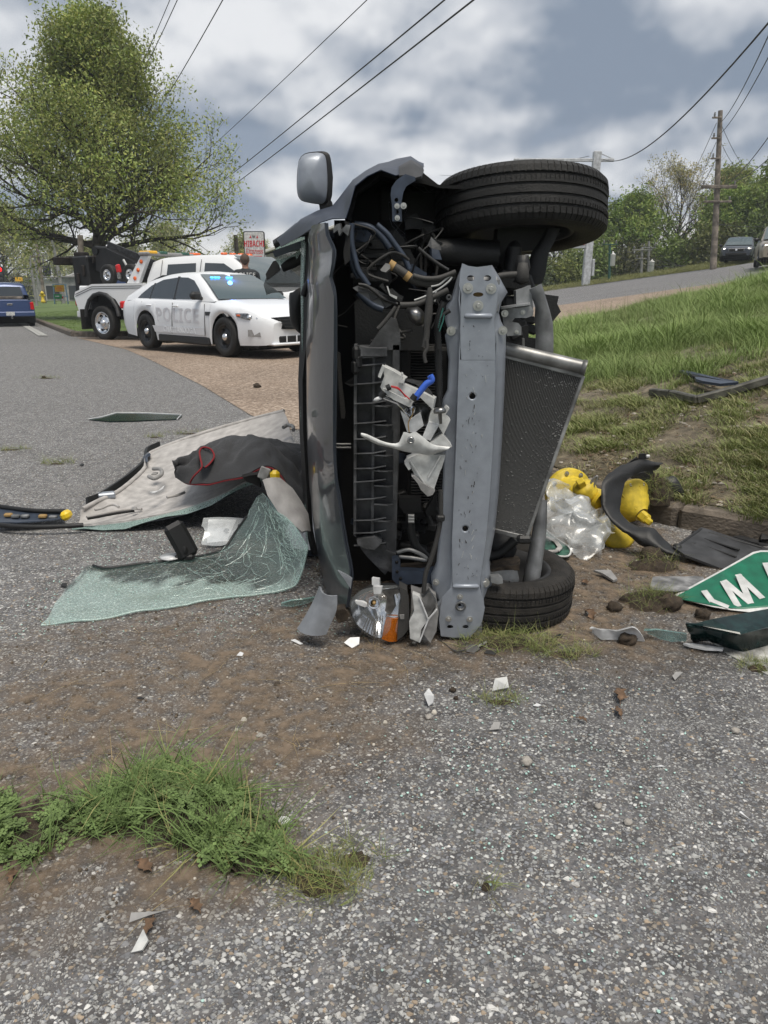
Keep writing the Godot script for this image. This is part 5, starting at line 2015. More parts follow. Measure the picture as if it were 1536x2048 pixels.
func gold_car() -> void:
	var glow := StandardMaterial3D.new()
	glow.resource_name = "headlamp"
	glow.albedo_color = Color(1, 1, 1)
	glow.emission_enabled = true
	glow.emission = Color(1.0, 0.96, 0.88)
	glow.emission_energy_multiplier = 3.0
	for q in [[1553, 541, 37.5, 1.0, "gold_paint", "gold sport utility car with lit headlights coming down the side road"], [1474, 541, 52.0, 0.86, "navy_paint", "dark car with lit headlights waiting beside the tall utility pole"]]:
		var at := px(q[0], q[1], q[2])
		at.y = far_height(at.x, q[2]) + 0.006
		var o := thing("oncoming_car", q[5], "car", at, deg_to_rad(-112.0 if q[3] == 1.0 else -118.0))
		var W2 := [[1.45, 0.37], [-1.3, 0.37]]
		var k: float = q[3]
		var rows := [[-2.3, 0.85, 0.45, 1.0, 1.1], [-2.2, 0.92, 0.38, 1.02 * k, 1.12 * k], [0.0, 0.95, 0.32, 1.02 * k, 1.12 * k], [1.1, 0.95, 0.32, 1.0 * k, 1.12 * k], [1.7, 0.93, 0.33, 0.97 * k, 1.08 * k], [2.15, 0.88, 0.34, 0.9 * k, 1.0 * k], [2.32, 0.78, 0.36, 0.8 * k, 0.86 * k]]
		car_body(o, rows, W2, M[q[4]])
		underbody(o, -2.1, 2.1, 0.25, 0.92, W2)
		cabin(o, [[-2.2, 1.2 * k], [-1.95, 1.68 * k], [-1.0, 1.78 * k], [0.0, 1.78 * k], [0.35, 1.70 * k], [1.2, 1.1 * k]], 1.06 * k, 0.88, 0.3, M[q[4]])
		screen(o, v3(1.24, 1.12 * k, 0.78), v3(0.36, 1.68 * k, 0.66), M.screen_glass, "windscreen", 0.1)
		side_panel(o, [Vector2(-0.35, 1.12 * k), Vector2(-0.35, 1.66 * k), Vector2(0.2, 1.64 * k), Vector2(0.85, 1.12 * k)], 1.06 * k, 0.88, 0.3, M.car_glass)
		side_panel(o, [Vector2(-1.9, 1.14 * k), Vector2(-1.7, 1.64 * k), Vector2(-0.45, 1.66 * k), Vector2(-0.45, 1.12 * k)], 1.06 * k, 0.88, 0.3, M.car_glass)
		var st := begin()
		rbox(st, v3(2.28, 0.78 * k, 0), v3(0.12, 0.2, 0.95), 0.03)
		var gr := put("grille", st, M.dull_chrome, o)
		st = begin()
		rbox(st, v3(2.33, 0.78 * k, 0), v3(0.06, 0.13, 0.82), 0.02)
		put("grille_mesh", st, M.soot, gr)
		st = begin()
		rbox(st, v3(2.36, 0.79 * k, 0), v3(0.02, 0.1, 0.13), 0.01)
		put("emblem", st, M.chrome, gr)
		st = begin()
		rbox(st, v3(2.3, 0.5 * k, 0), v3(0.1, 0.14, 1.2), 0.03)
		put("lower_grille", st, M.soot, o)
		for s in [1.0, -1.0]:
			st = begin()
			rbox(st, v3(2.15, 0.82 * k, s * 0.7), v3(0.25, 0.17, 0.3), 0.05, Basis(Vector3.UP, s * -0.35))
			var hl := put("headlight", st, M.dull_chrome, o)
			st = begin()
			lathe(st, [Vector2(0.075, 0.0), Vector2(0.05, 0.03), Vector2(0, 0.04)], v3(2.27, 0.82 * k, s * 0.68), Basis(v3(0, 0, 1), -PI / 2), 12)
			put("headlight_lamp", st, glow, hl)
			st = begin()
			rbox(st, v3(2.26, 0.45 * k, s * 0.68), v3(0.08, 0.07, 0.14), 0.02)
			put("fog_lamp", st, M.dull_chrome, o)
			st = begin()
			rbox(st, v3(0.85, 1.16 * k, s * 1.04), v3(0.16, 0.16, 0.22), 0.05)
			put("wing_mirror", st, M.black_gloss, o)
			wheel(o, 1.45, 0.37, s * 0.82, 0.37, 0.24, 0.22, M.dull_chrome, M.chrome, 5)
			wheel(o, -1.3, 0.37, s * 0.82, 0.37, 0.24, 0.22, M.dull_chrome, M.chrome, 5)

# ---------------------------------------------------------------- the officer: one continuous skin over bones
func capsule(p: Vector3, a: Vector3, b: Vector3, ra: float, rb: float) -> float:
	var ab := b - a
	var t := clampf((p - a).dot(ab) / ab.length_squared(), 0.0, 1.0)
	return (p - a - ab * t).length() - lerpf(ra, rb, t)

func field(p: Vector3, bones: Array, k: float) -> float:
	var d := 9.0
	for b in bones:
		var q := p
		if b.size() > 4:
			q = Vector3(p.x, p.y, b[0].z + (p.z - b[0].z) * b[4])
		var e := capsule(q, b[0], b[1], b[2], b[3])
		var h := clampf(0.5 + 0.5 * (d - e) / k, 0.0, 1.0)
		d = lerpf(d, e, h) - k * h * (1.0 - h)
	return d

func skin_over(st: SurfaceTool, bones: Array, lo: Vector3, hi: Vector3, c: float, k: float, tint: Callable) -> void:
	var n := Vector3i(((hi - lo) / c).ceil())
	var f := PackedFloat32Array()
	f.resize((n.x + 1) * (n.y + 1) * (n.z + 1))
	var sx := n.x + 1
	var sy := (n.x + 1) * (n.y + 1)
	for z in n.z + 1:
		for y in n.y + 1:
			for x in n.x + 1:
				f[x + y * sx + z * sy] = field(lo + Vector3(x, y, z) * c, bones, k)
	var at := {}
	for z in n.z:
		for y in n.y:
			for x in n.x:
				var sum := Vector3.ZERO
				var m := 0
				var i := x + y * sx + z * sy
				for e in [[0, 1, v3(0, 0, 0), v3(1, 0, 0)], [0, sx, v3(0, 0, 0), v3(0, 1, 0)], [0, sy, v3(0, 0, 0), v3(0, 0, 1)], [1, 1 + sx, v3(1, 0, 0), v3(1, 1, 0)], [1, 1 + sy, v3(1, 0, 0), v3(1, 0, 1)], [sx, sx + 1, v3(0, 1, 0), v3(1, 1, 0)], [sx, sx + sy, v3(0, 1, 0), v3(0, 1, 1)], [sy, sy + 1, v3(0, 0, 1), v3(1, 0, 1)], [sy, sy + sx, v3(0, 0, 1), v3(0, 1, 1)], [1 + sx, 1 + sx + sy, v3(1, 1, 0), v3(1, 1, 1)], [1 + sy, 1 + sx + sy, v3(1, 0, 1), v3(1, 1, 1)], [sx + sy, 1 + sx + sy, v3(0, 1, 1), v3(1, 1, 1)]]:
					var a := f[i + e[0]]
					var b := f[i + e[1]]
					if (a < 0.0) != (b < 0.0):
						sum += e[2].lerp(e[3], a / (a - b))
						m += 1
				if m:
					at[i] = lo + (Vector3(x, y, z) + sum / m) * c
	st.set_smooth_group(0)
	for i in at:
		for ax in [[1, sx, sy], [sx, sy, 1], [sy, 1, sx]]:
			var a := f[i]
			var b := f[i + ax[0]]
			if (a < 0.0) == (b < 0.0):
				continue
			var q: Array = [at.get(i), at.get(i - ax[1]), at.get(i - ax[1] - ax[2]), at.get(i - ax[2])]
			if q.has(null):
				continue
			if a < 0.0:
				q.reverse()
			for v in [0, 1, 2, 0, 2, 3]:
				st.set_color(tint.call(q[v]))
				st.add_vertex(q[v])

func officer() -> void:
	var at := Vector3(-3.707, 0, -21.153)
	at = v3(-3.012, .862, -17.5)
	at.y = 0.0
	var o := thing("person", "person in dark uniform lettered on the back, standing behind the white police sedan", "person", at, deg_to_rad(8.0))
	o.scale = Vector3.ONE * 1.07
	# seen from behind: facing -z
	var bones := [
		[v3(0, 1.69, -0.015), v3(0, 1.72, 0.01), 0.083, 0.088], [v3(0, 1.60, -0.04), v3(0, 1.63, -0.05), 0.055, 0.06], [v3(0, 1.44, 0.02), v3(0, 1.6, 0.0), 0.066, 0.058],
		[v3(-0.15, 1.44, 0.02), v3(0.15, 1.44, 0.02), 0.088, 0.088], [v3(0, 1.35, 0.0), v3(0, 1.05, 0.0), 0.185, 0.165, 1.5], [v3(-0.08, 1.3, 0), v3(0.08, 1.3, 0), 0.14, 0.14, 1.25], [v3(-0.08, 0.96, 0.0), v3(0.08, 0.96, 0.0), 0.125, 0.125],
		[v3(-0.215, 1.42, 0.02), v3(-0.285, 1.13, 0.03), 0.07, 0.052], [v3(-0.285, 1.13, 0.03), v3(-0.25, 0.88, -0.12), 0.048, 0.036], [v3(0.215, 1.42, 0.02), v3(0.285, 1.13, 0.03), 0.07, 0.052], [v3(0.285, 1.13, 0.03), v3(0.25, 0.88, -0.12), 0.048, 0.036],
		[v3(-0.1, 0.92, 0), v3(-0.12, 0.5, 0.0), 0.1, 0.065], [v3(-0.12, 0.5, 0.0), v3(-0.13, 0.08, 0.03), 0.062, 0.042], [v3(-0.13, 0.05, 0.03), v3(-0.15, 0.04, -0.15), 0.048, 0.04],
		[v3(0.1, 0.92, 0), v3(0.12, 0.5, 0.0), 0.1, 0.065], [v3(0.12, 0.5, 0.0), v3(0.13, 0.08, 0.03), 0.062, 0.042], [v3(0.13, 0.05, 0.03), v3(0.15, 0.04, -0.15), 0.048, 0.04],
		[v3(-0.092, 1.70, 0.0), v3(-0.092, 1.675, 0.0), 0.014, 0.012], [v3(0.092, 1.70, 0.0), v3(0.092, 1.675, 0.0), 0.014, 0.012], [v3(0, 1.68, -0.1), v3(0, 1.66, -0.11), 0.012, 0.014]]
	for s in [-1.0, 1.0]:
		bones.append([Vector3(s * 0.25, 0.87, -0.125), Vector3(s * 0.24, 0.80, -0.15), 0.034, 0.03])
		for k in 4:
			bones.append([Vector3(s * (0.262 - 0.016 * k), 0.80, -0.14 - 0.012 * k), Vector3(s * (0.262 - 0.018 * k), 0.735 + 0.006 * absf(k - 1.5), -0.155 - 0.012 * k), 0.011, 0.009])
		bones.append([Vector3(s * 0.235, 0.85, -0.15), Vector3(s * 0.215, 0.79, -0.185), 0.013, 0.01])
	var cloth: Color = Color(0.010, 0.012, 0.019)
	var tint := func(p):
		if p.y > 1.545:
			return Color(0.40, 0.22, 0.155)
		if p.y < 0.865 and absf(p.x) > 0.19 and p.z < -0.08:
			return Color(0.40, 0.22, 0.155)
		if p.y < 0.11:
			return Color(0.006, 0.006, 0.006)
		return cloth
	var m := StandardMaterial3D.new()
	m.resource_name = "body"
	m.vertex_color_use_as_albedo = true
	m.roughness = 0.75
	var st := begin(0)
	skin_over(st, bones, v3(-0.42, -0.02, -0.3), v3(0.42, 1.86, 0.28), 0.024, 0.035, tint)
	put("body", st, m, o)
	st = begin(0)
	var white := func(_p): return Color.WHITE
	skin_over(st, [[v3(0, 1.725, 0.02), v3(0, 1.735, 0.03), 0.094, 0.092], [v3(0, 1.66, 0.05), v3(0, 1.70, 0.045), 0.055, 0.075]], v3(-0.12, 1.58, -0.1), v3(0.12, 1.85, 0.15), 0.014, 0.03, white)
	put("hair", st, M.hair, o)
	lettering("POLICE", 0.085, 0.012, M.sign_white, o, Transform3D(Basis(Vector3.RIGHT, -0.05), v3(0, 1.415, 0.15)))
	st = begin()
	tube(st, [v3(-0.2, 1.0, 0.0), v3(-0.12, 1.0, 0.13), v3(0.12, 1.0, 0.13), v3(0.2, 1.0, 0)], 0.03, 8)
	put("belt", st, M.black_gloss, o)

# ---------------------------------------------------------------- the wrecked car, on its right side with its nose toward the camera
func rebase(o: Node3D, base: Vector3) -> void:
	o.position = base
	for c in o.get_children():
		c.position -= base

func plate(called: String, pts: Array, off: Vector3, m: Material, parent: Node) -> MeshInstance3D:
	var st := begin()
	slab(st, pts, off)
	return put(called, st, m, parent)

func bolt(c: Vector3, r: float, parent: Node, dir := Vector3(0, 0, 1)) -> void:
	var st := begin()
	var b := Basis(Quaternion(Vector3.UP, dir))
	lathe(st, [Vector2(0, 0.002), Vector2(r * 1.0, 0.002), Vector2(r * 1.0, -0.003)], c, b, 16, true)
	lathe(st, [Vector2(0, 0.011), Vector2(r * 0.42, 0.011), Vector2(r * 0.5, 0.008), Vector2(r * 0.5, 0.0)], c, b, 6, true)
	put("bolt", st, M.bolt, parent)

func tyre(o: Node3D, c: Vector3, b: Basis, r: float, w: float, rim: float, m: Material, called: String, open: bool) -> MeshInstance3D:
	var h := w * 0.5
	var prof: Array = [Vector2(rim, -h * 0.78), Vector2(rim + 0.012, -h * 0.92), Vector2(rim + 0.04, -h * 1.0), Vector2(r - 0.045, -h * 1.03), Vector2(r - 0.018, -h * 0.93), Vector2(r - 0.005, -h * 0.76)]
	# four rain grooves round the tread
	var gr := [-0.5, -0.17, 0.17, 0.5]
	for g in gr:
		var y: float = g * h
		prof += [Vector2(r, y - 0.005), Vector2(r - 0.006, y - 0.004), Vector2(r - 0.006, y + 0.004), Vector2(r, y + 0.005)]
	prof += [Vector2(r - 0.005, h * 0.76), Vector2(r - 0.018, h * 0.93), Vector2(r - 0.045, h * 1.03), Vector2(rim + 0.04, h * 1.0), Vector2(rim + 0.012, h * 0.92), Vector2(rim, h * 0.78)]
	var st := begin(0)
	lathe(st, prof.slice(0, 6), c, b, 72)
	lathe(st, prof.slice(prof.size() - 6), c, b, 72)
	lathe(st, prof.slice(5, prof.size() - 5), c, b, 96, true)
	var t := put(called, st, m, o)
	# tread blocks on the shoulders and sipes on the ribs
	var rr := RandomNumberGenerator.new()
	rr.seed = 9
	st = begin(-1)
	for k in 84:
		var a := TAU * k / 84
		var d := Vector3(cos(a), 0, sin(a))
		var s := Vector3(-sin(a), 0, cos(a))
		for side in [-1.0, 1.0]:
			var q: Array = []
			for e in [[-0.0095, 0.57, -0.002], [0.0095, 0.57, -0.002], [0.0085, 0.78, -0.005], [0.0065, 0.95, -0.022], [-0.011, 0.95, -0.022], [-0.0105, 0.78, -0.005]]:
				q.append(c + b * (d * (r + 0.0035 + e[2]) + s * e[0] + v3(0, h * e[1] * side, 0)))
			quad(st, q[0], q[1], q[2], q[5])
			quad(st, q[5], q[2], q[3], q[4])
			for e in 6:
				var e2 := (e + 1) % 6
				var inn := b * (d * -0.012)
				quad(st, q[e], q[e] + inn, q[e2] + inn, q[e2])
	put("tread_blocks", st, m, t)
	stuff(t.get_node("tread_blocks"))
	st = begin(-1)
	for k in 120:
		var a := TAU * (k + rr.randf() * 0.3) / 120
		var d := Vector3(cos(a), 0, sin(a))
		for side in [-0.42, 0.42]:
			box(st, c + b * (d * (r + 0.0005) + v3(0, h * (side - signf(side) * 0.02), 0)), v3(0.004, 0.016, 0.0022), b * Basis(d, Vector3.UP, v3(-sin(a), 0, cos(a))))
	put("tread_sipes", st, M.soot, t)
	stuff(t.get_node("tread_sipes"))
	# rim
	st = begin(0)
	if open:
		lathe(st, [Vector2(rim + 0.004, h * 0.82), Vector2(rim - 0.012, h * 0.8), Vector2(rim - 0.02, h * 0.5), Vector2(rim - 0.035, h * 0.2), Vector2(rim - 0.04, -h * 0.5), Vector2(rim * 0.5, -h * 0.55), Vector2(0, -h * 0.55)], c, b, 40)
	else:
		lathe(st, [Vector2(rim + 0.004, h * 0.82), Vector2(rim - 0.012, h * 0.8), Vector2(rim - 0.03, h * 0.3), Vector2(rim * 0.6, h * 0.7), Vector2(0.0, h * 0.75)], c, b, 40)
		lathe(st, [Vector2(rim + 0.004, -h * 0.82), Vector2(rim - 0.012, -h * 0.8), Vector2(rim - 0.03, h * 0.1), Vector2(rim * 0.6, h * 0.3), Vector2(0.0, h * 0.35)], c, b, 40)
	put("rim", st, M.dark_grey, t)
	return t

func wreck() -> void:
	var o := thing("wrecked_car", "dark blue grey wrecked car on its right side, stripped nose facing the camera", "car")
	# ---- body behind
	var st := begin()
	# floor pan, tunnel side of the engine bay and the two flanks, all the way back to the tail
	rbox(st, v3(0.47, 0.82, -4.9), v3(0.1, 1.36, 2.9), 0.03)
	put("floor_pan", st, M.soot, o)
	st = begin()
	sheet(st, between([v3(-0.5, 1.39, -3.7), v3(-0.52, 1.40, -4.4), v3(-0.5, 1.40, -5.6), v3(-0.36, 1.38, -6.6)], [v3(0.52, 1.60, -3.6), v3(0.52, 1.62, -4.4), v3(0.52, 1.62, -5.6), v3(0.4, 1.56, -6.6)], 6, v3(0, 0.035, 0)), -0.03)
	put("left_flank", st, M.dark_paint, o)
	st = begin()
	sheet(st, between([v3(-0.5, 0.06, -3.5), v3(-0.52, 0.03, -4.4), v3(-0.5, 0.03, -5.6), v3(-0.36, 0.08, -6.6)], [v3(0.52, 0.06, -3.5), v3(0.52, 0.04, -4.4), v3(0.52, 0.04, -5.6), v3(0.4, 0.1, -6.6)], 6, v3(0, -0.03, 0)), 0.03)
	put("right_flank", st, M.dark_paint, o)
	st = begin()
	rbox(st, v3(0.06, 0.82, -6.6), v3(0.8, 1.4, 0.08), 0.03)
	put("tail_panel", st, M.dark_paint, o)
	st = begin()
	box(st, v3(0.1, 0.83, -3.72), v3(0.86, 1.36, 0.04))
	put("firewall", st, M.soot, o)
	for q in [[1.18, 0.36], [0.46, 0.36]]:
		st = begin()
		rbox(st, v3(0.25, q[0], -4.75), v3(0.22, 0.5, 0.5), 0.06)
		rbox(st, v3(-0.02, q[0], -5.0), v3(0.5, 0.48, 0.14), 0.05)
		put("seat", st, M.black_plastic, o)
	for y in [1.5, 0.13]:
		tyre(o, v3(0.5, y, -5.75), Basis(), 0.315, 0.19, 0.2, M.rubber, "rear_tyre", false)
	st = begin()
	tube(st, [v3(0.5, 0.15, -5.75), v3(0.5, 1.45, -5.75)], 0.04, 8)
	put("rear_axle", st, M.dark_grey, o)
	# steering wheel and facia seen past the bonnet
	st = begin()
	rbox(st, v3(-0.2, 0.8, -3.9), v3(0.24, 1.2, 0.3), 0.08)
	put("facia", st, M.black_plastic, o)
	# ---- bonnet
	st = begin()
	var front: Array = on_plane(-2.62, [-.185,1.457,-.181,1.421,-.161,1.375,-.165,1.329,-.174,1.289,-.161,1.232,-.162,1.075,-.167,.891,-.172,.718,-.168,.611,-.159,.556,-.149,.473,-.136,.38,-.118,.275,-.12,.226,-.134,.129])
	var back: Array = on_plane(-3.4, [-.275,1.484,-.292,1.453,-.3,1.409,-.303,1.349,-.309,1.297,-.313,1.224,-.325,1.019,-.331,.781,-.333,.556,-.328,.394,-.323,.323,-.317,.227,-.306,.105,-.289,.006,-.274,-.074,-.241,-.187])
	sheet(st, between(front, back, 8, v3(-0.03, 0, 0.035), 0.005, noise_of(3, 1.6, 2)), -0.006)
	var bonnet := put("bonnet", st, M.dark_paint, o)
	st = begin()
	var edge: Array = []
	for p in front:
		edge.append(p + v3(0.002, 0, -0.006))
	tube(st, smooth_path(edge, 3), 0.005, 6)
	put("bonnet_lip", st, M.dark_paint, bonnet)
	plate("torn_flap", on_plane(-2.64, [-.129,1.467,-.12,1.434,-.133,1.368,-.128,1.329,-.111,1.345,-.11,1.434,-.114,1.46]), v3(0, 0, -0.01), M.soot, o)
	plate("hinge_scrap", on_plane(-2.63, [-.164,1.437,-.154,1.453,-.141,1.457,-.137,1.437,-.122,1.453,-.108,1.451,-.116,1.419,-.133,1.433,-.144,1.419,-.15,1.437,-.162,1.427]), v3(0.004, 0, -0.012), M.dull_chrome, o)
	# scuffed corner at the foot
	plate("scuff", on_plane(-2.6, [-.166,.279,-.131,.26,-.115,.248,-.121,.209,-.144,.248]), v3(0, 0, -0.012), M.primer, bonnet)
	# black seal and crazed glass along the far edge of the bonnet
	st = begin()
	sheet(st, between(on_plane(-3.46, [-.305,1.472,-.323,1.289,-.341,1.037,-.364,.862,-.368,.637,-.361,.403,-.354,.16,-.334,.035]), on_plane(-3.5, [-.339,1.475,-.357,1.29,-.374,1.034,-.388,.858,-.389,.629,-.384,.393,-.372,.147,-.352,.033]), 2), 0.02)
	put("screen_seal", st, M.black_plastic, o)
	st = begin()
	st.set_color(Color(1, 1, 1, 1))
	sheet(st, between(on_plane(-3.48, [-.336,1.445,-.351,1.29,-.358,1.121,-.365,.948,-.38,.702,-.371,.54,-.368,.301,-.368,.078]), on_plane(-3.5, [-.357,1.454,-.364,1.29,-.367,1.121,-.374,.946,-.377,.699,-.38,.536,-.378,.296,-.375,.071]), 1), 0.006)
	put("screen_edge_glass", st, M.fine_crazed, o)
	# ---- top wing
	st = begin()
	var wf: Array = points([-.437,1.424,-3.45,-.319,1.443,-3.1,-.219,1.469,-2.8,-.172,1.475,-2.74,-.125,1.475,-2.7,-.114,1.517,-2.72,-.095,1.579,-2.75,-.055,1.61,-2.78,-.012,1.633,-2.8,.037,1.616,-2.8,.08,1.628,-2.82,.133,1.628,-2.85])
	var wb: Array = on_plane(-3.62, [-.481,1.444,-.448,1.482,-.393,1.526,-.309,1.563,-.242,1.588,-.184,1.647,-.137,1.69,-.08,1.724,-.024,1.748,.058,1.784,.119,1.794,.169,1.76])
	sheet(st, between(wf, wb, 6, v3(0, 0.02, 0.0), 0.008, noise_of(8, 3.0, 2)), 0.003)
	put("wing", st, M.wing_paint, o)
	st = begin()
	sheet(st, between(on_plane(-3, [.057,1.681,.097,1.697,.126,1.688,.14,1.674]), on_plane(-2.78, [.05,1.619,.073,1.627,.104,1.616,.129,1.616]), 3, v3(0, 0.01, 0.0), 0.015, noise_of(9, 14.0, 2)), 0.008)
	put("torn_wing_tip", st, M.dark_grey, o)
	# pillar above the dash, behind the wing
	st = begin()
	sheet(st, between(on_plane(-3.75, [-.499,1.425,-.445,1.447,-.387,1.473,-.327,1.481]), on_plane(-3.8, [-.503,1.445,-.45,1.48,-.391,1.511,-.325,1.526]), 2), 0.03)
	put("screen_pillar", st, M.black_plastic, o)
	# crazed scrap of the screen hanging under the pillar, the sun visor and the dark film
	st = begin()
	st.set_color(Color(1, 1, 1, 0.95))
	slab(st, on_plane(-3.72, [-.496,1.429,-.463,1.449,-.415,1.465,-.379,1.48,-.331,1.482,-.333,1.392,-.346,1.329,-.355,1.272,-.365,1.272,-.372,1.341,-.368,1.403,-.377,1.415,-.393,1.398,-.402,1.381,-.406,1.398,-.429,1.392,-.457,1.375,-.481,1.353,-.496,1.375]), v3(0, 0, -0.008))
	put("hanging_glass", st, M.fine_crazed, o)
	st = begin()
	st.set_color(Color(1, 1, 1, 0.95))
	slab(st, on_plane(-3.6, [-.364,1.385,-.356,1.385,-.348,1.333,-.352,1.277,-.361,1.221,-.368,1.138,-.374,1.138,-.37,1.249,-.362,1.327]), v3(0, 0, -0.01))
	put("hanging_glass", st, M.fine_crazed, o)
	st = begin()
	tube(st, on_plane(-3.85, [-.489,1.357,-.436,1.375,-.387,1.402]), 0.03, 10)
	put("visor_tube", st, M.dark_grey, o)
	plate("window_film", on_plane(-4, [-.601,1.27,-.582,1.318,-.516,1.351,-.391,1.389,-.395,1.256,-.483,1.237,-.558,1.232,-.588,1.222]), v3(0, 0, -0.012), M.dark_film, o)
	plate("torn_seal", on_plane(-3.98, [-.586,1.322,-.546,1.383,-.522,1.388,-.514,1.341,-.552,1.313,-.58,1.294]), v3(0, 0, -0.02), M.black_plastic, o)
	# rounded black mirror of the right door
	st = begin()
	dome(st, loop_points(on_plane(-3.7, [-.44,1.221,-.423,1.238,-.374,1.247,-.38,1.058,-.417,1.072,-.439,1.113]), 3), v3(0, 0, 0.05), 4)
	put("facia_pod", st, M.black_plastic, o)
	st = begin()
	tube(st, smooth_path(on_plane(-3.4, [-.27,1.329,-.305,1.297,-.331,1.258,-.345,1.224]), 4), 0.014, 8)
	put("wiper_arm", st, M.black_plastic, o)
	# top door mirror
	st = begin()
	var mo: Array = loop_points(on_plane(-3.72, [-.378,1.799,-.351,1.826,-.31,1.833,-.281,1.832,-.261,1.82,-.254,1.778,-.252,1.708,-.259,1.648,-.271,1.626,-.292,1.621,-.356,1.631,-.379,1.643,-.389,1.67,-.389,1.724]), 2)
	dome(st, mo, v3(-0.01, 0.0, 0.055), 6, 0.42)
	var mi := put("door_mirror", st, M.silver_blue, o)
	st = begin()
	var mb: Array = []
	for p in mo:
		mb.append(p + v3(0.018, 0.004, -0.012))
	dome(st, mb, v3(0.02, 0, -0.07), 4, 0.4)
	sheet(st, between(mo + [mo[0]], mb + [mb[0]], 1), 0.003)
	put("mirror_housing", st, M.black_plastic, mi)
	st = begin()
	sheet(st, between(on_plane(-3.73, [-.262,1.816,-.248,1.8,-.238,1.752,-.239,1.682,-.241,1.605]), on_plane(-3.76, [-.272,1.821,-.261,1.783,-.259,1.713,-.268,1.636,-.289,1.619]), 2, v3(0.01, 0, 0.02)), 0.012)
	put("mirror_side", st, M.black_plastic, mi)
	plate("mirror_foot", on_plane(-3.73, [-.296,1.627,-.26,1.655,-.237,1.633,-.231,1.605,-.258,1.594,-.288,1.585]), v3(0, 0, -0.06), M.black_plastic, mi)
	# ---- wheel house and engine bay
	st = begin()
	sheet(st, between(on_plane(-2.95, [-.122,1.492,-.093,1.584,-.011,1.641,.057,1.622,.128,1.615,.199,1.599,.342,1.592]), on_plane(-3.6, [-.15,1.481,-.126,1.625,-.017,1.697,.069,1.681,.156,1.677,.265,1.665,.417,1.657]), 3), 0.01)
	put("wheel_liner", st, M.soot, o)
	plate("inner_wing_skin", on_plane(-3.4, [-.162,1.533,-.144,1.593,-.121,1.656,-.067,1.694,-.016,1.715,.059,1.745,.114,1.754,.167,1.703,.23,1.658,.435,1.643,.442,1.469,-.163,1.449]), v3(0, 0, -0.02), M.soot, o)
	plate("liner_edge", on_plane(-2.98, [.095,1.617,.146,1.608,.154,1.595,.165,1.588,.177,1.599,.212,1.604,.212,1.591,.147,1.588]), v3(0, 0, -0.015), M.black_plastic, o)
	plate("liner_wall", on_plane(-3.3, [-.156,1.594,.183,1.646,.263,1.631,.274,1.169,-.162,1.169]), v3(0, 0, -0.03), M.soot, o)
	st = begin()
	rbox(st, v3(.167, 1.464, -3.32), v3(0.4, 0.36, 0.05), 0.03)
	put("inner_wing", st, M.black_plastic, o)
	plate("inner_guard", on_plane(-3.15, [.081,1.514,.124,1.534,.136,1.514,.152,1.495,.202,1.486,.207,1.467,.112,1.477,.082,1.472]), v3(0, 0, -0.1), M.dark_grey, o)
	# fuse box: stacked ribs
	st = begin()
	rbox(st, v3(-.05, 1.356, -2.98), v3(0.155, 0.19, 0.12), 0.015)
	var fb := put("battery_box", st, M.black_plastic, o)
	for q in [[720, 490, 48, 10], [752, 490, 30, 16], [715, 503, 26, 5], [745, 512, 50, 9], [724, 523, 40, 6], [755, 527, 30, 8], [728, 538, 50, 7], [724, 552, 44, 9], [752, 560, 26, 7]]:
		st = begin()
		rbox(st, px(q[0], q[1], 2.915), Vector3(q[2] / 520.0, q[3] / 520.0, 0.03), 0.003)
		put("box_rib", st, M.black_plastic, fb)
	plate("box_lid", on_plane(-2.95, [-.062,1.439,-.022,1.436,-.01,1.414,-.01,1.392,-.06,1.392]), v3(0, 0, -0.04), M.black_plastic, fb)
	plate("splash_panel", on_plane(-3, [.011,1.457,.044,1.462,.083,1.417,.117,1.357,.098,1.32,.06,1.316,.016,1.339,.006,1.389]), v3(0, 0, -0.03), M.black_plastic, o)
	plate("splash_panel", on_plane(-2.9, [.081,1.336,.104,1.341,.137,1.318,.154,1.309,.154,1.296,.123,1.296,.095,1.309]), v3(0, 0, -0.01), M.blue_steel, o)
	# curved blue rails
	var rails := [[on_plane(-2.72, [-.107,1.463,-.109,1.431,-.108,1.398,-.099,1.357,-.087,1.315,-.065,1.283,-.052,1.264]), 0.010], [on_plane(-2.74, [-.123,1.461,-.117,1.415,-.113,1.366,-.105,1.324,-.087,1.29]), 0.008], [on_plane(-2.8, [-.025,1.465,.01,1.436,.037,1.402,.069,1.359,.087,1.321]), 0.010], [on_plane(-2.86, [-.103,1.47,-.062,1.465,-.035,1.452,-.003,1.422,.02,1.392]), 0.012], [on_plane(-2.78, [-.089,1.243,-.062,1.216,-.035,1.197,-.003,1.186]), 0.012]]
	for q in rails:
		st = begin()
		tube(st, smooth_path(q[0], 5), q[1], 8)
		put("inner_rail", st, M.blue_steel, o)
	# wing bracket with holes
	st = begin()
	var br: Array = on_plane(-2.66, [.051,1.596,.068,1.607,.099,1.598,.101,1.588,.072,1.571,.062,1.553,.057,1.526,.058,1.465,.027,1.465,.026,1.514,.021,1.545,.024,1.567,.039,1.588])
	var hs: Array = []
	for p in on_plane(-2.66, [.04,1.53,.042,1.494]):
		hs.append([p, 0.0065])
	holed(st, br, hs, v3(0, 0, -0.012))
	var wb2 := put("wing_bracket", st, M.blue_steel, o)
	for p in on_plane(-2.656, [.042,1.511,.043,1.475]):
		bolt(p, 0.0085, wb2)
	plate("bracket_flange", on_plane(-2.67, [.015,1.525,.02,1.525,.027,1.507,.029,1.466,.052,1.44,.069,1.428,.069,1.464,.058,1.491,.058,1.523,.073,1.515,.075,1.503,.068,1.491,.069,1.418,.063,1.418,.027,1.452,.018,1.476]), v3(0, 0, -0.02), M.blue_steel, wb2)
	bolt(v3(.063, 1.512, -2.66), 0.01, wb2)
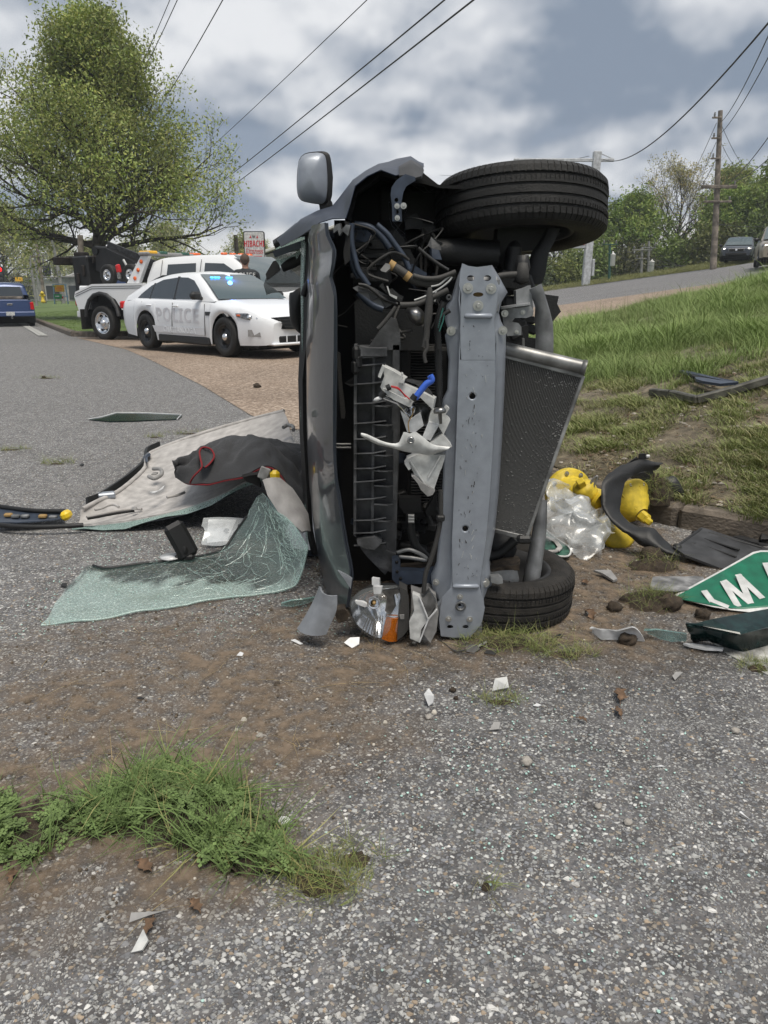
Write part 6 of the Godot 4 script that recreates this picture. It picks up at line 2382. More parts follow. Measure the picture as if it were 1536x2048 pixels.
	# belts and pulleys glimpsed behind
	for q in [[v3(.17, 1.358, -3.05), 0.1, 0.03], [v3(.135, 1.351, -3.12), 0.09, 0.025]]:
		st = begin()
		var ring: Array = []
		for k in 25:
			var a := TAU * k / 24
			ring.append(q[0] + Vector3(cos(a) * q[2], sin(a) * q[1], cos(a) * 0.03))
		tube(st, ring, 0.006, 6)
		put("belt", st, M.wire_grey, o)
	# harness and loose wires
	var cables := [["harness", on_plane(-2.62, [.02,1.329,.044,1.317,.069,1.301,.095,1.284,.124,1.276,.154,1.272,.188,1.278,.23,1.301]), 0.014, M.wire_grey], ["wire", on_plane(-2.6, [.094,1.296,.132,1.287,.174,1.288,.212,1.3,.232,1.308]), 0.008, M.wire_grey], ["wire", on_plane(-2.58, [.052,1.205,.102,1.207,.144,1.222,.182,1.24,.207,1.252]), 0.009, M.wire_grey], ["wire", on_plane(-2.6, [.153,1.262,.179,1.268,.199,1.284,.22,1.3]), 0.003, M.white_plastic], ["wire", on_plane(-2.6, [.099,1.219,.133,1.231,.175,1.252,.208,1.276,.22,1.292]), 0.003, M.white_plastic], ["wire", on_plane(-2.6, [.165,1.215,.167,1.236,.17,1.252]), 0.003, M.white_plastic], ["wire", on_plane(-2.6, [-.083,1.268,-.058,1.264,-.033,1.248,-.003,1.225,.044,1.207]), 0.006, M.black_plastic], ["wire", on_plane(-2.58, [.039,1.199,.018,1.171,-.007,1.142,-.02,1.129]), 0.007, M.wire_grey], ["wire", on_plane(-2.62, [.11,1.381,.162,1.341,.209,1.313]), 0.006, M.black_plastic]]
	for q in cables:
		st = begin()
		tube(st, smooth_path(q[1], 5), q[2], 8)
		put(q[0], st, q[3], o)
	for q in [[on_plane(-2.617, [.016,1.333,.033,1.323]), 0.0155], [on_plane(-2.617, [.07,1.299,.084,1.288]), 0.0155]]:
		st = begin()
		tube(st, q[0], q[1], 8)
		put("harness_tape", st, M.tan_tape, o)
	plate("connector", on_plane(-2.6, [-.012,1.314,.005,1.334,.019,1.33,.02,1.318,.005,1.306,-.009,1.31]), v3(0.006, 0, -0.03), M.trim_grey, o)
	# wrapped lead running down to the loose lamp
	st = begin()
	tube(st, smooth_path(on_plane(-2.55, [.146,1.26,.145,1.22,.143,1.18,.139,1.139,.138,1.11,.132,1.073]), 4), [0.006, 0.008, 0.01, 0.011, 0.012, 0.012, 0.012, 0.013, 0.013, 0.013, 0.013, 0.012, 0.011, 0.010, 0.010, 0.010, 0.010, 0.010, 0.010, 0.010, 0.010].slice(0, 21), 8)
	tube(st, smooth_path(on_plane(-2.54, [.137,1.096,.14,1.071,.131,1.049,.136,1.024]), 4), 0.006, 8)
	put("wrapped_lead", st, M.wire_grey, o)
	# ribbed black hoses
	st = begin()
	hose(st, on_plane(-2.57, [.194,1.216,.18,1.179,.173,1.142,.176,1.101,.178,1.062]), 0.012)
	hose(st, on_plane(-2.6, [.179,1.076,.182,1.011,.185,.928,.183,.863,.187,.757]), 0.0135)
	put("ribbed_hose", st, M.black_plastic, o)
	st = begin()
	hose(st, on_plane(-2.55, [.212,1.188,.198,1.18,.181,1.163,.174,1.135]), 0.008)
	put("ribbed_hose", st, M.black_plastic, o)
	for q in [on_plane(-2.545, [.189,1.196,.181,1.164,.175,1.135]), on_plane(-2.545, [.193,1.176,.19,1.156,.179,1.123])]:
		st = begin()
		tube(st, q, 0.0025, 5)
		put("wire", st, M.copper_green, o)
	# ribbed cover of the radiator support
	var cv := plate("support_cover", on_plane(-2.62, [-.103,1.258,-.067,1.272,-.033,1.258,.005,1.237,.044,1.221,.04,1.213,.006,1.194,-.042,1.217,-.084,1.244]), v3(0.0, 0, -0.012), M.shelf_plastic, o)
	for q in [on_plane(-2.615, [-.067,1.27,-.05,1.248,-.041,1.217]), on_plane(-2.615, [-.033,1.256,-.05,1.246,-.084,1.246]), on_plane(-2.615, [-.029,1.254,-.016,1.231,.006,1.196]), on_plane(-2.615, [.005,1.235,-.016,1.229,-.041,1.217]), on_plane(-2.615, [.01,1.235,.018,1.219,.027,1.206]), on_plane(-2.615, [-.084,1.26,-.058,1.252,-.016,1.231,.035,1.215])]:
		st = begin()
		for i in q.size() - 1:
			bar(st, q[i], q[i + 1], 0.004, 0.012, v3(0, 0, 1))
		put("rib", st, M.dark_grey, cv)
	plate("support_cover", on_plane(-2.6, [-.003,1.274,.005,1.252,.027,1.256,.052,1.236,.065,1.231,.056,1.211,.027,1.227,.01,1.24,-.016,1.264]), v3(0, 0, -0.02), M.black_plastic, o)
	plate("broken_clip", on_plane(-2.58, [.008,1.264,.013,1.263,.02,1.24,.043,1.23,.041,1.222,.018,1.234]), v3(0, 0, -0.02), M.white_plastic, o)
	# small shiny motor
	st = begin()
	dome(st, loop_points(on_plane(-2.72, [.075,1.187,.099,1.198,.122,1.192,.14,1.17,.136,1.14,.113,1.133,.086,1.153]), 3), v3(0, 0, 0.05), 5)
	put("lamp_motor", st, M.dull_chrome, o)
	plate("mount_panel", on_plane(-2.85, [-.106,1.211,-.082,1.22,-.008,1.184,.076,1.184,.142,1.12,.143,1.04,-.103,1.04]), v3(0, 0, -0.05), M.black_plastic, o)
	plate("mount_panel", on_plane(-2.74, [.015,1.161,.044,1.154,.056,1.108,.058,1.049,-.062,1.049,-.035,1.086,-.012,1.119]), v3(0, 0, -0.04), M.shelf_plastic, o)
	# ---- plastic grid of the front panel
	var grid := plate("front_grid", on_plane(-2.765, [-.099,1.064,.056,1.064,.058,.762,.05,.498,.046,.261,.004,.2,-.053,.261,-.106,.351]), v3(0, 0, -0.015), M.shelf_plastic, o)
	plate("grid_wall", on_plane(-2.7, [-.103,1.069,-.093,1.069,-.103,.372,-.113,.382]), v3(0, 0, -0.07), M.shelf_plastic, grid)
	plate("grid_wall", on_plane(-2.74, [.031,1.066,.054,1.066,.048,.505,.033,.505,.034,.766,.027,.766]), v3(0, 0, -0.11), M.shelf_plastic, grid)
	plate("grid_wall", on_plane(-2.72, [-.04,1.051,-.031,1.051,-.039,.336,-.049,.336]), v3(0, 0, -0.13), M.shelf_plastic, grid)
	for y in [714, 731, 767, 806, 846, 877, 906, 936, 963, 998, 1040, 1065, 1090]:
		var jig := sin(y * 1.7) * 4.0
		st = begin()
		sheet(st, between([px(708, y, 2.69), px(745, y - 2 + jig * 0.3, 2.69), px(772, y - 6, 2.71)], [px(708, y - 1, 2.765), px(745, y - 1, 2.765), px(772, y - 3, 2.765)], 1), -0.0045)
		put("shelf", st, M.shelf_plastic, grid)
	for y in [812, 850, 911, 942, 972, 1009, 1042]:
		st = begin()
		sheet(st, between([px(748, y - 2, 2.70), px(775, y, 2.70), px(786, y - 2, 2.74)], [px(750, y - 2, 2.765), px(775, y - 2, 2.765), px(786, y - 2, 2.765)], 1), -0.0045)
		put("shelf", st, M.shelf_plastic, grid)
	plate("grid_foot", on_plane(-2.75, [-.099,.352,.004,.344,.007,.304,.046,.288,.034,.214,-.027,.239,-.065,.28,-.088,.312]), v3(0, 0, -0.08), M.shelf_plastic, grid)
	plate("grid_box", on_plane(-2.68, [-.1,.371,-.033,.381,-.008,.358,-.034,.331,-.071,.335,-.097,.35]), v3(0, 0, -0.1), M.shelf_plastic, grid)
	plate("grid_box", on_plane(-2.68, [-.085,1.063,-.056,1.059,.011,1.059,.011,1.032,-.085,1.033]), v3(0, 0, -0.1), M.shelf_plastic, grid)
	for q in points([-.095,1.041,-2.7,-.091,1.014,-2.7,-.098,.995,-2.7]):
		st = begin()
		rbox(st, q, v3(0.03, 0.05, 0.06), 0.01)
		put("catch", st, M.black_plastic, grid)
	# grey strap between bonnet and grid, latch rods
	plate("strap", on_plane(-2.9, [-.175,1.032,-.162,1.024,-.158,.926,-.146,.801,-.15,.781,-.163,.782,-.171,.911]), v3(0, 0, -0.01), M.wire_grey, o)
	for y in [782, 808]:
		st = begin()
		tube(st, [px(590 + 305 / 3.746, 680 + y / 3.746, 2.9), px(590 + 420 / 3.746, 680 + (y - 2) / 3.746, 2.9)], 0.005, 8)
		put("latch_rod", st, M.aluminium, o)
	# ---- radiator core behind the lamp
	plate("radiator_core", on_plane(-2.96, [.089,1.051,.236,1.051,.231,.843,.236,.424,.094,.424]), v3(0, 0, -0.05), M.soot, o)
	st = begin()
	for k in 56:
		var y := 694.0 + k * 5.6
		bar(st, px(822, y, 2.945), px(884, y + 1.0, 2.945), 0.02, 0.0035, v3(0, 1, 0))
	stuff(put("radiator_fins", st, M.dark_grey, o))
	plate("radiator_rail", on_plane(-2.92, [.09,1.033,.099,1.033,.1,.924,.091,.924]), v3(0, 0, -0.03), M.wire_grey, o)
	plate("radiator_frame", on_plane(-2.9, [.061,1.029,.088,1.032,.089,.926,.062,.926]), v3(0, 0, -0.03), M.black_plastic, o)
	plate("radiator_frame", on_plane(-2.9, [.105,1.039,.189,1.051,.234,1.044,.234,1.034,.115,1.032]), v3(0, 0, -0.03), M.wire_grey, o)
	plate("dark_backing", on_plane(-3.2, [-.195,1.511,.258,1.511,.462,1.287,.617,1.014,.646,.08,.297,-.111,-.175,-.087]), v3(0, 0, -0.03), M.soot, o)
	# ---- bumper beam
	beam(o)
	# ---- loose lamp hanging in front
	loose_lamp(o)
	lower_lamps(o)
	condenser(o)
	wheels_and_struts(o)
	rebase(o, v3(0.1, 0, -3.0))

func beam(o: Node3D) -> void:
	var top := 2.60
	var face: Array = on_plane(-2.595, [.251,1.334,.27,1.326,.299,1.322,.333,1.326,.343,1.324,.362,1.281,.369,1.257,.37,1.233,.365,1.2,.36,1.159,.366,1.117,.37,1.027,.257,1.027,.251,1.117,.251,1.18,.251,1.241,.243,1.265,.245,1.302])
	var holes: Array = []
	for q in [[v3(.28, 1.288, -2.595), 0.0125, 0.72], [v3(.334, 1.288, -2.595), 0.0125, 0.72]]:
		holes.append([q[0], q[1], q[2]])
	var st := begin()
	# the flat channel is one long plate; its lower end carries holes too
	var low: Array = on_plane(-2.595, [.369,1.028,.373,.895,.373,.723,.369,.545,.362,.397,.349,.265,.347,.222,.248,.222,.242,.397,.247,.723,.249,1.028])
	holes.append([v3(.298, .908, -2.595), 0.011])
	holes.append([v3(.288, .44, -2.595), 0.011])
	var foot: Array = on_plane(-2.595, [.347,.222,.36,.168,.368,.138,.356,.069,.318,.018,.253,.018,.21,.024,.202,.089,.211,.177,.248,.222])
	holes.append([v3(.243, .061, -2.595), 0.0115, 0.7])
	holes.append([v3(.3, .061, -2.595), 0.0115, 0.7])
	holes.append([v3(.273, .144, -2.595), 0.010])
	holes.append([v3(.306, 1.237, -2.595), 0.017, 0.42])
	holed(st, face, holes, v3(0, 0, -0.006))
	holed(st, low, holes, v3(0, 0, -0.006))
	holed(st, foot, holes, v3(0, 0, -0.006))
	var bm := put("bumper_beam", st, M.silver_blue, o)
	# scrapes and splashes of mud on the channel
	var sr := RandomNumberGenerator.new()
	sr.seed = 4
	for pass_ in 2:
		st = begin(-1)
		for k in (60 if pass_ else 34):
			var y := sr.randf_range(650, 1165)
			var c := px(lerpf(sr.randf_range(924, 985), sr.randf_range(910, 955), (y - 650) / 515.0), y, 2.594)
			var a := sr.randf_range(-0.5, 0.5)
			var l := sr.randf_range(0.002, 0.018) * sr.randf()
			box(st, c, Vector3(sr.randf_range(0.0006, 0.0022) if pass_ else 0.001, 0.001 + l * (1.0 if pass_ else 2.0), 0.0016), Basis(v3(0, 0, 1), a))
		stuff(put(["scrapes", "mud_specks"][pass_], st, [M.white_plastic, M.mud][pass_], bm))
	# dimpled rims round the middle holes
	for q in points([.298,.908,-2.596,.288,.44,-2.596]):
		st = begin()
		lathe(st, [Vector2(0.0113, -0.006), Vector2(0.0118, 0.0012), Vector2(0.016, 0.0016), Vector2(0.03, 0.0002)], q, Basis(Vector3.RIGHT, PI / 2), 24)
		put("dimple", st, M.silver_blue, bm)
	# left flange: steps back from the channel and widens at the mounts
	var lo: Array = on_plane(-2.635, [.256,1.332,.238,1.282,.221,1.219,.207,1.203,.203,1.155,.214,1.123,.204,1.103,.21,1.074,.218,1.024,.217,.923,.202,.889,.199,.863,.208,.837,.211,.715,.206,.534,.198,.384,.191,.288,.172,.24,.18,.181,.203,.151,.185,.121,.186,.071,.209,.026])
	var li: Array = on_plane(-2.597, [.254,1.328,.246,1.282,.243,1.22,.248,1.188,.251,1.157,.252,1.125,.251,1.105,.25,1.076,.249,1.027,.251,.928,.25,.894,.249,.869,.248,.844,.247,.723,.245,.544,.242,.397,.244,.302,.245,.254,.24,.196,.215,.167,.204,.137,.204,.088,.21,.038])
	st = begin()
	var rows: Array = []
	for i in lo.size():
		var a: Vector3 = lo[i]
		var b: Vector3 = li[i]
		rows.append([b, b.lerp(a, 0.12) + v3(0, 0, -0.022), a.lerp(b, 0.3) + v3(0, 0, -0.002), a, a + v3(0.002, 0, -0.035)])
	sheet(st, rows, 0.004)
	put("beam_flange", st, M.silver_blue, bm)
	# right flange turns away from the camera
	var ro: Array = on_plane(-2.66, [.356,1.33,.384,1.289,.411,1.244,.392,1.212,.385,1.177,.393,1.151,.411,1.121,.413,1.072,.415,.92,.414,.745,.411,.564,.403,.414,.387,.299,.393,.24,.402,.21,.385,.17,.369,.14,.369,.09,.367,.049])
	var ri: Array = on_plane(-2.597, [.343,1.324,.361,1.282,.37,1.245,.37,1.213,.365,1.179,.361,1.153,.365,1.125,.374,1.076,.374,.911,.373,.757,.37,.572,.363,.425,.352,.302,.35,.264,.351,.235,.36,.186,.364,.161,.367,.127,.36,.078])
	st = begin()
	rows = []
	for i in ro.size():
		var a: Vector3 = ro[i]
		var b: Vector3 = ri[i]
		rows.append([b, b.lerp(a, 0.25) + v3(0.002, 0, -0.012), a.lerp(b, 0.4), a, a + v3(-0.004, 0, -0.06)])
	sheet(st, rows, -0.004)
	put("beam_flange", st, M.silver_blue, bm)
	# pressed ribs across the channel, crash cans behind
	for q in [on_plane(-2.594, [.262,1.169,.355,1.169]), on_plane(-2.594, [.248,.221,.344,.221])]:
		st = begin()
		tube(st, [q[0], q[0].lerp(q[1], 0.06), q[0].lerp(q[1], 0.94), q[1]], [0.002, 0.009, 0.009, 0.002], 10)
		put("pressed_rib", st, M.silver_blue, bm)
	st = begin()
	rbox(st, v3(.33, 1.233, -2.82), v3(0.1, 0.12, 0.4), 0.01)
	rbox(st, v3(.306, .019, -2.82), v3(0.12, 0.09, 0.4), 0.01)
	put("crash_can", st, M.grey_steel, bm)
	for p in on_plane(-2.594, [.272,1.257,.347,1.255,.307,1.202]):
		bolt(p, 0.017, bm)
	for p in on_plane(-2.622, [.223,1.12,.395,1.121]):
		bolt(p, 0.015, bm)
	for p in on_plane(-2.594, [.276,.181,.236,.094,.314,.092]):
		bolt(p, 0.011, bm)
	bolt(v3(.19, .225, -2.625), 0.012, bm)
	bolt(v3(.369, .221, -2.63), 0.018, bm)
	bolt(v3(.188, .126, -2.628), 0.009, bm)
	st = begin()
	lathe(st, [Vector2(0.008, -0.004), Vector2(0.013, 0.0), Vector2(0.02, 0.008), Vector2(0.016, 0.011), Vector2(0.011, 0.008), Vector2(0.011, -0.02)], v3(.279, .147, -2.594), Basis(Vector3.RIGHT, PI / 2), 20)
	put("tow_eye", st, M.grey_steel, bm)
	plate("tow_eye_plate", on_plane(-2.594, [.245,.126,.26,.144,.298,.144,.31,.124,.295,.107,.261,.107]), v3(0, 0, -0.003), M.silver_blue, bm)
	st = begin()
	rbox(st, v3(.31, 1.238, -2.62), v3(0.05, 0.02, 0.01), 0.004)
	put("slot_label", st, M.tan_tape, bm)
	# holes of the left flange ears
	for p in on_plane(-2.63, [.214,1.228]):
		st = begin()
		lathe(st, [Vector2(0.004, 0), Vector2(0.010, 0.002), Vector2(0.010, -0.003)], p, Basis(Vector3.RIGHT, PI / 2), 14)
		put("eyelet", st, M.grey_steel, bm)
	# brackets to the right of the beam's upper end
	plate("beam_bracket", on_plane(-2.68, [.397,1.19,.423,1.192,.463,1.194,.493,1.2,.505,1.185,.504,1.168,.482,1.16,.442,1.16,.434,1.147,.456,1.143,.467,1.13,.467,1.104,.419,1.1,.404,1.143]), v3(0, 0, -0.03), M.grey_steel, bm)
	bolt(v3(.407, 1.175, -2.675), 0.012, bm)
	bolt(v3(.468, 1.179, -2.675), 0.008, bm)
	bolt(v3(.45, 1.114, -2.675), 0.007, bm)
	st = begin()
	sheet(st, between(on_plane(-2.66, [.392,1.189,.442,1.197,.489,1.203]), on_plane(-2.76, [.407,1.19,.458,1.198,.505,1.205]), 2), 0.006)
	put("bracket_edge", st, M.grey_steel, bm)
	plate("beam_bracket", on_plane(-2.74, [.452,1.249,.479,1.257,.501,1.266,.509,1.227,.514,1.188,.464,1.19,.455,1.205]), v3(0, 0, -0.05), M.grey_steel, bm)
	plate("beam_bracket", on_plane(-2.62, [.389,.247,.419,.25,.433,.24,.434,.223,.416,.218,.39,.226]), v3(0, 0, -0.03), M.grey_steel, bm)
	plate("beam_bracket", on_plane(-2.74, [.403,.218,.448,.226,.506,.23,.515,.194,.506,.132,.491,.14,.481,.185,.411,.194]), v3(0, 0, -0.05), M.grey_steel, bm)
	plate("lower_bracket", on_plane(-2.68, [.03,.293,.052,.298,.061,.281,.06,.249,.139,.245,.187,.253,.192,.193,.139,.197,.049,.193,.03,.217]), v3(0, 0, -0.04), M.blue_steel, bm)
	for p in on_plane(-2.678, [.047,.284,.049,.246,.062,.219]):
		st = begin()
		lathe(st, [Vector2(0, 0.003), Vector2(0.006, 0.003), Vector2(0.006, -0.003)], p, Basis(Vector3.RIGHT, PI / 2), 10)
		put("rivet", st, M.soot, bm)
	# cable clipped along the left flange
	st = begin()
	tube(st, smooth_path(on_plane(-2.59, [.197,.582,.199,.524,.199,.472,.186,.397,.166,.321,.149,.267,.144,.197]), 5), 0.0085, 8)
	put("clipped_cable", st, M.wire_grey, bm)
	st = begin()
	rbox(st, v3(.198, .483, -2.585), v3(0.03, 0.022, 0.03), 0.005)
	put("cable_clip", st, M.black_plastic, bm)
	# right rail plate, pale, hanging below the top tyre
	st = begin()
	sheet(st, between(on_plane(-2.75, [.505,1.257,.515,1.24,.533,1.197,.531,1.153,.538,1.109,.539,1.046]), on_plane(-2.74, [.527,1.268,.538,1.24,.559,1.184,.575,1.14,.58,1.092,.583,1.038]), 3, v3(0, 0, 0.02)), 0.012)
	var rr := put("right_rail", st, M.grey_steel, o)
	for p in on_plane(-2.725, [.532,1.224,.535,1.204]):
		st = begin()
		lathe(st, [Vector2(0, 0.002), Vector2(0.006, 0.002), Vector2(0.006, -0.003)], p, Basis(Vector3.RIGHT, PI / 2), 10)
		put("rivet", st, M.soot, rr)
	plate("black_guard", on_plane(-2.85, [.564,1.237,.624,1.229,.62,1.203,.635,1.176,.605,1.138,.601,1.126,.581,1.181]), v3(0, 0, -0.01), M.black_plastic, o)

func loose_lamp(o: Node3D) -> void:
	var l := plate("lamp_housing", on_plane(-2.5, [-.005,1.017,.031,1,.068,.977,.057,.962,.114,.938,.164,.912,.158,.877,.118,.916,.093,.899,.088,.886,.08,.886,.032,.909,-.005,.938,-.012,.951,.001,.985]), v3(0.01, 0, -0.05), M.white_plastic, o)
	plate("lamp_fin", on_plane(-2.47, [-.005,1.02,.003,1.016,-.011,.982,-.019,.986]), v3(0, 0, -0.06), M.white_plastic, l)
	plate("lamp_fin", on_plane(-2.47, [.057,.997,.062,.994,.055,.976,.067,.978,.063,.965,.048,.967]), v3(0, 0, -0.05), M.white_plastic, l)
	plate("lamp_fin", on_plane(-2.46, [-.005,.943,.031,.914,.078,.893,.088,.91,.083,.918,.065,.918,.014,.943,-.003,.951]), v3(0, 0, -0.02), M.white_plastic, l)
	plate("lamp_back", on_plane(-2.53, [.058,.969,.102,.956,.146,.925,.164,.904,.159,.925,.128,.96,.093,.967]), v3(0, 0, -0.05), M.dark_grey, l)
	var st := begin()
	sheet(st, between(on_plane(-2.49, [-.005,.914,.04,.896,.058,.879,.082,.844]), on_plane(-2.52, [.006,.922,.089,.892,.104,.883,.098,.857]), 3, v3(0, 0, -0.03)), 0.004)
	put("reflector", st, M.chrome, l)
	st = begin()
	dome(st, loop_points(on_plane(-2.5, [.093,.886,.114,.899,.145,.886,.148,.842,.128,.825,.097,.86]), 2), v3(0.0, 0, -0.07), 5)
	put("reflector", st, M.dull_chrome, l)
	plate("lamp_bowl", on_plane(-2.49, [.053,.875,.071,.862,.084,.844,.119,.868,.13,.826,.102,.804,.076,.804]), v3(0, 0, -0.02), M.white_part, l)
	plate("lamp_bowl", on_plane(-2.47, [.144,.842,.177,.83,.151,.78,.123,.788]), v3(0.01, 0, -0.05), M.white_part, l)
	plate("lamp_bracket", on_plane(-2.49, [.157,.881,.184,.864,.205,.888,.213,.882,.2,.862,.217,.845,.195,.795,.177,.826,.145,.839,.149,.862]), v3(0, 0, -0.05), M.white_plastic, l)
	# bezel arm
	st = begin()
	var arm_t: Array = smooth_path(on_plane(-2.44, [-.074,.811,-.054,.807,-.012,.787,.023,.777,.049,.781,.063,.814,.083,.809,.104,.814,.143,.783,.169,.77,.215,.766]), 2)
	var arm_b: Array = smooth_path(on_plane(-2.45, [-.074,.799,-.055,.788,-.02,.77,.014,.763,.049,.753,.071,.747,.092,.744,.114,.741,.145,.736,.17,.742,.193,.75]), 2)
	sheet(st, between(arm_t, arm_b, 3, v3(0, 0, 0.012)), 0.004)
	put("bezel_arm", st, M.white_plastic, l)
	plate("lamp_box", on_plane(-2.46, [.15,.774,.192,.8,.222,.762,.21,.756,.197,.762,.158,.734]), v3(0, 0, -0.08), M.white_plastic, l)
	plate("lamp_wedge", on_plane(-2.48, [.076,.715,.111,.732,.203,.731,.191,.686,.187,.679,.168,.618,.17,.608,.162,.595,.144,.608,.117,.631,.099,.668]), v3(0, 0, -0.06), M.white_plastic, l)
	plate("lamp_fin", on_plane(-2.47, [.068,.702,.078,.717,.089,.686,.081,.681]), v3(0, 0, -0.05), M.white_plastic, l)
	plate("lamp_fin", on_plane(-2.46, [.091,.663,.102,.663,.125,.641,.169,.614,.161,.6,.145,.594,.121,.618,.111,.639]), v3(0, 0, -0.04), M.trim_grey, l)
	for q in [on_plane(-2.475, [.085,.712,.148,.614]), on_plane(-2.475, [.185,.727,.147,.655])]:
		st = begin()
		bar(st, q[0], q[1], 0.005, 0.006, v3(0, 0, 1))
		put("moulded_rib", st, M.white_plastic, l)
	st = begin()
	lathe(st, [Vector2(0.012, -0.004), Vector2(0.010, 0.006), Vector2(0.0065, 0.006), Vector2(0.006, -0.004), Vector2(0, -0.004)], v3(.086, .789, -2.43), Basis(Vector3.RIGHT, PI / 2), 16)
	put("lamp_screw", st, M.dull_chrome, l)
	st = begin()
	lathe(st, [Vector2(0, 0.012), Vector2(0.016, 0.012), Vector2(0.02, 0.004), Vector2(0.02, -0.004), Vector2(0.007, -0.006), Vector2(0.005, -0.04), Vector2(0, -0.04)], v3(.179, .877, -2.46), Basis(v3(0, 0, 1), 0.1), 14)
	put("adjuster", st, M.dull_chrome, l)
	st = begin()
	tube(st, smooth_path(on_plane(-2.45, [.145,.993,.151,.978,.134,.966,.12,.949,.107,.932,.099,.921]), 4), 0.0105, 10)
	put("blue_lead", st, M.blue_wire, l)
	st = begin()
	tube(st, on_plane(-2.45, [.101,.93,.091,.915]), 0.012, 10)
	tube(st, on_plane(-2.455, [.008,.951,.02,.957]), 0.010, 8)
	tube(st, on_plane(-2.455, [-.011,.925,.001,.94]), 0.010, 8)
	put("plug", st, M.black_plastic, l)
	for q in [on_plane(-2.45, [.022,.959,.044,.954,.061,.936,.082,.917]), on_plane(-2.45, [.022,.957,.048,.948,.069,.925])]:
		st = begin()
		tube(st, smooth_path(q, 4), 0.0022, 5)
		put("red_lead", st, M.red_wire, l)
	st = begin()
	tube(st, smooth_path(on_plane(-2.47, [.094,.886,.092,.865,.079,.839,.082,.808]), 4), 0.002, 5)
	put("thin_lead", st, M.tan_tape, l)
	st = begin()
	lathe(st, [Vector2(0, 0.03), Vector2(0.006, 0.02), Vector2(0.007, 0.0), Vector2(0, 0.0)], v3(-.009, .923, -2.455), Basis(v3(0, 0, 1), 2.0), 8)
	put("bulb", st, M.white_part, l)

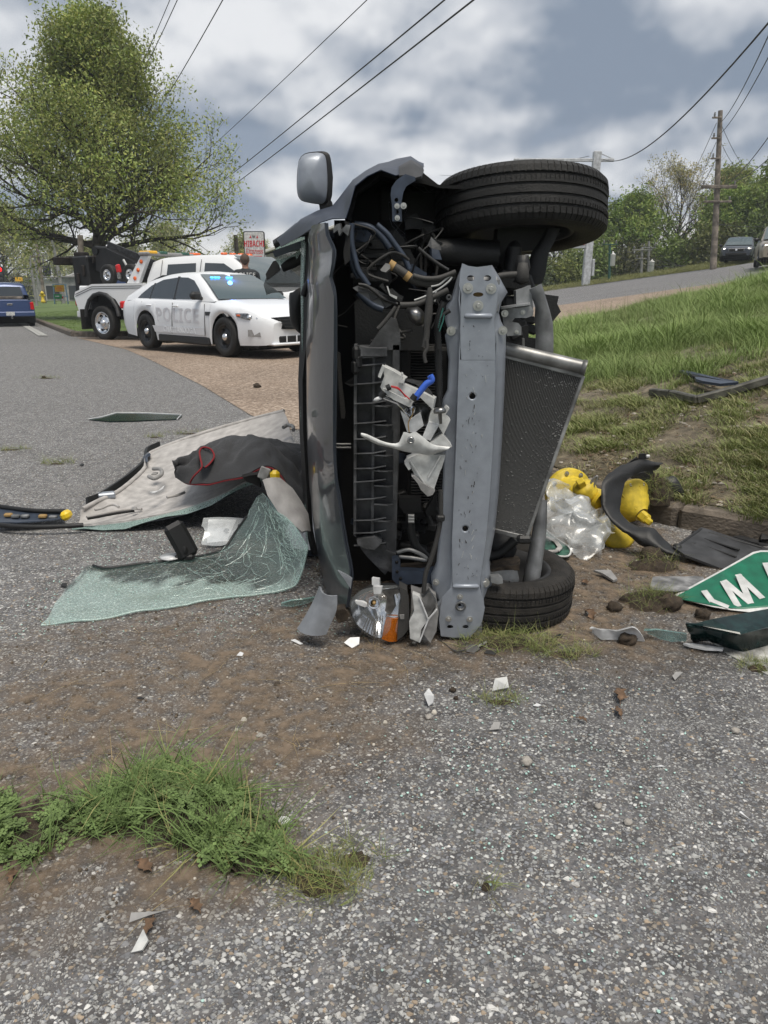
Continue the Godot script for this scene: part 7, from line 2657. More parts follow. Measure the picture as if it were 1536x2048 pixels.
func lower_lamps(o: Node3D) -> void:
	# grey curled strip at the foot of the bonnet
	var st := begin()
	sheet(st, between(smooth_path(on_plane(-2.62, [-.229,.209,-.256,.145,-.291,.081,-.317,.04]), 3), smooth_path(on_plane(-2.54, [-.167,.21,-.17,.156,-.192,.101,-.209,.06]), 3), 5, v3(-0.01, 0, 0.03)), 0.008)
	var gs := put("curled_strip", st, M.primer, o)
	st = begin()
	rbox(st, v3(-.288, .043, -2.6), v3(0.05, 0.014, 0.02), 0.004, Basis(v3(0, 0, 1), -0.3))
	put("torn_edge", st, M.dull_chrome, gs)
	plate("dark_hinge", on_plane(-2.6, [-.177,.126,-.144,.13,-.126,.106,-.137,.082,-.167,.073,-.178,.098]), v3(0, 0, -0.05), M.mud, o)
	# head lamp with its clear cover
	var rim: Array = loop_points(on_plane(-2.62, [-.128,.143,-.113,.169,-.081,.197,-.033,.21,.018,.215,.063,.21,.089,.177,.093,.113,.088,.04,.064,.003,.041,-.012,-.011,-.005,-.064,.019,-.105,.058,-.123,.097]), 2)
	st = begin()
	dome(st, rim, v3(0, 0.0, -0.13), 5)
	var hl := put("head_lamp", st, M.dark_grey, o)
	st = begin()
	var inner: Array = []
	for p in loop_points(on_plane(-2.61, [-.121,.137,-.085,.181,-.026,.205,.033,.205,.062,.181,.07,.117,.004,.008,-.064,.032,-.108,.077]), 2):
		inner.append(p)
	dome(st, inner, v3(0.0, 0.02, -0.09), 6)
	put("reflector", st, M.chrome, hl)
	st = begin()
	lathe(st, [Vector2(0.024, 0.012), Vector2(0.021, 0.014), Vector2(0.018, 0.0), Vector2(0.008, -0.01), Vector2(0, -0.01)], v3(-.035, .18, -2.55), Basis(Vector3.RIGHT, PI / 2) * Basis(v3(0, 0, 1), 0.2), 20)
	put("lamp_ring", st, M.chrome, hl)
	st = begin()
	lathe(st, [Vector2(0, 0.02), Vector2(0.006, 0.016), Vector2(0.007, 0.0)], v3(-.035, .18, -2.55), Basis(Vector3.RIGHT, PI / 2), 10)
	put("bulb", st, M.tan_tape, hl)
	for k in 7:
		st = begin()
		var a: Vector3 = v3(-.025, .148, -2.54)
		var q: Vector3 = px(560 + (400 + k * 17) / 2.477, 980 + 715 / 2.477, 2.6)
		bar(st, a.lerp(q, 0.2) + v3(0.006 * (k - 3), 0, 0), q, 0.003, 0.004, v3(0, 0, 1))
		put("reflector_rib", st, M.dull_chrome, hl)
	for q in [on_plane(-2.55, [-.011,.221,.011,.198,.003,.144,.022,.128,.04,.159,.032,.206,.054,.214,.047,.229]), on_plane(-2.54, [-.043,.275,-.018,.271,-.017,.242,-.032,.241,-.043,.249]), on_plane(-2.53, [-.039,.246,-.007,.246,-.011,.218,-.036,.218]), on_plane(-2.55, [-.105,.183,-.076,.179,-.054,.163,-.069,.158,-.098,.171])]:
		plate("broken_shell", q, v3(0.004, 0, -0.012), M.white_part if q.size() < 6 else M.dull_chrome, hl)
	# amber corner
	st = begin()
	sheet(st, between(smooth_path(on_plane(-2.57, [.014,.115,.006,.079,-.002,.029]), 4), smooth_path(on_plane(-2.585, [.054,.108,.049,.064,.041,.014]), 4), 5, v3(0, 0, 0.012)), 0.012)
	var am := put("amber_lamp", st, M.amber_lens, hl)
	for k in 8:
		st = begin()
		var y := 618.0 + k * 16
		tube(st, [px(560 + 530 / 2.477, 980 + y / 2.477, 2.556), px(560 + 582 / 2.477, 980 + (y + 4) / 2.477, 2.572)], 0.003, 5)
		put("lens_rib", st, M.amber_lens, am)
	plate("lamp_flank", on_plane(-2.56, [.055,.233,.084,.217,.091,.139,.089,.068,.07,.04,.048,.024,.054,.139,.061,.171]), v3(0, 0, -0.06), M.wire_grey, hl)
	plate("lamp_tab", on_plane(-2.555, [.056,.126,.073,.127,.073,.11,.059,.11]), v3(0, 0, -0.012), M.trim_grey, hl)
	st = begin()
	dome(st, rim, v3(-0.01, 0.0, 0.075), 6, 0.45)
	put("lens", st, M.lens, hl)
	# second broken lamp box beside it
	st = begin()
	var b2: Array = on_plane(-2.6, [.1,.193,.136,.181,.165,.201,.189,.185,.2,.122,.194,.041,.172,-.006,.123,-.008,.097,.008,.093,.073,.1,.13])
	slab(st, b2, v3(0, 0, -0.08))
	var fl := put("fog_lamp", st, M.trim_grey, o)
	plate("clear_shell", on_plane(-2.53, [.1,.218,.125,.207,.147,.152,.159,.121,.134,.082,.127,.03,.094,.046,.09,.113,.108,.152]), v3(0.004, 0, -0.03), M.white_plastic, fl)
	plate("clear_shell", on_plane(-2.54, [.161,.117,.187,.164,.196,.14,.187,.069,.168,.023,.134,.069]), v3(0, 0, -0.03), M.trim_grey, fl)
	plate("clear_shell", on_plane(-2.535, [.126,.181,.161,.228,.187,.181,.159,.119]), v3(0, 0, -0.03), M.dull_chrome, fl)
	for q in [on_plane(-2.525, [.125,.209,.158,.123,.127,.033]), on_plane(-2.525, [.158,.123,.188,.162])]:
		st = begin()
		for i in q.size() - 1:
			bar(st, q[i], q[i + 1], 0.005, 0.006, v3(0, 0, 1))
		put("moulded_rib", st, M.white_part, fl)
	# hoses and clutter above the lamps
	st = begin()
	tube(st, smooth_path(on_plane(-2.75, [.098,.447,.102,.384,.118,.328,.157,.284,.176,.272]), 5), 0.016, 10)
	put("coolant_hose", st, M.black_plastic, o)
	st = begin()
	for y in [128, 142, 156]:
		tube(st, [px(560 + 635 / 2.477, 980 + y / 2.477, 2.735), px(560 + 665 / 2.477, 980 + y / 2.477, 2.735)], 0.007, 8)
	put("hose_clamp", st, M.aluminium, o)
	st = begin()
	tube(st, smooth_path(on_plane(-2.72, [.049,.306,.094,.318,.14,.298,.159,.278,.102,.286,.057,.29]), 4), 0.008, 8)
	put("pipe", st, M.aluminium, o)
	for q in [on_plane(-2.85, [.058,.482,.143,.482,.144,.426,.082,.418,.058,.45]), on_plane(-2.8, [.157,.44,.194,.512,.201,.512,.199,.428,.165,.426])]:
		plate("engine_bracket", q, v3(0, 0, -0.05), M.black_plastic, o)
	var r := RandomNumberGenerator.new()
	r.seed = 3
	for i in 26:
		st = begin()
		var p := px(560 + r.randf_range(580, 760) / 2.477, 980 + r.randf_range(20, 330) / 2.477, r.randf_range(2.9, 3.1))
		rbox(st, p, Vector3(r.randf_range(0.02, 0.06), r.randf_range(0.015, 0.06), 0.05), 0.006, Basis(v3(0, 0, 1), r.randf_range(-0.5, 0.5)))
		put("engine_fitting", st, [M.dark_grey, M.black_plastic, M.wire_grey][i % 3], o)
	for i in 20:
		st = begin()
		var p := px(r.randf_range(700, 900), r.randf_range(450, 660), r.randf_range(3.1, 3.25))
		rbox(st, p, Vector3(r.randf_range(0.03, 0.09), r.randf_range(0.02, 0.08), 0.06), 0.008, Basis(v3(0, 0, 1), r.randf_range(-0.6, 0.6)))
		put("engine_fitting", st, [M.dark_grey, M.black_plastic, M.blue_steel][i % 3], o)
	for i in 14:
		st = begin()
		var p := px(r.randf_range(985, 1065), r.randf_range(560, 690), r.randf_range(2.95, 3.2))
		rbox(st, p, Vector3(r.randf_range(0.03, 0.08), r.randf_range(0.03, 0.08), 0.06), 0.008, Basis(v3(0, 0, 1), r.randf_range(-0.6, 0.6)))
		put("engine_fitting", st, [M.dark_grey, M.black_plastic, M.wire_grey][i % 3], o)
	# torn scraps and loose wires all through the bay
	for i in 16:
		st = begin()
		var p := px(r.randf_range(700, 890), r.randf_range(440, 690), r.randf_range(2.72, 3.05))
		var q: Array = [p]
		for k in 4:
			p += Vector3(r.randfn() * 0.045, r.randf_range(-0.07, 0.02), r.randfn() * 0.03)
			q.append(p)
		tube(st, smooth_path(q, 5), r.randf_range(0.002, 0.0055), 6)
		put("engine_wire", st, [M.wire_grey, M.black_plastic, M.dark_grey, M.wire_grey, M.black_plastic, M.wire_grey][i % 6], o)
	for i in 22:
		var p := px(r.randf_range(700, 890), r.randf_range(440, 1120), r.randf_range(2.8, 3.05))
		var q: Array = []
		for k in 6:
			var a := TAU * k / 6.0
			q.append(p + Vector3(cos(a) * r.randf_range(0.008, 0.05), sin(a) * r.randf_range(0.008, 0.035), r.randfn() * 0.006))
		plate("torn_scrap", q, v3(0.002, 0, -0.005), [M.shelf_plastic, M.wire_grey, M.blue_steel, M.dark_grey][i % 4], o)
	# packed earth on the lower rail
	st = begin()
	sheet(st, between(on_plane(-2.72, [.064,.242,.125,.238,.186,.244]), on_plane(-2.9, [.069,.192,.133,.2,.198,.2]), 4, v3(0, 0.012, 0), 0.02, noise_of(5, 30.0, 3)), -0.02)
	put("packed_earth", st, M.mud, o)
	st = begin()
	sheet(st, between(on_plane(-2.74, [.406,.222,.448,.239,.509,.243]), on_plane(-2.95, [.435,.208,.488,.217,.546,.208]), 5, v3(0, 0.012, 0), 0.02, noise_of(6, 30.0, 3)), -0.02)
	put("packed_earth", st, M.mud, o)

func condenser(o: Node3D) -> void:
	var tl: Vector3 = v3(.421, 1.03, -2.74)
	var tr: Vector3 = v3(.684, .967, -2.66)
	var bl: Vector3 = v3(.393, .4, -2.72)
	var br: Vector3 = v3(.516, .392, -2.64)
	var n := (tr - tl).cross(bl - tl).normalized()
	if n.z < 0:
		n = -n
	var st := begin()
	slab(st, [tl, tr, br, bl], -n * 0.018)
	var c := put("condenser", st, M.soot, o)
	st = begin()
	for k in 47:
		var t := (k + 0.5) / 47.0
		bar(st, tl.lerp(tr, t) + n * 0.003, bl.lerp(br, t) + n * 0.003, 0.0034, 0.012, n)
	stuff(put("condenser_fins", st, M.fin, c))
	# bent fins and stuck dirt
	var r := RandomNumberGenerator.new()
	r.seed = 12
	st = begin(-1)
	for k in 420:
		var u := 1.0 - r.randf() * r.randf()
		var v := r.randf()
		var p := tl.lerp(tr, u).lerp(bl.lerp(br, u), v) + n * 0.010
		box(st, p, Vector3(r.randf_range(0.002, 0.007), r.randf_range(0.001, 0.003), 0.002), Basis(v3(0, 0, 1), r.randf_range(-1, 1)))
	stuff(put("bent_fins", st, M.aluminium, c))
	for q in [[tl, tr, 0.008, "top_rail"], [bl, br, 0.009, "bottom_rail"], [tr, br, 0.006, "side_rail"]]:
		st = begin()
		bar(st, q[0], q[1], q[2] * 2.0, 0.024, n)
		put(q[3], st, M.aluminium, c)
	st = begin()
	var a: Vector3 = v3(.422, 1.053, -2.74)
	var b: Vector3 = v3(.674, .998, -2.66)
	var e: Vector3 = v3(.69, .995, -2.655)
	tube(st, [a, a.lerp(b, 0.5), b, b.lerp(e, 0.1), b.lerp(e, 0.15), e], [0.024, 0.024, 0.024, 0.024, 0.0265, 0.0265], 20)
	put("header_tank", st, M.aluminium, c)
	st = begin()
	rbox(st, br + v3(-0.01, -0.005, 0.0), v3(0.05, 0.03, 0.04), 0.008)
	put("corner_bracket", st, M.black_plastic, c)
	# things between the beam and the condenser
	plate("pale_stay", on_plane(-2.9, [.509,1.079,.518,1.079,.521,1.039,.512,1.043]), v3(0, 0, -0.02), M.aluminium, o)
	plate("dark_guard", on_plane(-2.95, [.468,1.107,.54,1.124,.542,1.078,.579,1.075,.577,1.035,.461,1.057]), v3(0, 0, -0.03), M.black_plastic, o)
	st = begin()
	lathe(st, [Vector2(0.05, 0), Vector2(0.055, 0.03), Vector2(0.055, 0.08), Vector2(0, 0.08)], v3(.469, .269, -2.95), Basis(Vector3.RIGHT, PI / 2), 20)
	put("pump_body", st, M.dark_grey, o)
	st = begin()
	hose(st, on_plane(-2.85, [.408,.244,.447,.252,.486,.286,.516,.319]), 0.022, 0.014)
	put("air_hose", st, M.black_plastic, o)

func wheels_and_struts(o: Node3D) -> void:
	var up := Basis(v3(0, 0, 1), deg_to_rad(0.5)) * Basis(Vector3.RIGHT, deg_to_rad(-9.0))
	var tc: Vector3 = v3(.523, 1.537, -3.16)
	tyre(o, tc, up, 0.325, 0.205, 0.2, M.rubber, "raised_tyre", false)
	tyre(o, v3(0.445, 0.105, -2.955), Basis(v3(0, 0, 1), deg_to_rad(-4.0)), 0.325, 0.185, 0.225, M.muddy_rubber, "crushed_tyre", true)
	var st := begin()
	# struts and arms between the raised wheel and the beam
	tube(st, points([.507,1.454,-3.16,.484,1.322,-3.05,.465,1.25,-2.98]), [0.032, 0.032, 0.03], 12)
	put("strut", st, M.dark_grey, o)
	st = begin()
	tube(st, on_plane(-3, [.483,1.402,.481,1.354,.466,1.252]), 0.026, 12)
	put("strut", st, M.black_plastic, o)
	st = begin()
	sheet(st, between(on_plane(-3.02, [.614,1.451,.588,1.405,.565,1.378,.541,1.285,.532,1.266]), on_plane(-3, [.628,1.472,.609,1.423,.595,1.386,.59,1.308,.577,1.271]), 2, v3(0, 0, 0.02)), 0.02)
	put("suspension_arm", st, M.black_plastic, o)
	st = begin()
	tube(st, smooth_path(on_plane(-2.8, [.397,1.296,.433,1.301,.469,1.303,.482,1.303]), 4), 0.011, 8)
	lathe(st, [Vector2(0, 0.03), Vector2(0.016, 0.028), Vector2(0.022, 0.0), Vector2(0.024, -0.02), Vector2(0.018, -0.035), Vector2(0, -0.04)], v3(.482, 1.313, -2.8), Basis(), 14)
	put("tie_rod", st, M.wire_grey, o)
	st = begin()
	lathe(st, [Vector2(0, 0.04), Vector2(0.02, 0.04), Vector2(0.028, 0.0), Vector2(0.02, -0.03), Vector2(0.03, -0.05), Vector2(0, -0.06)], v3(.484, 1.327, -2.82), Basis(), 14)
	put("ball_joint", st, M.black_plastic, o)
	plate("hub_carrier", on_plane(-3.1, [.432,1.475,.511,1.479,.619,1.475,.68,1.456,.603,1.419,.584,1.395,.515,1.39,.503,1.334,.459,1.314,.426,1.381]), v3(0, 0, -0.1), M.black_plastic, o)
	plate("subframe", on_plane(-3.15, [.197,1.435,.373,1.398,.473,1.324,.49,1.017,.265,1.017,.201,1.211]), v3(0, 0, -0.06), M.soot, o)
	st = begin()
	tube(st, on_plane(-3.05, [.184,1.384,.252,1.388,.429,1.379]), 0.05, 12)
	put("drive_shaft", st, M.black_plastic, o)
	# horn of the chassis rail into the lower wheel
	st = begin()
	tube(st, smooth_path(points([.618,.461,-2.9,.609,.347,-2.87,.589,.213,-2.84,.569,.084,-2.82]), 4), [0.021, 0.022, 0.024, 0.026, 0.028, 0.029, 0.03, 0.031, 0.032, 0.033, 0.034, 0.034, 0.034], 12)
	put("chassis_horn", st, M.grey_steel, o)
	plate("horn_flange", on_plane(-2.83, [.582,.251,.61,.176,.609,.133,.587,.09,.566,.107,.575,.176]), v3(0, 0, -0.03), M.grey_steel, o)

# ---------------------------------------------------------------- cut roof, blanket and screen on the road
func roof_and_glass() -> void:
	var o := thing("cut_roof", "cut off car roof lying upside down with its grey lining and grab handles showing", "car roof")
	var near: Array = points([-1.688,.03,-3.975,-1.561,.04,-3.934,-1.385,.06,-3.932,-1.225,.09,-3.944,-1.055,.13,-3.969,-.882,.19,-3.994,-.757,.25,-4.02,-.602,.32,-4.051,-.466,.38,-4.185])
	var far: Array = points([-1.699,.06,-4.164,-1.654,.07,-4.319,-1.6,.08,-4.475,-1.575,.1,-4.707,-1.575,.12,-4.957,-1.629,.15,-5.278,-1.292,.27,-5.337,-.974,.36,-5.349,-.681,.45,-5.222])
	near = smooth_path(near, 3)
	far = smooth_path(far, 3)
	var st := begin()
	var rows := between(near, far, 12, v3(0, -0.045, 0), 0.012, noise_of(2, 1.8, 2))
	sheet(st, rows, -0.012)
	put("lining", st, M.headliner, o)
	st = begin()
	var low: Array = []
	for r in rows:
		var q: Array = []
		for j in r.size():
			q.append(r[j] + v3(0.0, -0.03 - 0.02 * sin(PI * j / 12.0), 0))
		low.append(q)
	sheet(st, low, -0.004)
	put("roof_skin", st, M.dark_paint, o)
	# turned up lip along the far edge and the frame rails
	st = begin()
	tube(st, far, 0.014, 8)
	put("lining_edge", st, M.headliner, o)
	st = begin()
	var fr: Array = smooth_path(on_level(.05, [-1.748,-5.912,-1.769,-5.678,-1.668,-5.259,-1.642,-4.894,-1.644,-4.574,-1.658,-4.359,-1.697,-4.247]), 4)
	var fr2: Array = []
	for p in fr:
		fr2.append(p + v3(-0.01, 0.05, -0.03))
	sheet(st, between(fr, fr2, 1), 0.02)
	put("roof_rail", st, M.black_plastic, o)
	st = begin()
	sheet(st, between(points([-1.662,.1,-5.202,-1.69,.12,-5.28,-1.67,.14,-5.34]), points([-1.562,.16,-4.933,-1.602,.17,-5.061,-1.591,.18,-5.122]), 1), 0.015)
	put("rail_end", st, M.blue_steel, o)
	st = begin()
	rbox(st, v3(-1.641, .08, -4.389), v3(0.1, 0.035, 0.06), 0.008, Basis(Vector3.UP, 0.4))
	put("rail_end", st, M.silver_blue, o)
	plate("rail_tip", on_level(.06, [-1.734,-4.497,-1.711,-4.547,-1.646,-4.527,-1.624,-4.487,-1.644,-4.355,-1.69,-4.415]), v3(0, -0.02, 0), M.silver_blue, o)
	# long cut pillar running out to the left
	st = begin()
	sheet(st, between(on_level(.05, [-2.237,-4.265,-2.086,-4.195,-1.949,-4.153,-1.795,-4.149]), on_level(.05, [-2.072,-3.922,-1.961,-3.922,-1.859,-3.945,-1.739,-4.007]), 2, v3(0, -0.025, 0)), -0.006)
	var pi := put("cut_pillar", st, M.blue_steel, o)
	for q in [on_level(.06, [-2.219,-4.229,-2.072,-4.169,-1.937,-4.127,-1.782,-4.119]), on_level(.045, [-2.071,-3.92,-1.943,-3.883,-1.808,-3.875,-1.67,-3.89,-1.6,-3.908])]:
		st = begin()
		tube(st, smooth_path(q, 4), 0.013, 8)
		put("pillar_seal", st, M.black_plastic, pi)
	st = begin()
	st.set_color(Color(1, 1, 1, 1))
	sheet(st, between(on_level(.02, [-2.112,-4.02,-2.018,-3.989,-1.909,-3.974,-1.789,-3.955]), on_level(.012, [-2.084,-4.007,-2.005,-3.984,-1.908,-3.969,-1.804,-3.962]), 1), 0.006)
	put("pillar_glass", st, M.fine_crazed, pi)
	for q in [[40, 600], [75, 606], [120, 606], [205, 606], [255, 610]]:
		st = begin()
		rbox(st, px_on(q[0] / 2.4, 780 + q[1] / 2.4, 0.045), v3(0.045, 0.02, 0.03), 0.006)
		put("clip", st, [M.grey_steel, M.tan_tape, M.silver_blue][int(q[0]) % 3], pi)
	st = begin()
	rbox(st, v3(-1.729, .07, -4.011), v3(0.05, 0.05, 0.07), 0.015, Basis(v3(0, 0, 1), 0.3))
	put("yellow_clip", st, M.yellow_plastic, o)
	# edge with green glass along the near side
	st = begin()
	st.set_color(Color(1, 1, 1, 1))
	var g1: Array = []
	var g2: Array = []
	for i in range(0, near.size() - 4, 2):
		g1.append(near[i] + v3(0, -0.006, 0.004))
		g2.append(near[i] + v3(0.0, -0.03 - 0.012 * sin(i * 2.3), 0.012))
	sheet(st, between(g1, g2, 1), 0.005)
	put("screen_remains", st, M.fine_crazed, o)
	# the lining turned down at the right, beside the screen
	st = begin()
	sheet(st, between(points([-.556,.402,-3.45,-.528,.341,-3.4,-.476,.276,-3.35,-.415,.242,-3.3,-.364,.209,-3.25]), points([-.491,.393,-3.5,-.428,.357,-3.45,-.388,.306,-3.42,-.356,.257,-3.38,-.345,.19,-3.34]), 4, v3(0, 0.01, 0.02)), 0.012)
	put("lining_flap", st, M.headliner, o)
	st = begin()
	sheet(st, between(on_plane(-3.62, [-.684,.375,-.648,.386,-.608,.391]), on_plane(-3.7, [-.685,.335,-.649,.324,-.614,.303]), 2), 0.015)
	put("dark_trim", st, M.soot, o)
	# grab handles, lamp recess and visor slots moulded in the lining
	for q in [points([-1.41,.17,-4.487,-1.357,.175,-4.414,-1.331,.185,-4.478,-1.369,.19,-4.594,-1.43,.18,-4.648]), points([-.613,.44,-4.637,-.591,.45,-4.667,-.553,.45,-4.616,-.542,.44,-4.551])]:
		st = begin()
		tube(st, smooth_path(q, 4), 0.012, 8)
		put("grab_handle", st, M.trim_grey, o)
	st = begin()
	rbox(st, v3(-1.415, .155, -4.62), v3(0.035, 0.01, 0.045), 0.004)
	put("handle_base", st, M.trim_grey, o)
	for q in [on_level(.07, [-1.604,-3.972,-1.549,-4.023,-1.482,-4.093,-1.402,-4.134,-1.352,-4.122]), on_level(.07, [-1.61,-4.113,-1.582,-4.147,-1.567,-4.207,-1.536,-4.22,-1.495,-4.168]), on_level(.17, [-1.174,-4.011,-1.129,-4.054,-1.104,-4.112])]:
		st = begin()
		tube(st, smooth_path(q, 4), 0.008, 8)
		put("moulding", st, M.headliner, o)
	st = begin()
	tube(st, smooth_path(on_level(.075, [-1.58,-3.924,-1.529,-3.967,-1.459,-4.026,-1.378,-4.075]), 4), 0.007, 6)
	put("visor_slot", st, M.soot, o)
	st = begin()
	lathe(st, [Vector2(0, 0.012), Vector2(0.014, 0.01), Vector2(0.018, 0)], v3(-1.376, .085, -4.074), Basis(), 10)
	put("visor_hook", st, M.trim_grey, o)
	plate("torn_tab", on_plane(-3.98, [-1.418,.046,-1.41,.05,-1.415,.02,-1.422,.023]), v3(0, 0, -0.004), M.headliner, o)
	plate("torn_tab", on_plane(-3.98, [-1.384,.053,-1.373,.056,-1.374,.009,-1.382,-.015,-1.386,.02]), v3(0, 0, -0.004), M.headliner, o)
	for q in [on_level(.16, [-1.308,-4.149,-1.268,-4.181,-1.266,-4.299,-1.252,-4.214,-1.275,-4.122])]:
		plate("torn_label", q, v3(0, 0.004, 0), M.white_part, o)
	rebase(o, v3(-1.0, 0, -4.4))
	# second yellow clip with a grey hook
	var yc := thing("yellow_connector", "yellow plastic connector with a grey tab poking out under the blanket", "connector", v3(-.51, .415, -3.5))
	st = begin()
	rbox(st, Vector3.ZERO, v3(0.045, 0.05, 0.04), 0.014)
	put("plug_body", st, M.yellow_plastic, yc)
	st = begin()
	rbox(st, v3(-0.05, 0.01, 0), v3(0.05, 0.06, 0.012), 0.005, Basis(v3(0, 0, 1), -0.4))
	put("tab", st, M.trim_grey, yc)
	# blanket
	var bl := thing("blanket", "dark grey wool blanket with red stitched edge heaped on the cut roof", "blanket")
	var lo: Array = smooth_path(points([-1.121,.273,-4.05,-1.035,.259,-3.95,-.931,.277,-3.86,-.809,.31,-3.8,-.689,.358,-3.7,-.576,.425,-3.62,-.511,.411,-3.58,-.442,.339,-3.52,-.368,.253,-3.5]), 6)
	var hi: Array = smooth_path(points([-1.127,.277,-4.12,-1.143,.291,-4.4,-1.087,.329,-4.6,-1.011,.351,-4.7,-.943,.362,-4.75,-.843,.356,-4.7,-.687,.362,-4.6,-.549,.362,-4.5,-.446,.372,-4.4]), 6)
	var fold := noise_of(6, 2.6, 2)
	var fold2 := noise_of(8, 6.0, 2)
	st = begin()
	rows = []
	for i in lo.size():
		var r: Array = []
		for j in 29:
			var t := j / 28.0
			var p: Vector3 = lo[i].lerp(hi[i], t)
			var up := sin(PI * minf(t * 1.15, 1.0)) * 0.085
			var a := i / float(lo.size() - 1)
			var ridge := 0.055 * pow(absf(sin(a * 7.5 + t * 2.6 + fold.get_noise_2d(a * 0.9, t * 0.7) * 3.0)), 1.5) + 0.03 * fold2.get_noise_2d(a * 1.4, t * 0.9)
			p += v3(0, 0.7, 0.55) * (up + ridge * sin(PI * clampf(t + 0.05, 0, 1)))
			r.append(p)
		rows.append(r)
	sheet(st, rows, 0.01)
	put("cloth", st, M.wool, bl)
	st = begin()
	var hem: Array = []
	for r in rows:
		hem.append(r[0] + v3(0, 0.0, 0.006))
	tube(st, hem.slice(0, hem.size() - 6), 0.0045, 6)
	put("red_hem", st, M.red_cloth, bl)
	st = begin()
	tube(st, smooth_path(points([-.915,.374,-3.84,-.896,.389,-3.88,-.89,.409,-3.95,-.921,.432,-4.02,-.969,.436,-4.05,-.982,.42,-4.02,-.958,.4,-3.93,-.938,.37,-3.86,-.977,.327,-3.84,-1.003,.289,-3.86]), 5), 0.005, 6)
	put("red_hem", st, M.red_cloth, bl)
	st = begin()
	sheet(st, between(points([-.917,.369,-3.85,-.891,.39,-3.9,-.894,.412,-3.97,-.928,.431,-4.03]), points([-.944,.372,-3.86,-.963,.398,-3.94,-.987,.413,-4.03,-.975,.431,-4.06]), 4, v3(0, -0.01, -0.03)), 0.008)
	put("fold", st, M.wool, bl)
	rebase(bl, v3(-0.55, 0, -4.1))
	# broken screen: flat on the road at the left, curling up against the car at the right
	var sc := thing("broken_windscreen", "crazed green windscreen folded on the asphalt, curling up against the wrecked bonnet", "windscreen")
	var bot: Array = points([-1.331,.008,-2.727,-1.256,.008,-2.744,-1.176,.008,-2.768,-1.074,.008,-2.803,-.994,.008,-2.838,-.912,.008,-2.873,-.807,.008,-2.926,-.682,.008,-2.983,-.568,.008,-3.029,-.423,.012,-3.075,-.376,.03,-3.102,-.343,.1,-3.12,-.326,.19,-3.129])
	var top: Array = points([-1.332,.01,-2.742,-1.353,.01,-2.943,-1.385,.01,-3.19,-1.378,.01,-3.384,-1.298,.014,-3.351,-1.166,.016,-3.396,-1.035,.016,-3.453,-.915,.02,-3.493,-.788,.04,-3.511,-.704,.14,-3.579,-.605,.3,-3.544,-.532,.316,-3.42,-.424,.247,-3.3])
	bot = smooth_path(bot, 3)
	top = smooth_path(top, 3)
	st = begin()
	st.set_smooth_group(1)
	rows = between(bot, top, 16, v3(0, 0.006, 0), 0.012, noise_of(14, 4.0, 2))
	var cracked := noise_of(71, 3.4, 3)
	for i in rows.size() - 1:
		for j in 16:
			var q: Array = [[i, j], [i, j + 1], [i + 1, j + 1], [i, j], [i + 1, j + 1], [i + 1, j]]
			for e in q:
				var p: Vector3 = rows[e[0]][e[1]]
				# the lower left is frosted right through, the rest still partly clear and dark
				var u: float = e[0] / float(rows.size() - 1)
				var v: float = e[1] / 16.0
				var frost := smoothstep(-0.03, 0.03, 1.25 - 1.6 * u - v + 0.4 * cracked.get_noise_2d(p.x * 2.0, p.z * 2.0))
				var rim := smoothstep(0.10, 0.0, v) + smoothstep(0.86, 1.0, u) * 0.7
				var curl := smoothstep(0.66, 0.82, u)
				var a := clampf(1.1 + 0.45 * frost + rim, 0.0, 2.1)
				var w := clampf(frost + rim + 0.45 * curl, 0, 1)
				st.set_color(Color(lerpf(0.09, 1.05, w), lerpf(0.125, 1.0, w), lerpf(0.12, 1.0, w), a))
				st.add_vertex(p)
	put("crazed_pane", st, M.crazed_glass, sc)
	st = begin()
	var hem2: Array = []
	for i in range(10, rows.size() - 8):
		hem2.append(rows[i][16])
	tube(st, hem2, 0.007, 6)
	put("black_edge", st, M.black_plastic, sc)
	st = begin()
	st.set_color(Color(1.2, 1.2, 1.2, 2.0))
	var rim2: Array = []
	for r in rows:
		rim2.append(r[0])
	tube(st, rim2, 0.005, 6)
	put("glass_edge", st, M.fine_crazed, sc)
	# fold lines of splinters
	var rr := RandomNumberGenerator.new()
	rr.seed = 77
	st = begin(-1)
	for k in 500:
		var i := int(lerpf(4, rows.size() - 2, 1.0 - pow(rr.randf(), 1.7)))
		var j := rr.randi_range(0, 15)
		var p: Vector3 = rows[i][j].lerp(rows[i + 1][j + 1], rr.randf())
		var a := p + Vector3(rr.randfn(), rr.randfn() * 0.5, rr.randfn()) * 0.004
		var s := rr.randf_range(0.002, 0.009)
		var e := Vector3(rr.randfn(), rr.randf() * 0.4, rr.randfn()).normalized() * s
		var e2 := e.cross(v3(0.2, 1, 0.1)).normalized() * s * 0.4
		st.set_color(Color(1.5, 1.6, 1.6, 2.0))
		a.y += 0.006
		tri(st, a, a + e, a + e2)
	stuff(put("splinters", st, M.fine_crazed, sc))
	st = begin(-1)
	st.set_color(Color(1.4, 1.5, 1.5, 2.0))
	for k in 190:
		var u := 1.0 - 0.75 * pow(rr.randf(), 3.0)
		var v := rr.randf()
		var ang := rr.randf() * TAU
		for m in rr.randi_range(4, 12):
			ang += rr.randfn() * 0.35
			var u2 := clampf(u + cos(ang) * 0.016, 0.0, 0.999)
			var v2 := clampf(v + sin(ang) * 0.05, 0.0, 0.999)
			var a := on_rows(rows, u, v)
			var b := on_rows(rows, u2, v2)
			var w := (b - a).cross(v3(0.3, 1, 0.8)).normalized() * rr.randf_range(0.0004, 0.002) * smoothstep(0.2, 0.8, u)
			quad(st, a - w, b - w, b + w, a + w)
			u = u2
			v = v2
	stuff(put("cracks", st, M.fine_crazed, sc))
	rebase(sc, v3(-0.8, 0, -3.4))
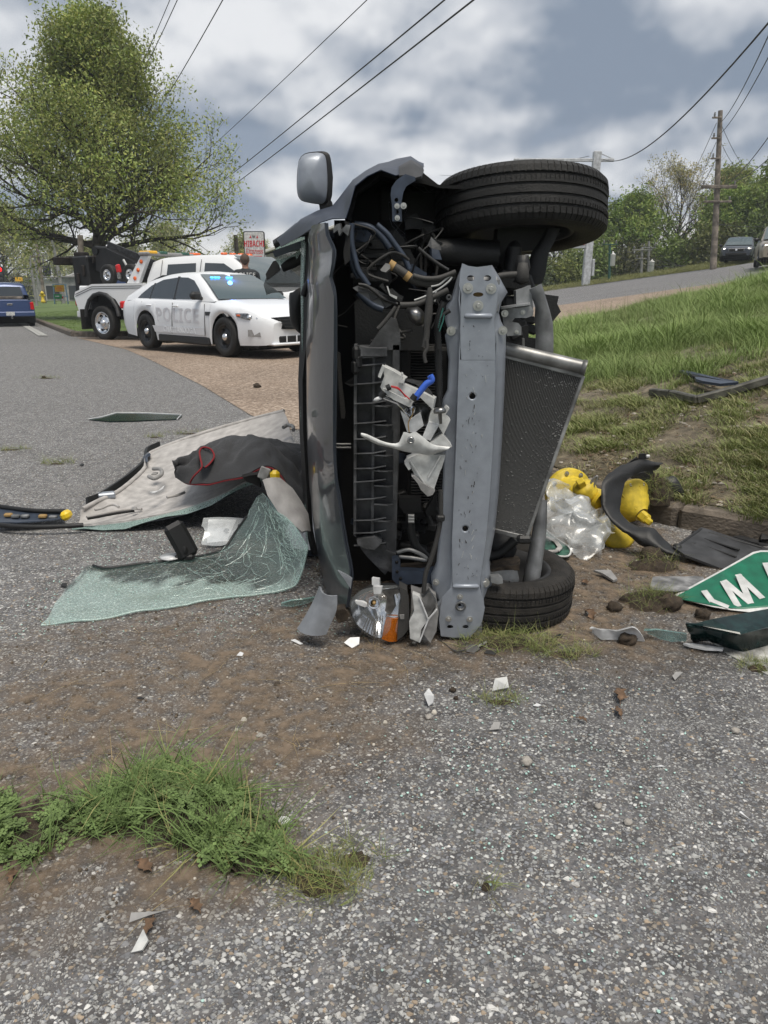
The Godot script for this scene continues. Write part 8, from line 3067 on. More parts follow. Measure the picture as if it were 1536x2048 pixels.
	# rear-view mirror stuck to its edge
	var rm := thing("rear_view_mirror", "black rear view mirror standing on its stalk on the edge of the crazed windscreen", "mirror", v3(-.952, .015, -3.477))
	st = begin()
	rbox(st, v3(-.964, .105, -3.47) - rm.position, v3(0.1, 0.185, 0.04), 0.022, Basis(v3(0, 0, 1), 0.42) * Basis(Vector3.UP, 0.5))
	put("mirror_shell", st, M.black_plastic, rm)
	st = begin()
	tube(st, [v3(-.948, .079, -3.46) - rm.position, v3(-.944, .056, -3.45) - rm.position, v3(0, 0.01, 0)], [0.012, 0.014, 0.018], 8)
	put("stalk", st, M.black_plastic, rm)
	st = begin()
	rbox(st, v3(0, 0.008, 0.01), v3(0.09, 0.03, 0.04), 0.008)
	put("mount", st, M.black_plastic, rm)
	st = begin()
	lathe(st, [Vector2(0, 0.006), Vector2(0.05, 0.005), Vector2(0.05, 0)], v3(-0.07, 0.004, 0.0), Basis(), 20)
	put("glued_disc", st, M.white_part, rm)
	# clear packet with a white sheet
	var pk := thing("plastic_packet", "clear plastic packet with a white printed sheet leaning behind the windscreen edge", "packet")
	st = begin()
	sheet(st, between(points([-.898,.03,-3.62,-.848,.029,-3.6,-.807,.026,-3.6,-.768,.04,-3.62]), points([-.923,.122,-3.78,-.864,.113,-3.8,-.799,.11,-3.8,-.73,.105,-3.8]), 8, v3(0, 0.01, 0.03), 0.02, noise_of(5, 14.0, 2)), 0.002)
	put("bag", st, M.polythene, pk)
	st = begin()
	sheet(st, between(points([-.887,.027,-3.66,-.787,.038,-3.66]), points([-.909,.105,-3.81,-.764,.103,-3.81]), 4, v3(0, 0.0, 0.012)), 0.002)
	var ps := put("printed_sheet", st, M.white_part, pk)
	st = begin()
	slab(st, on_plane(-3.7, [-.811,.083,-.797,.092,-.783,.088,-.782,.08,-.79,.077,-.784,.07,-.797,.066,-.81,.072]), v3(0, 0, -0.003))
	put("black_print", st, M.black_gloss, ps)
	rebase(pk, v3(-.865, 0, -3.674))
	# far glass pane on the road and scraps of the rim
	var fp := thing("side_window_pane", "flat tinted side window lying in the road beyond the cut roof", "glass pane")
	st = begin()
	slab(st, smooth_path(on_level(.012, [-2.91,-7.525,-2.851,-7.677,-2.773,-7.945,-2.6,-7.945,-2.321,-7.876,-2.073,-7.809,-2.044,-7.55,-2.215,-7.5,-2.438,-7.427,-2.673,-7.402]), 3), v3(0, -0.006, 0))
	put("pane", st, M.shard_glass, fp)
	st = begin()
	tube(st, on_level(.014, [-2.905,-7.513,-2.825,-7.665,-2.768,-7.932,-2.458,-7.904,-2.065,-7.796,-2.034,-7.513]), 0.006, 6)
	put("edge", st, M.white_part, fp)
	rebase(fp, v3(-2.532, 0, -7.725))
	var gs := thing("glass_strip", "curved strip of dark green broken glass lying left of the curled grey strip", "broken glass")
	st = begin()
	st.set_color(Color(0.6, 0.8, 0.8, 2))
	sheet(st, between(on_level(.01, [-.422,-2.921,-.378,-2.911,-.337,-2.932,-.29,-2.976]), points([-.418,.03,-2.896,-.373,.05,-2.881,-.332,.05,-2.892,-.285,.04,-2.938]), 2), 0.006)
	put("pane", st, M.fine_crazed, gs)
	rebase(gs, v3(-.356, 0, -2.945))
	# glass crumbs sprinkled round the screen
	var where: Array = []
	var tints: Array = []
	for i in 1500:
		var p := Vector3(rr.randf_range(-1.5, 0.1), 0.004, rr.randf_range(-3.9, -2.6))
		if rr.randf() < 0.3:
			p = Vector3(rr.randfn() * 0.25 + 0.42, 0.004, -1.75 + rr.randfn() * 0.28)
		where.append(Transform3D(Basis(Vector3.UP, rr.randf() * TAU).scaled(v3(1, 0.6, 1) * rr.randf_range(0.0015, 0.0042)), p))
		var k := rr.randf_range(0.5, 1.0)
		tints.append(Color(0.5, 0.72, 0.66) * k)
	scatter("glass_crumbs", chip_mesh(8), M.chip, where, tints)

func on_rows(rows: Array, u: float, v: float) -> Vector3:
	var x := u * (rows.size() - 1)
	var y: float = v * (rows[0].size() - 1)
	var i := int(x)
	var j := int(y)
	return rows[i][j].lerp(rows[i + 1][j], x - i).lerp(rows[i][j + 1].lerp(rows[i + 1][j + 1], x - i), y - j) + v3(0, 0.004, 0.003)

# ---------------------------------------------------------------- things by the kerb
func kerbside_debris() -> void:
	# hydrant knocked over: barrel lying toward the camera
	var h := thing("fire_hydrant", "yellow fire hydrant knocked over, lying behind the clear plastic bag", "hydrant")
	var fl: Vector3 = v3(1.079, .107, -4.35)
	var axis: Vector3 = (v3(1.218, .14, -3.85) - fl).normalized()
	var b := Basis(Quaternion(Vector3.UP, axis))
	var st := begin()
	lathe(st, [Vector2(0, -0.03), Vector2(0.138, -0.03), Vector2(0.144, -0.02), Vector2(0.144, 0.01), Vector2(0.138, 0.018), Vector2(0.1, 0.02), Vector2(0.096, 0.04)], fl, b, 32)
	var base := put("base_flange", st, M.hydrant_yellow, h)
	for k in 8:
		var a := TAU * k / 8 + 0.3
		bolt(fl + b * Vector3(cos(a) * 0.12, 0.02, sin(a) * 0.12), 0.014, base, axis)
	st = begin()
	lathe(st, [Vector2(0.105, 0.02), Vector2(0.092, 0.05), Vector2(0.08, 0.09), Vector2(0.079, 0.16), Vector2(0.087, 0.18), Vector2(0.087, 0.21), Vector2(0.079, 0.22), Vector2(0.079, 0.42), Vector2(0.09, 0.44)], fl, b, 28)
	put("barrel", st, M.hydrant_yellow, h)
	# side outlet with square nut
	var oc: Vector3 = v3(1.071, .224, -4)
	var ob := Basis(v3(0, 0, 1), 0.55) * Basis(Vector3.RIGHT, 0.5)
	st = begin()
	lathe(st, [Vector2(0.06, -0.2), Vector2(0.06, -0.06), Vector2(0.065, -0.055), Vector2(0.065, -0.02), Vector2(0.056, -0.012), Vector2(0.056, 0.012), Vector2(0.038, 0.026), Vector2(0, 0.03)], oc, ob, 24)
	var cap := put("outlet_cap", st, M.hydrant_yellow, h)
	st = begin()
	rbox(st, oc + ob * v3(0, 0.045, 0), v3(0.04, 0.04, 0.04), 0.004, ob)
	put("cap_nut", st, M.hydrant_yellow, cap)
	st = begin()
	tube(st, smooth_path(on_plane(-3.98, [1.101,.2,1.119,.238,1.136,.289,1.127,.291,1.105,.264,1.096,.212]), 4), 0.006, 6)
	put("chain_loop", st, M.aluminium, cap)
	# bonnet end seen through the liner
	var bc: Vector3 = v3(1.347, .118, -3.98)
	var bb := Basis(Quaternion(Vector3.UP, v3(0.42, -0.38, 0.82).normalized()))
	st = begin()
	lathe(st, [Vector2(0.11, -0.09), Vector2(0.138, -0.08), Vector2(0.14, -0.06), Vector2(0.133, -0.055), Vector2(0.122, -0.045), Vector2(0.09, 0.012), Vector2(0.045, 0.05), Vector2(0.04, 0.06)], bc, bb, 32)
	var bn := put("bonnet", st, M.hydrant_yellow, h)
	for k in 8:
		var a := TAU * k / 8
		bolt(bc + bb * Vector3(cos(a) * 0.124, -0.055, sin(a) * 0.124), 0.011, bn, bb * Vector3.UP)
	for k in 6:
		var a := TAU * k / 6 + 0.2
		st = begin()
		tube(st, [bc + bb * Vector3(cos(a) * 0.118, -0.04, sin(a) * 0.118), bc + bb * Vector3(cos(a) * 0.05, 0.044, sin(a) * 0.05)], [0.007, 0.004], 6)
		put("cast_rib", st, M.hydrant_yellow, bn)
	st = begin()
	rbox(st, bc + bb * v3(0, 0.08, 0), v3(0.055, 0.06, 0.055), 0.012, bb)
	rbox(st, bc + bb * v3(0, 0.115, 0), v3(0.036, 0.04, 0.036), 0.008, bb)
	put("operating_nut", st, M.hydrant_yellow, bn)
	st = begin()
	lathe(st, [Vector2(0, -0.06), Vector2(0.085, -0.06), Vector2(0.085, 0.03), Vector2(0.07, 0.045), Vector2(0, 0.05)], v3(1.183, .053, -3.72), Basis(v3(0, 0, 1), -0.2) * Basis(Vector3.RIGHT, 1.0), 24)
	put("pumper_outlet", st, M.hydrant_yellow, h)
	rebase(h, v3(1.2, 0, -4.1))
	# black wheel arch liner curled over it
	var ln := thing("wheel_arch_liner", "curled black plastic wheel arch liner leaning over the fallen hydrant", "car part")
	st = begin()
	var outer: Array = smooth_path(points([1.407,.043,-3.42,1.326,.044,-3.45,1.253,.062,-3.5,1.174,.108,-3.55,1.108,.172,-3.6,1.073,.241,-3.66,1.086,.305,-3.72,1.142,.353,-3.8,1.256,.383,-3.9,1.352,.39,-3.95,1.485,.369,-4]), 4)
	var innr: Array = smooth_path(points([1.412,.038,-3.5,1.353,.094,-3.52,1.307,.136,-3.55,1.248,.136,-3.6,1.198,.151,-3.64,1.181,.198,-3.7,1.201,.262,-3.76,1.263,.319,-3.84,1.325,.325,-3.9,1.398,.326,-3.95,1.476,.34,-4]), 4)
	sheet(st, between(outer, innr, 6, v3(-0.02, 0.01, 0.03), 0.012, noise_of(4, 8.0, 2)), 0.005)
	put("liner_shell", st, M.black_plastic, ln)
	plate("liner_flap", on_plane(-4.1, [1.344,.264,1.393,.282,1.472,.299,1.482,.242,1.522,.181,1.571,.119,1.562,.119,1.505,.181,1.466,.234,1.397,.238,1.344,.26]), v3(0, 0, -0.02), M.black_plastic, ln)
	st = begin()
	dome(st, loop_points(on_plane(-4.2, [1.556,.227,1.603,.24,1.642,.236,1.7,.146,1.709,.105,1.651,.114,1.618,.091,1.586,.146]), 2), v3(0, 0.01, 0.05), 4)
	put("liner_lobe", st, M.black_plastic, ln)
	for q in [on_plane(-3.96, [1.339,.386,1.342,.42,1.368,.421,1.389,.411,1.395,.395]), on_plane(-3.95, [1.273,.364,1.328,.38,1.335,.397,1.326,.405])]:
		plate("torn_edge", q, v3(0, 0, -0.01), M.black_plastic, ln)
	st = begin()
	rbox(st, v3(1.38, .412, -3.94), v3(0.02, 0.015, 0.01), 0.003)
	put("clip", st, M.white_part, ln)
	rebase(ln, v3(1.3, 0, -3.6))
	# muddy turf packed inside the liner
	turf("muddy_turf", "lump of muddy grass packed inside the curled black liner", v3(1.494, .119, -4.1), v3(0.09, 0.14, 0.06), 200, 4)
	# black undertray panels
	var up := thing("undertray_panel", "flat ribbed black plastic panel between the liner and the green street sign", "car part")
	var pts: Array = points([1.382,.069,-3.48,1.643,.067,-3.8,1.68,.057,-3.8,1.774,.043,-3.7,1.918,.015,-3.6,1.802,.009,-3.45,1.568,.007,-3.35,1.417,.051,-3.42])
	st = begin()
	slab(st, pts, v3(0, -0.012, 0))
	put("panel", st, M.dark_grey, up)
	for q in [points([1.601,.047,-3.65,1.719,.035,-3.52]), points([1.547,.042,-3.58,1.675,.024,-3.45]), points([1.656,.051,-3.74,1.872,.019,-3.6]), points([1.409,.058,-3.5,1.636,.059,-3.78])]:
		st = begin()
		tube(st, [q[0] + v3(0, 0.004, 0), q[1] + v3(0, 0.004, 0)], 0.007, 6)
		put("rib", st, M.black_plastic, up)
	for q in points([1.512,.046,-3.58,1.593,.051,-3.74,1.409,.063,-3.5]):
		st = begin()
		lathe(st, [Vector2(0, 0.012), Vector2(0.018, 0.01), Vector2(0.022, 0)], q, Basis(), 12)
		put("boss", st, M.black_plastic, up)
	rebase(up, v3(1.75, 0, -3.5))
	var u2 := thing("undertray_panel", "dark grey plastic scrap at the right edge behind the street sign", "car part")
	plate("panel", points([1.804,.025,-3.78,1.941,.018,-3.85,1.959,.01,-3.8,1.969,.002,-3.7,1.894,.017,-3.68]), v3(0, -0.01, 0), M.dark_grey, u2)
	plate("panel", points([1.909,.035,-3.7,1.965,.086,-3.8,2.019,.103,-3.8,1.995,.035,-3.7]), v3(0, -0.02, -0.02), M.black_plastic, u2)
	rebase(u2, v3(2.0, 0, -3.7))
	# bent green street sign
	var sg := thing("street_sign", "bent green street sign blade with white letters lying on the right", "street sign")
	var rows: Array = []
	var e0: Vector3 = v3(1.2, .021, -2.98)
	var tl: Vector3 = v3(1.663, .129, -3.25)
	var bl: Vector3 = v3(1.322, .026, -2.86)
	var br: Vector3 = v3(1.645, .031, -2.86)
	var tr: Vector3 = v3(1.935, .24, -3.35)
	var face: Array = [e0, v3(1.477, .085, -3.14), v3(1.645, .127, -3.24), v3(1.684, .131, -3.25), v3(1.899, .131, -3.25), br, v3(1.464, .012, -2.84), v3(1.394, .017, -2.85), bl]
	st = begin()
	slab(st, face, v3(0.002, -0.004, -0.004))
	var sf := put("sign_border", st, M.sign_white, sg)
	st = begin()
	var n := (tl - e0).cross(bl - e0).normalized()
	if n.z < 0:
		n = -n
	var up3: Array = []
	for p in points([1.202,.019,-2.965,1.472,.08,-3.125,1.643,.121,-3.225,1.679,.125,-3.238,1.879,.125,-3.238,1.638,.032,-2.87,1.468,.015,-2.85,1.396,.02,-2.857,1.325,.028,-2.868]):
		up3.append(p + n * 0.003)
	slab(st, up3, -n * 0.002)
	put("sign_face", st, M.sign_green, sg)
	# letters: L (bent at its foot), M and H, as strokes lying on the face
	# M: left upright, then two diagonals meeting at the foot, then right upright
	var strokes := [points([1.326,.048,-2.966,1.334,.028,-2.89]), points([1.33,.033,-2.9,1.387,.018,-2.862]), points([1.426,.068,-3.022,1.428,.019,-2.866]), points([1.43,.07,-3.024,1.484,.026,-2.882]), points([1.506,.083,-3.06,1.484,.026,-2.882]), points([1.502,.083,-3.06,1.544,.036,-2.911]), points([1.652,.109,-3.133,1.625,.041,-2.933]), points([1.642,.071,-3.038,1.753,.091,-3.088])]
	var names := ["letter_l", "letter_l", "letter_m", "letter_m", "letter_m", "letter_m", "letter_h", "letter_h"]
	for i in strokes.size():
		st = begin()
		bar(st, strokes[i][0] + n * 0.006, strokes[i][1] + n * 0.006, 0.026, 0.003, n)
		put(names[i], st, M.sign_white, sf)
	rebase(sg, v3(1.6, 0, -2.95))
	var s2 := thing("sign_blank", "bare grey metal sign back with rounded corners sticking out from under the green street sign", "sign")
	plate("metal_plate", smooth_path(on_level(.04, [1.124,-3.028,1.173,-3.146,1.2,-3.164,1.323,-3.164,1.403,-3.161,1.34,-3.037,1.213,-2.994,1.128,-3.011]), 2), v3(0, -0.004, 0), M.sign_metal, s2)
	rebase(s2, v3(1.262, 0, -3.173))
	# folded slab of dark laminated glass
	var gp := thing("folded_glass", "thick folded piece of dark green laminated glass in front of the street sign", "broken glass")
	st = begin()
	slab(st, points([1.084,.1,-2.525,1.177,.12,-2.534,1.338,.12,-2.596,1.476,.12,-2.646,1.44,.1,-2.545,1.23,.1,-2.449,1.171,.1,-2.487]), v3(0, -0.006, 0))
	put("top_pane", st, M.shard_glass, gp)
	var front: Array = points([1.084,.1,-2.525,1.134,.1,-2.503,1.23,.1,-2.449,1.44,.1,-2.545])
	var foot: Array = points([1.136,.005,-2.59,1.191,.005,-2.577,1.287,.005,-2.512,1.483,.005,-2.603])
	st = begin()
	st.set_color(Color(0.10, 0.17, 0.18, 2))
	sheet(st, between(front, foot, 4, v3(0, 0, 0), 0.02, noise_of(3, 16.0, 2)), 0.008)
	put("broken_edge", st, M.shard_glass, gp)
	rebase(gp, v3(1.287, 0, -2.6))
	var g2 := thing("glass_strip", "thin pointed scrap of dark green glass left of the folded glass", "broken glass")
	st = begin()
	st.set_color(Color(0.45, 0.62, 0.64, 2))
	sheet(st, between(points([.953,.05,-2.584,1.005,.05,-2.594,1.053,.05,-2.576,1.098,.05,-2.554]), points([.991,.01,-2.645,1.022,.01,-2.599,1.054,.01,-2.577,1.112,.01,-2.58]), 3, v3(0, 0.01, 0)), 0.006)
	put("pane", st, M.fine_crazed, g2)
	rebase(g2, v3(1.05, 0, -2.626))
	# bent square post on the bank
	var po := thing("bent_post", "bent square metal sign post lying on the torn grass bank", "sign post")
	st = begin()
	var ps: Array = points([2.156,.448,-6.22,2.241,.464,-5.97,2.296,.464,-5.66,2.55,.542,-5.62,2.962,.686,-5.56])
	for i in ps.size() - 1:
		bar(st, ps[i], ps[i + 1] + (ps[i + 1] - ps[i]).normalized() * 0.02, 0.062, 0.06, v3(0, 1, 0.0))
	put("tube", st, M.post_metal, po)
	st = begin()
	bar(st, ps[0].lerp(ps[1], 0.9), ps[0].lerp(ps[1], 0.94), 0.067, 0.065)
	put("joint", st, M.soot, po)
	st = begin()
	bar(st, ps[0] + (ps[0] - ps[1]).normalized() * 0.005, ps[0], 0.05, 0.045)
	put("open_end", st, M.mud, po)
	rebase(po, v3(2.303, .481, -5.5))
	# blue trim strip in the grass
	var tr2 := thing("trim_strip", "split blue body trim strip lying in the grass above the bent post", "car part")
	plate("upper_strip", points([2.573,.567,-6.8,2.55,.589,-6.5,2.566,.591,-6.05,2.61,.594,-5.7,2.601,.583,-5.7,2.535,.586,-6,2.501,.582,-6.4]), v3(0, -0.02, 0), M.blue_steel, tr2)
	plate("lower_strip", points([2.443,.584,-6.1,2.491,.586,-6,2.538,.587,-5.85,2.601,.593,-5.68,2.498,.572,-5.75,2.431,.574,-5.9,2.416,.578,-6]), v3(0, -0.02, 0), M.blue_steel, tr2)
	plate("dark_gap", points([2.48,.586,-6.3,2.515,.586,-5.95,2.47,.584,-6,2.451,.582,-6.15]), v3(0, -0.02, 0), M.soot, tr2)
	rebase(tr2, v3(2.548, .575, -6))
	# clear plastic bag
	var bg := thing("plastic_bag", "crumpled clear plastic bag lying against the fallen hydrant", "bag")
	st = begin()
	var crease := noise_of(7, 6.0, 2)
	var lo2: Array = smooth_path(points([.783,.1,-3.7,.822,.077,-3.62,.878,.045,-3.55,.928,.018,-3.5,1.001,.038,-3.5,1.064,.076,-3.55,1.129,.1,-3.6]), 5)
	var hi2: Array = smooth_path(points([.853,.22,-3.95,.89,.254,-4,.963,.246,-3.95,1.021,.234,-3.85,1.047,.184,-3.75,1.086,.184,-3.72,1.121,.166,-3.7]), 5)
	sheet(st, between(lo2, hi2, 26, v3(0, 0.03, 0.07), 0.075, crease), 0.0)
	put("film", st, M.polythene, bg)
	st = begin()
	sheet(st, between(lo2, hi2, 22, v3(0.01, -0.01, 0.02), 0.06, noise_of(17, 7.0, 2)), 0.0)
	put("film", st, M.polythene, bg)
	rebase(bg, v3(.942, 0, -3.552))
	# small faded green sign under the bag
	var os := thing("faded_sign", "faded green and cream rounded sign lying under the clear plastic bag", "sign")
	var ov: Array = points([.793,.05,-3.861,.833,.05,-3.821,.866,.045,-3.669,.899,.04,-3.575,.901,.035,-3.509,.875,.03,-3.452,.827,.03,-3.452,.776,.03,-3.489,.729,.03,-3.558])
	plate("sign_board", ov, v3(0, -0.006, 0), M.faded_green, os)
	st = begin()
	var rim: Array = []
	for p in ov:
		rim.append(p + v3(0, 0.002, 0))
	tube(st, smooth_path(rim, 3), 0.005, 6)
	put("rim", st, M.sign_white, os)
	st = begin()
	for q in [on_level(.05, [.78,-3.691,.831,-3.691,.854,-3.617,.855,-3.534,.829,-3.484,.78,-3.477,.747,-3.5])]:
		for i in q.size() - 1:
			bar(st, q[i] + v3(0, -0.003, 0), q[i + 1] + v3(0, -0.003, 0), 0.024, 0.006)
	put("cream_border", st, M.headliner, os)
	rebase(os, v3(.84, 0, -3.609))
	# white torn bumper pieces
	var wp := thing("bumper_scrap", "long white curved plastic scrap on the asphalt, right of the crushed tyre", "plastic scrap")
	st = begin()
	sheet(st, between(points([.78,.02,-2.665,.808,.05,-2.603,.852,.05,-2.58,.897,.08,-2.549]), points([.785,.01,-2.659,.803,.008,-2.597,.861,.008,-2.597,.961,.008,-2.584]), 5, v3(0, 0.012, 0)), 0.005)
	put("shell", st, M.white_part, wp)
	rebase(wp, v3(.866, 0, -2.613))
	var w2 := thing("bumper_scrap", "thin white plastic sliver at the foot of the folded glass", "plastic scrap")
	plate("shell", on_level(.02, [1.087,-2.546,1.125,-2.544,1.217,-2.509,1.209,-2.496,1.148,-2.503,1.102,-2.527]), v3(0, -0.008, 0), M.white_part, w2)
	rebase(w2, v3(1.157, 0, -2.562))
	var w3 := thing("bumper_scrap", "small upright white plastic point behind the folded glass", "plastic scrap")
	plate("shell", on_plane(-2.95, [1.281,-.051,1.299,-.07,1.324,-.084,1.295,-.092,1.287,-.074]), v3(0, 0, -0.006), M.white_part, w3)
	rebase(w3, v3(1.214, 0, -2.75))
	# grey splinter in the soil, stone block
	var gsp := thing("wood_splinter", "pale grey splintered strip lying in the soil before the hydrant", "splinter")
	plate("strip", points([.95,.03,-3.272,1.023,.035,-3.259,1.035,.02,-3.188,1.012,.02,-3.169,.98,.03,-3.229]), v3(0, -0.01, 0), M.trim_grey, gsp)
	rebase(gsp, v3(1.014, 0, -3.268))
	# turf lumps and clods
	turf("turf_lump", "lump of turf with long blades beside the street sign", v3(1.118, 0, -2.948), v3(0.12, 0.05, 0.09), 150, 6)
	turf("turf_lump", "small turf lump with pale roots below the black undertray panel", v3(1.252, 0, -3.368), v3(0.12, 0.05, 0.06), 40, 7)
	turf("turf_lump", "grassy debris lying in front of the crushed tyre", v3(.455, 0, -2.567), v3(0.19, 0.035, 0.075), 200, 8)
	turf("turf_lump", "thin straggling weeds in front of the white bumper scrap", v3(.642, 0, -2.488), v3(0.12, 0.015, 0.05), 70, 9)
	turf("turf_lump", "pale green weeds growing at the kerb under the folded glass", v3(1.284, 0, -2.384), v3(0.07, 0.02, 0.05), 80, 10)
	for q in [[890, 1090, 0.05, "brown root clod leaning beside the turf near the street sign"], [790, 790, 0.06, "round root clod in front of the black undertray panel"], [540, 1100, 0.03, "dark clod of earth right of the crushed tyre"], [1110, 1150, 0.03, "rusty brown clod behind the folded glass"], [625, 1310, 0.035, "brown stone under the long white scrap"]]:
		clod(q[3], px_on(1060 + q[0] / 3.227, 880 + q[1] / 3.227, 0.0), q[2], M.mud)

func clod(label: String, at: Vector3, r: float, m: Material, called := "clod", category := "clod") -> void:
	var o := thing(called, label, category, at)
	var n := noise_of(int(at.x * 1000.0) & 1023, 1.3, 3)
	var st := begin(0)
	var rows: Array = []
	for i in 10:
		var row: Array = []
		for k in 15:
			var a := TAU * k / 14
			var e := PI * (i / 9.0)
			var d := Vector3(sin(e) * cos(a), cos(e) * 0.75, sin(e) * sin(a))
			row.append(d * r * (1.0 + 0.55 * n.get_noise_3d(d.x * 1.6, d.y * 1.6, d.z * 1.6)) + v3(0, r * 0.5, 0))
		rows.append(row)
	sheet(st, rows, 0.0)
	put("lump", st, m, o)

func turf(called: String, label: String, at: Vector3, size: Vector3, n: int, sd: int) -> Node3D:
	var o := thing(called, label, "turf", at)
	var r := RandomNumberGenerator.new()
	r.seed = sd * 31
	var nz := noise_of(sd, 9.0, 3)
	var core := 0.5 if size.y < 0.045 else 1.0
	var st := begin(0)
	var rows: Array = []
	for i in 13:
		var row: Array = []
		for k in 25:
			var a := TAU * k / 24
			var t := 1.0 - i / 12.0
			var e := 1.0 + 0.4 * nz.get_noise_2d(cos(a) * 0.2, sin(a) * 0.2)
			var p := Vector3(cos(a) * size.x * t * e * core, size.y * sqrt(maxf(1.0 - t * t, 0.0)) * (1.0 + 0.5 * nz.get_noise_2d(cos(a) * t, sin(a) * t)), sin(a) * size.z * t * e * core)
			row.append(p - v3(0, 0.006, 0))
		rows.append(row)
	sheet(st, rows, 0.0)
	put("soil", st, M.mud, o)
	var where: Array = []
	var tints: Array = []
	for i in n:
		var a := r.randf() * TAU
		var t := sqrt(r.randf())
		var p := Vector3(cos(a) * size.x * t, size.y * sqrt(maxf(1.0 - t * t, 0.05)) * 0.9, sin(a) * size.z * t)
		var b := Basis(Vector3(r.randfn(), 0.2, r.randfn()).normalized(), r.randf() * 1.2) * Basis(Vector3.UP, r.randf() * TAU)
		where.append(Transform3D(b.scaled(Vector3.ONE * r.randf_range(0.3, 0.7)), p))
		var v := r.randf_range(0.7, 1.2)
		tints.append(Color(0.19 * v, 0.23 * v, 0.07 * v).lerp(Color(0.36, 0.29, 0.16), 0.5 if r.randf() < 0.35 else 0.0))
	scatter("grass", tuft_mesh(4, 0.13, 0.012, 0.0017, 1.3, sd), M.blade, where, tints, o)
	return o

# ---------------------------------------------------------------- foreground
func clover_mesh(sd: int) -> ArrayMesh:
	var r := RandomNumberGenerator.new()
	r.seed = sd
	var st := begin(-1)
	for i in 7:
		var a := r.randf() * TAU
		var top := Vector3(cos(a) * r.randf() * 0.03, r.randf_range(0.012, 0.035), sin(a) * r.randf() * 0.03)
		var v := r.randf_range(0.8, 1.2)
		st.set_color(Color(v, v, v))
		for k in 3:
			var b := TAU * k / 3 + a
			var d := Vector3(cos(b), r.randf_range(-0.1, 0.35), sin(b)) * r.randf_range(0.008, 0.013)
			var s := Vector3(-sin(b), 0.0, cos(b)) * 0.0055
			quad(st, top, top + d * 0.6 - s, top + d, top + d * 0.6 + s)
		var w := Vector3(0.0006, 0, 0)
		quad(st, v3(0, 0, 0) - w, top - w, top + w, w)
	st.generate_normals()
	return st.commit()

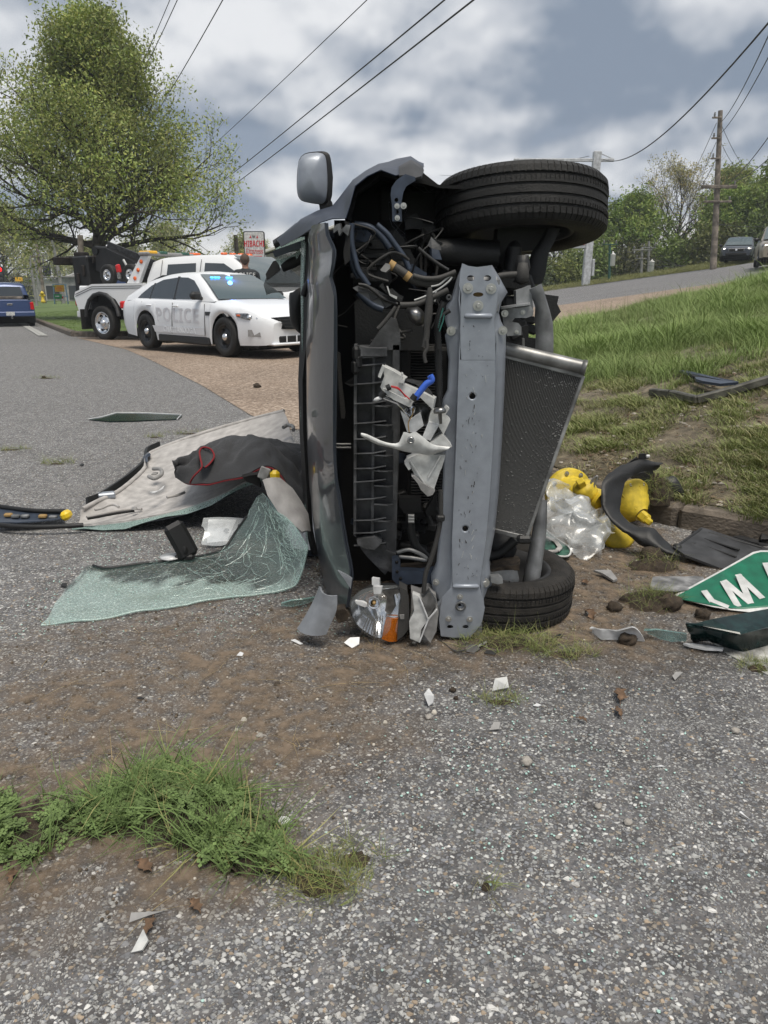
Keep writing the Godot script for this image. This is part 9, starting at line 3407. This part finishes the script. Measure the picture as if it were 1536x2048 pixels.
func foreground() -> void:
	var r := RandomNumberGenerator.new()
	r.seed = 99
	# torn up grass clump, bottom left: an uneven bank of turf
	var o := thing("turf_clump", "big torn up clump of green grass and clover on the asphalt at the lower left", "turf")
	var lumps := [[60, 1640, 0.16, 0.05], [205, 1600, 0.13, 0.06], [0, 1650, 0.15, 0.05], [300, 1590, 0.17, 0.08], [395, 1605, 0.17, 0.085], [330, 1545, 0.12, 0.05], [470, 1655, 0.14, 0.07], [530, 1720, 0.12, 0.045], [590, 1780, 0.10, 0.03], [640, 1790, 0.08, 0.02], [-80, 1640, 0.2, 0.05]]
	var cs: Array = []
	for l in lumps:
		cs.append([px_on(l[0], l[1] + 25, 0.0), l[2] * 0.8, l[3]])
	var rise := func(x, z):
		var h := 0.0
		for c in cs:
			var q: float = Vector2(x - c[0].x, z - c[0].z).length() / c[1]
			h = maxf(h, c[2] * (1.0 - q * q) if q < 1.0 else 0.0)
		return h
	var nz := noise_of(3, 22.0, 3)
	var st := begin(0)
	var rows: Array = []
	for i in 90:
		var row: Array = []
		for k in 60:
			var x := -1.15 + i * 0.0125
			var z := -2.15 + k * 0.0125
			var h: float = rise.call(x, z)
			row.append(Vector3(x, (h * 0.55 + 0.03 * nz.get_noise_2d(x, z) * (1.0 if h > 0.0 else 0.0)) - 0.008, z))
		rows.append(row)
	sheet(st, rows, 0.0)
	put("soil", st, M.mud, o)
	var w1: Array = []
	var c1: Array = []
	var w2: Array = []
	var c2: Array = []
	for i in 9500:
		var x := r.randf_range(-1.15, -0.03)
		var z := r.randf_range(-2.15, -1.4)
		var h: float = rise.call(x, z)
		var gap := nz.get_noise_2d(x * 0.35 + 4.0, z * 0.35)
		if h < 0.05 * r.randf() * r.randf() + 0.006 or gap < -0.2 + 0.35 * r.randf():
			continue
		var lawn := clampf(0.65 + 1.4 * (x + 0.78), 0.2, 0.95)
		var v := r.randf_range(0.65, 1.2)
		var tilt := Basis(Vector3(r.randfn() * 0.35 + 0.3, 0, r.randfn() * 0.35 - 0.25 * signf(x + 0.5)).normalized(), r.randf() * 1.25)
		if r.randf() < lawn * 0.55:
			w1.append(Transform3D((tilt * Basis(Vector3.UP, r.randf() * TAU)).scaled(Vector3.ONE * r.randf_range(0.35, 1.1)), Vector3(x, h * 0.55 - 0.005, z)))
			c1.append(Color(0.125 * v, 0.19 * v, 0.055 * v).lerp(Color(0.42, 0.36, 0.16), 0.6 if r.randf() < 0.1 else 0.0))
		elif r.randf() < 0.6:
			w2.append(Transform3D((Basis(tilt.get_rotation_quaternion().slerp(Quaternion.IDENTITY, 0.5)) * Basis(Vector3.UP, r.randf() * TAU)).scaled(Vector3.ONE * r.randf_range(0.5, 1.05)), Vector3(x, h * 0.55 - 0.004, z)))
			c2.append(Color(0.16 * v, 0.235 * v, 0.075 * v))
	scatter("grass", tuft_mesh(6, 0.12, 0.02, 0.0018, 1.1, 20), M.blade, w1, c1, o)
	scatter("clover", clover_mesh(5), M.clover, w2, c2, o)
	rebase(o, v3(-0.55, 0, -1.75))
	turf("turf_lump", "straggling pale weeds at the right end of the big grass clump", v3(-.141, 0, -1.391), v3(0.11, 0.03, 0.075), 140, 30)
	turf("turf_lump", "thin weed runners reaching right from the big grass clump", v3(-.061, 0, -1.468), v3(0.075, 0.012, 0.06), 26, 31)
	turf("turf_lump", "flat wilted weed in the middle of the asphalt below the crushed tyre", v3(.367, 0, -2.164), v3(0.09, 0.012, 0.035), 46, 32)
	turf("turf_lump", "brown root clump with a dry stem on the asphalt, nearest the camera", v3(.222, 0, -1.379), v3(0.022, 0.02, 0.016), 10, 33)
	turf("turf_lump", "dry grass wisp in the road left of the cut roof, farther one", v3(-3.014, 0, -6.089), v3(0.2, 0.01, 0.06), 70, 34)
	turf("turf_lump", "dry grass wisp in the road just left of the cut roof, nearer one", v3(-2.423, 0, -5.578), v3(0.13, 0.012, 0.05), 60, 35)
	turf("turf_lump", "small dark grass wisp in the road directly below the side window pane", v3(-2.008, 0, -6.626), v3(0.09, 0.012, 0.05), 50, 36)
	turf("turf_lump", "line of dry grass at the road edge right of the side window pane", v3(-1.689, 0, -6.793), v3(0.35, 0.012, 0.06), 90, 37)
	turf("turf_lump", "dry grass wisp farthest up the road on the left", v3(-4.856, 0, -11.143), v3(0.2, 0.015, 0.12), 60, 38)
	# loose chips of aggregate standing proud of the asphalt
	var where: Array = []
	var tints: Array = []
	for i in 11000:
		var d := 0.95 + 3.2 * pow(r.randf(), 1.6)
		var x := r.randf_range(-0.6, 0.6) * d * 1.1
		if d > 2.5 and x > 0.62 + 0.9 * (d - 2.5):
			continue
		var s := r.randf_range(0.0018, 0.0052) * (1.45 if r.randf() < 0.10 else 1.0)
		where.append(Transform3D(Basis(Vector3.UP, r.randf() * TAU).scaled(Vector3(s * r.randf_range(0.9, 1.5), s * 0.75, s)), Vector3(x, -0.0005, -d)))
		var t := r.randf()
		var k := r.randf_range(0.65, 1.1)
		var c := Color(0.36, 0.36, 0.35)
		if t < 0.14:
			c = Color(0.34, 0.27, 0.2)
		elif t < 0.4:
			c = Color(0.22, 0.225, 0.24)
		elif t < 0.52:
			c = Color(0.58, 0.57, 0.55)
		tints.append(c * k)
	scatter("aggregate", chip_mesh(1), M.chip, where, tints)
	# crumbs of soil and dry straw near the wreck
	where = []
	tints = []
	var w3: Array = []
	var c3: Array = []
	for i in 9000:
		var d := r.randf_range(1.0, 4.6)
		var x := r.randf_range(-1.6, 1.7)
		var b := blob(SOIL, x, d)
		if r.randf() > b * 1.1:
			continue
		var s := r.randf_range(0.0015, 0.0055) * (2.2 if r.randf() < 0.03 else 1.0)
		where.append(Transform3D(Basis(Vector3.UP, r.randf() * TAU).scaled(Vector3(s, s * 0.9, s)), Vector3(x, 0.005, -d)))
		var k := r.randf_range(0.5, 1.3)
		tints.append(Color(0.11, 0.085, 0.06) * k if r.randf() < 0.8 else Color(0.4, 0.37, 0.32) * k)
		if r.randf() < 0.06:
			w3.append(Transform3D(Basis(Vector3.UP, r.randf() * TAU).scaled(v3(1, 0.25, 1) * r.randf_range(0.4, 1.0)), Vector3(x, 0.006, -d)))
			c3.append(Color(0.36, 0.27, 0.13) * r.randf_range(0.5, 1.1))
	scatter("soil_crumbs", chip_mesh(2), M.chip, where, tints)
	scatter("dry_straw", tuft_mesh(3, 0.07, 0.02, 0.0011, 3.0, 15), M.blade, w3, c3)
	# single pieces
	var shards := [
		["white_shard", "tall curved white plastic shard on the asphalt below the bumper beam", [[857, 1412], [848, 1388], [858, 1376], [868, 1392], [866, 1405]], 0.035, "white_part"],
		["white_shard", "silver grey ribbed plastic piece below the wilted weed", [[979, 1460], [988, 1443], [1001, 1444], [998, 1458]], 0.02, "trim_grey"],
		["white_shard", "small white pointed shard at the right edge of the asphalt", [[1478, 1624], [1502, 1640], [1490, 1630], [1482, 1622]], 0.012, "white_part"],
		["white_shard", "tiny flat white sliver right of the pale stone", [[1310, 1533], [1332, 1533], [1322, 1530]], 0.008, "white_part"],
		["white_shard", "white folded paper like scrap at the foot of the head lamp", [[688, 1285], [700, 1275], [719, 1274], [718, 1288], [704, 1296]], 0.03, "white_part"],
		["white_shard", "thin white sliver left of the folded paper like scrap", [[581, 1280], [590, 1278], [606, 1287], [600, 1289]], 0.01, "white_part"],
		["white_shard", "small white square scrap on the brown soil below the curled strip", [[473, 1311], [480, 1303], [487, 1306], [484, 1312]], 0.012, "white_part"],
		["white_shard", "white round topped shard beside the big grass clump", [[556, 1640], [563, 1632], [575, 1633], [584, 1641], [572, 1651], [560, 1650]], 0.02, "white_part"],
		["white_shard", "small white chip with a notch right of the wilted weed", [[1066, 1411], [1074, 1406], [1083, 1410], [1076, 1413]], 0.01, "white_part"],
		["white_shard", "rusty white mud spattered plastic block right of the tall curved shard", [[984, 1382], [990, 1357], [1014, 1353], [1018, 1375], [1000, 1378]], 0.035, "white_plastic"],
		["white_shard", "pale plastic scrap by the painted kerb corner", [[1345, 1352], [1352, 1343], [1366, 1344], [1358, 1352], [1350, 1360]], 0.02, "trim_grey"],
		["glass_shard", "clear triangular glass shard on the soil under the big grass clump", [[258, 1845], [262, 1825], [292, 1824], [328, 1822], [300, 1830]], 0.012, "trim_grey"],
		["dark_scrap", "small black plastic scrap left of the crazed windscreen", [[121, 1172], [124, 1166], [133, 1166], [132, 1174]], 0.025, "black_plastic"],
		["dark_scrap", "thin dark scrap lying on the road left of the soil", [[272, 1396], [280, 1393], [288, 1396], [280, 1399]], 0.008, "black_plastic"],
		["dark_scrap", "flat black washer shaped scrap right of the crushed tyre", [[1110, 1272], [1118, 1267], [1127, 1270], [1120, 1276]], 0.008, "black_plastic"],
		["bulb_holder", "black bulb holder with a pale stem lying in front of the beam foot", [[932, 1303], [938, 1290], [952, 1288], [960, 1298], [948, 1306]], 0.03, "black_plastic"],
		["dark_scrap", "short black connector lying right of the bulb holder", [[968, 1306], [974, 1300], [994, 1302], [990, 1310]], 0.02, "black_plastic"],
		["dark_scrap", "small dark clip on the road left of the blanket", [[159, 930], [163, 926], [168, 928], [163, 932]], 0.02, "black_plastic"],
		["white_shard", "rough white ceramic fragment on the soil below the clear glass shard", [[262, 1905], [270, 1890], [280, 1870], [286, 1858], [296, 1880], [284, 1900]], 0.012, "white_plastic"],
	]
	for s in shards:
		var pts: Array = []
		var mid := Vector2.ZERO
		for p in s[2]:
			mid += Vector2(p[0], p[1])
		mid /= s[2].size()
		var base := px_on(mid.x, mid.y, 0.0)
		var t := thing(s[0], s[1], "plastic scrap" if s[0] != "glass_shard" else "broken glass", base)
		var lowest: float = 0.0
		for p in s[2]:
			lowest = maxf(lowest, p[1])
		for p in s[2]:
			var y: float = 0.006 + s[3] * clampf((lowest - p[1]) / 24.0, 0.0, 1.0)
			pts.append(px_on(p[0], p[1], y) - base)
		var m := begin()
		slab(m, pts, v3(0.001, -0.004, -0.002))
		put("piece", m, M[s[4]], t)
		if s[0] == "bulb_holder":
			m = begin()
			tube(m, [px_on(955, 1294, 0.015) - base, px_on(972, 1284, 0.02) - base], 0.005, 8)
			put("stem", m, M.trim_grey, t)
	var w := thing("loose_wire", "thin black wires trailing from the beam foot to the bulb holder", "wire")
	st = begin()
	tube(st, smooth_path(on_level(.006, [.194,-2.617,.223,-2.567,.247,-2.518,.273,-2.51,.31,-2.526]), 4), 0.0025, 5)
	tube(st, smooth_path(on_level(.006, [.207,-2.6,.239,-2.534,.268,-2.494,.324,-2.487]), 4), 0.002, 5)
	put("strand", st, M.cable, w)
	rebase(w, v3(.248, 0, -2.53))
	var leaves := [[1180, 1232, 0.05, "brown oak leaf lying right of the crushed tyre"], [1170, 1168, 0.035, "pale brown dead leaf beside the crushed tyre"], [1240, 1395, 0.05, "curled brown dead leaf at the middle right of the asphalt"], [1238, 1428, 0.035, "smaller dead leaf just below the curled brown one"], [545, 1738, 0.03, "dead leaf on the soil under the big grass clump, right one"], [290, 1738, 0.035, "dead leaf under the middle of the big grass clump"], [625, 1727, 0.035, "brown leaf caught in the right end of the big grass clump"], [300, 1855, 0.03, "tan leaf on the soil above the ceramic fragment"], [25, 1757, 0.03, "pale brown leaf at the left edge on the soil"], [1280, 1195, 0.04, "brown leaf on the turf lump near the street sign"], [392, 1818, 0.03, "long dry leaf below the big grass clump"], [1165, 1443, 0.02, "small tan leaf scrap in the middle of the asphalt"]]
	for q in leaves:
		var t := thing("dead_leaf", q[3], "leaf", px_on(q[0], q[1], 0.005), r.randf() * TAU, "dead leaves on the ground")
		st = begin()
		var half: Array = []
		var other: Array = []
		for k in 9:
			var u := k / 8.0
			var wd: float = q[2] * (0.32 * sin(PI * u) * (1.0 + 0.55 * sin(u * 19.0)) + 0.02)
			var y: float = 0.006 + 0.22 * q[2] * sin(PI * u)
			half.append(Vector3(q[2] * (u - 0.5) * 1.6, y + 0.18 * q[2] * sin(u * 7.0 + q[0]), wd))
			other.append(Vector3(q[2] * (u - 0.5) * 1.6, y + 0.14 * q[2], -wd))
		sheet(st, between(half, other, 4, v3(0, -0.1 * q[2], 0)), 0.0008)
		put("blade", st, M.dead_leaf, t)
		st = begin()
		tube(st, [v3(-q[2] * 0.8, 0.006, 0), v3(-q[2] * 1.15, 0.004, 0.003)], 0.0012, 5)
		put("stalk", st, M.dead_leaf, t)
	for q in [[1052, 1528, 0.017, "pale rounded stone in the middle of the asphalt"], [857, 1437, 0.011, "tan pebble below the tall curved white shard"], [1255, 1648, 0.01, "pale angular pebble in the lower right of the asphalt"], [782, 1342, 0.008, "white pebble on the dark wet patch below the lamps"], [1196, 1616, 0.009, "small cream pebble left of the pale angular pebble"], [520, 1475, 0.011, "tan pebble on the soil above the big grass clump"], [1470, 1465, 0.012, "brown pebble at the right of the asphalt"], [1115, 1677, 0.006, "tiny orange pebble in the middle of the asphalt"]]:
		clod(q[3], px_on(q[0], q[1], 0.0), q[2], M.stone, "pebble", "stone")
	for q in [[905, 1383, 0.011, "reddish clod left of the mud spattered block"], [912, 1398, 0.008, "smaller reddish clod under the first one"], [88, 757, 0.03, "dark clod far up the road on the left"], [514, 776, 0.05, "dark clod on the brown apron in front of the police sedan"], [1390, 1090, 0.01, "small clod on the black undertray panel edge"]]:
		clod(q[3], px_on(q[0], q[1], 0.0), q[2], M.mud)
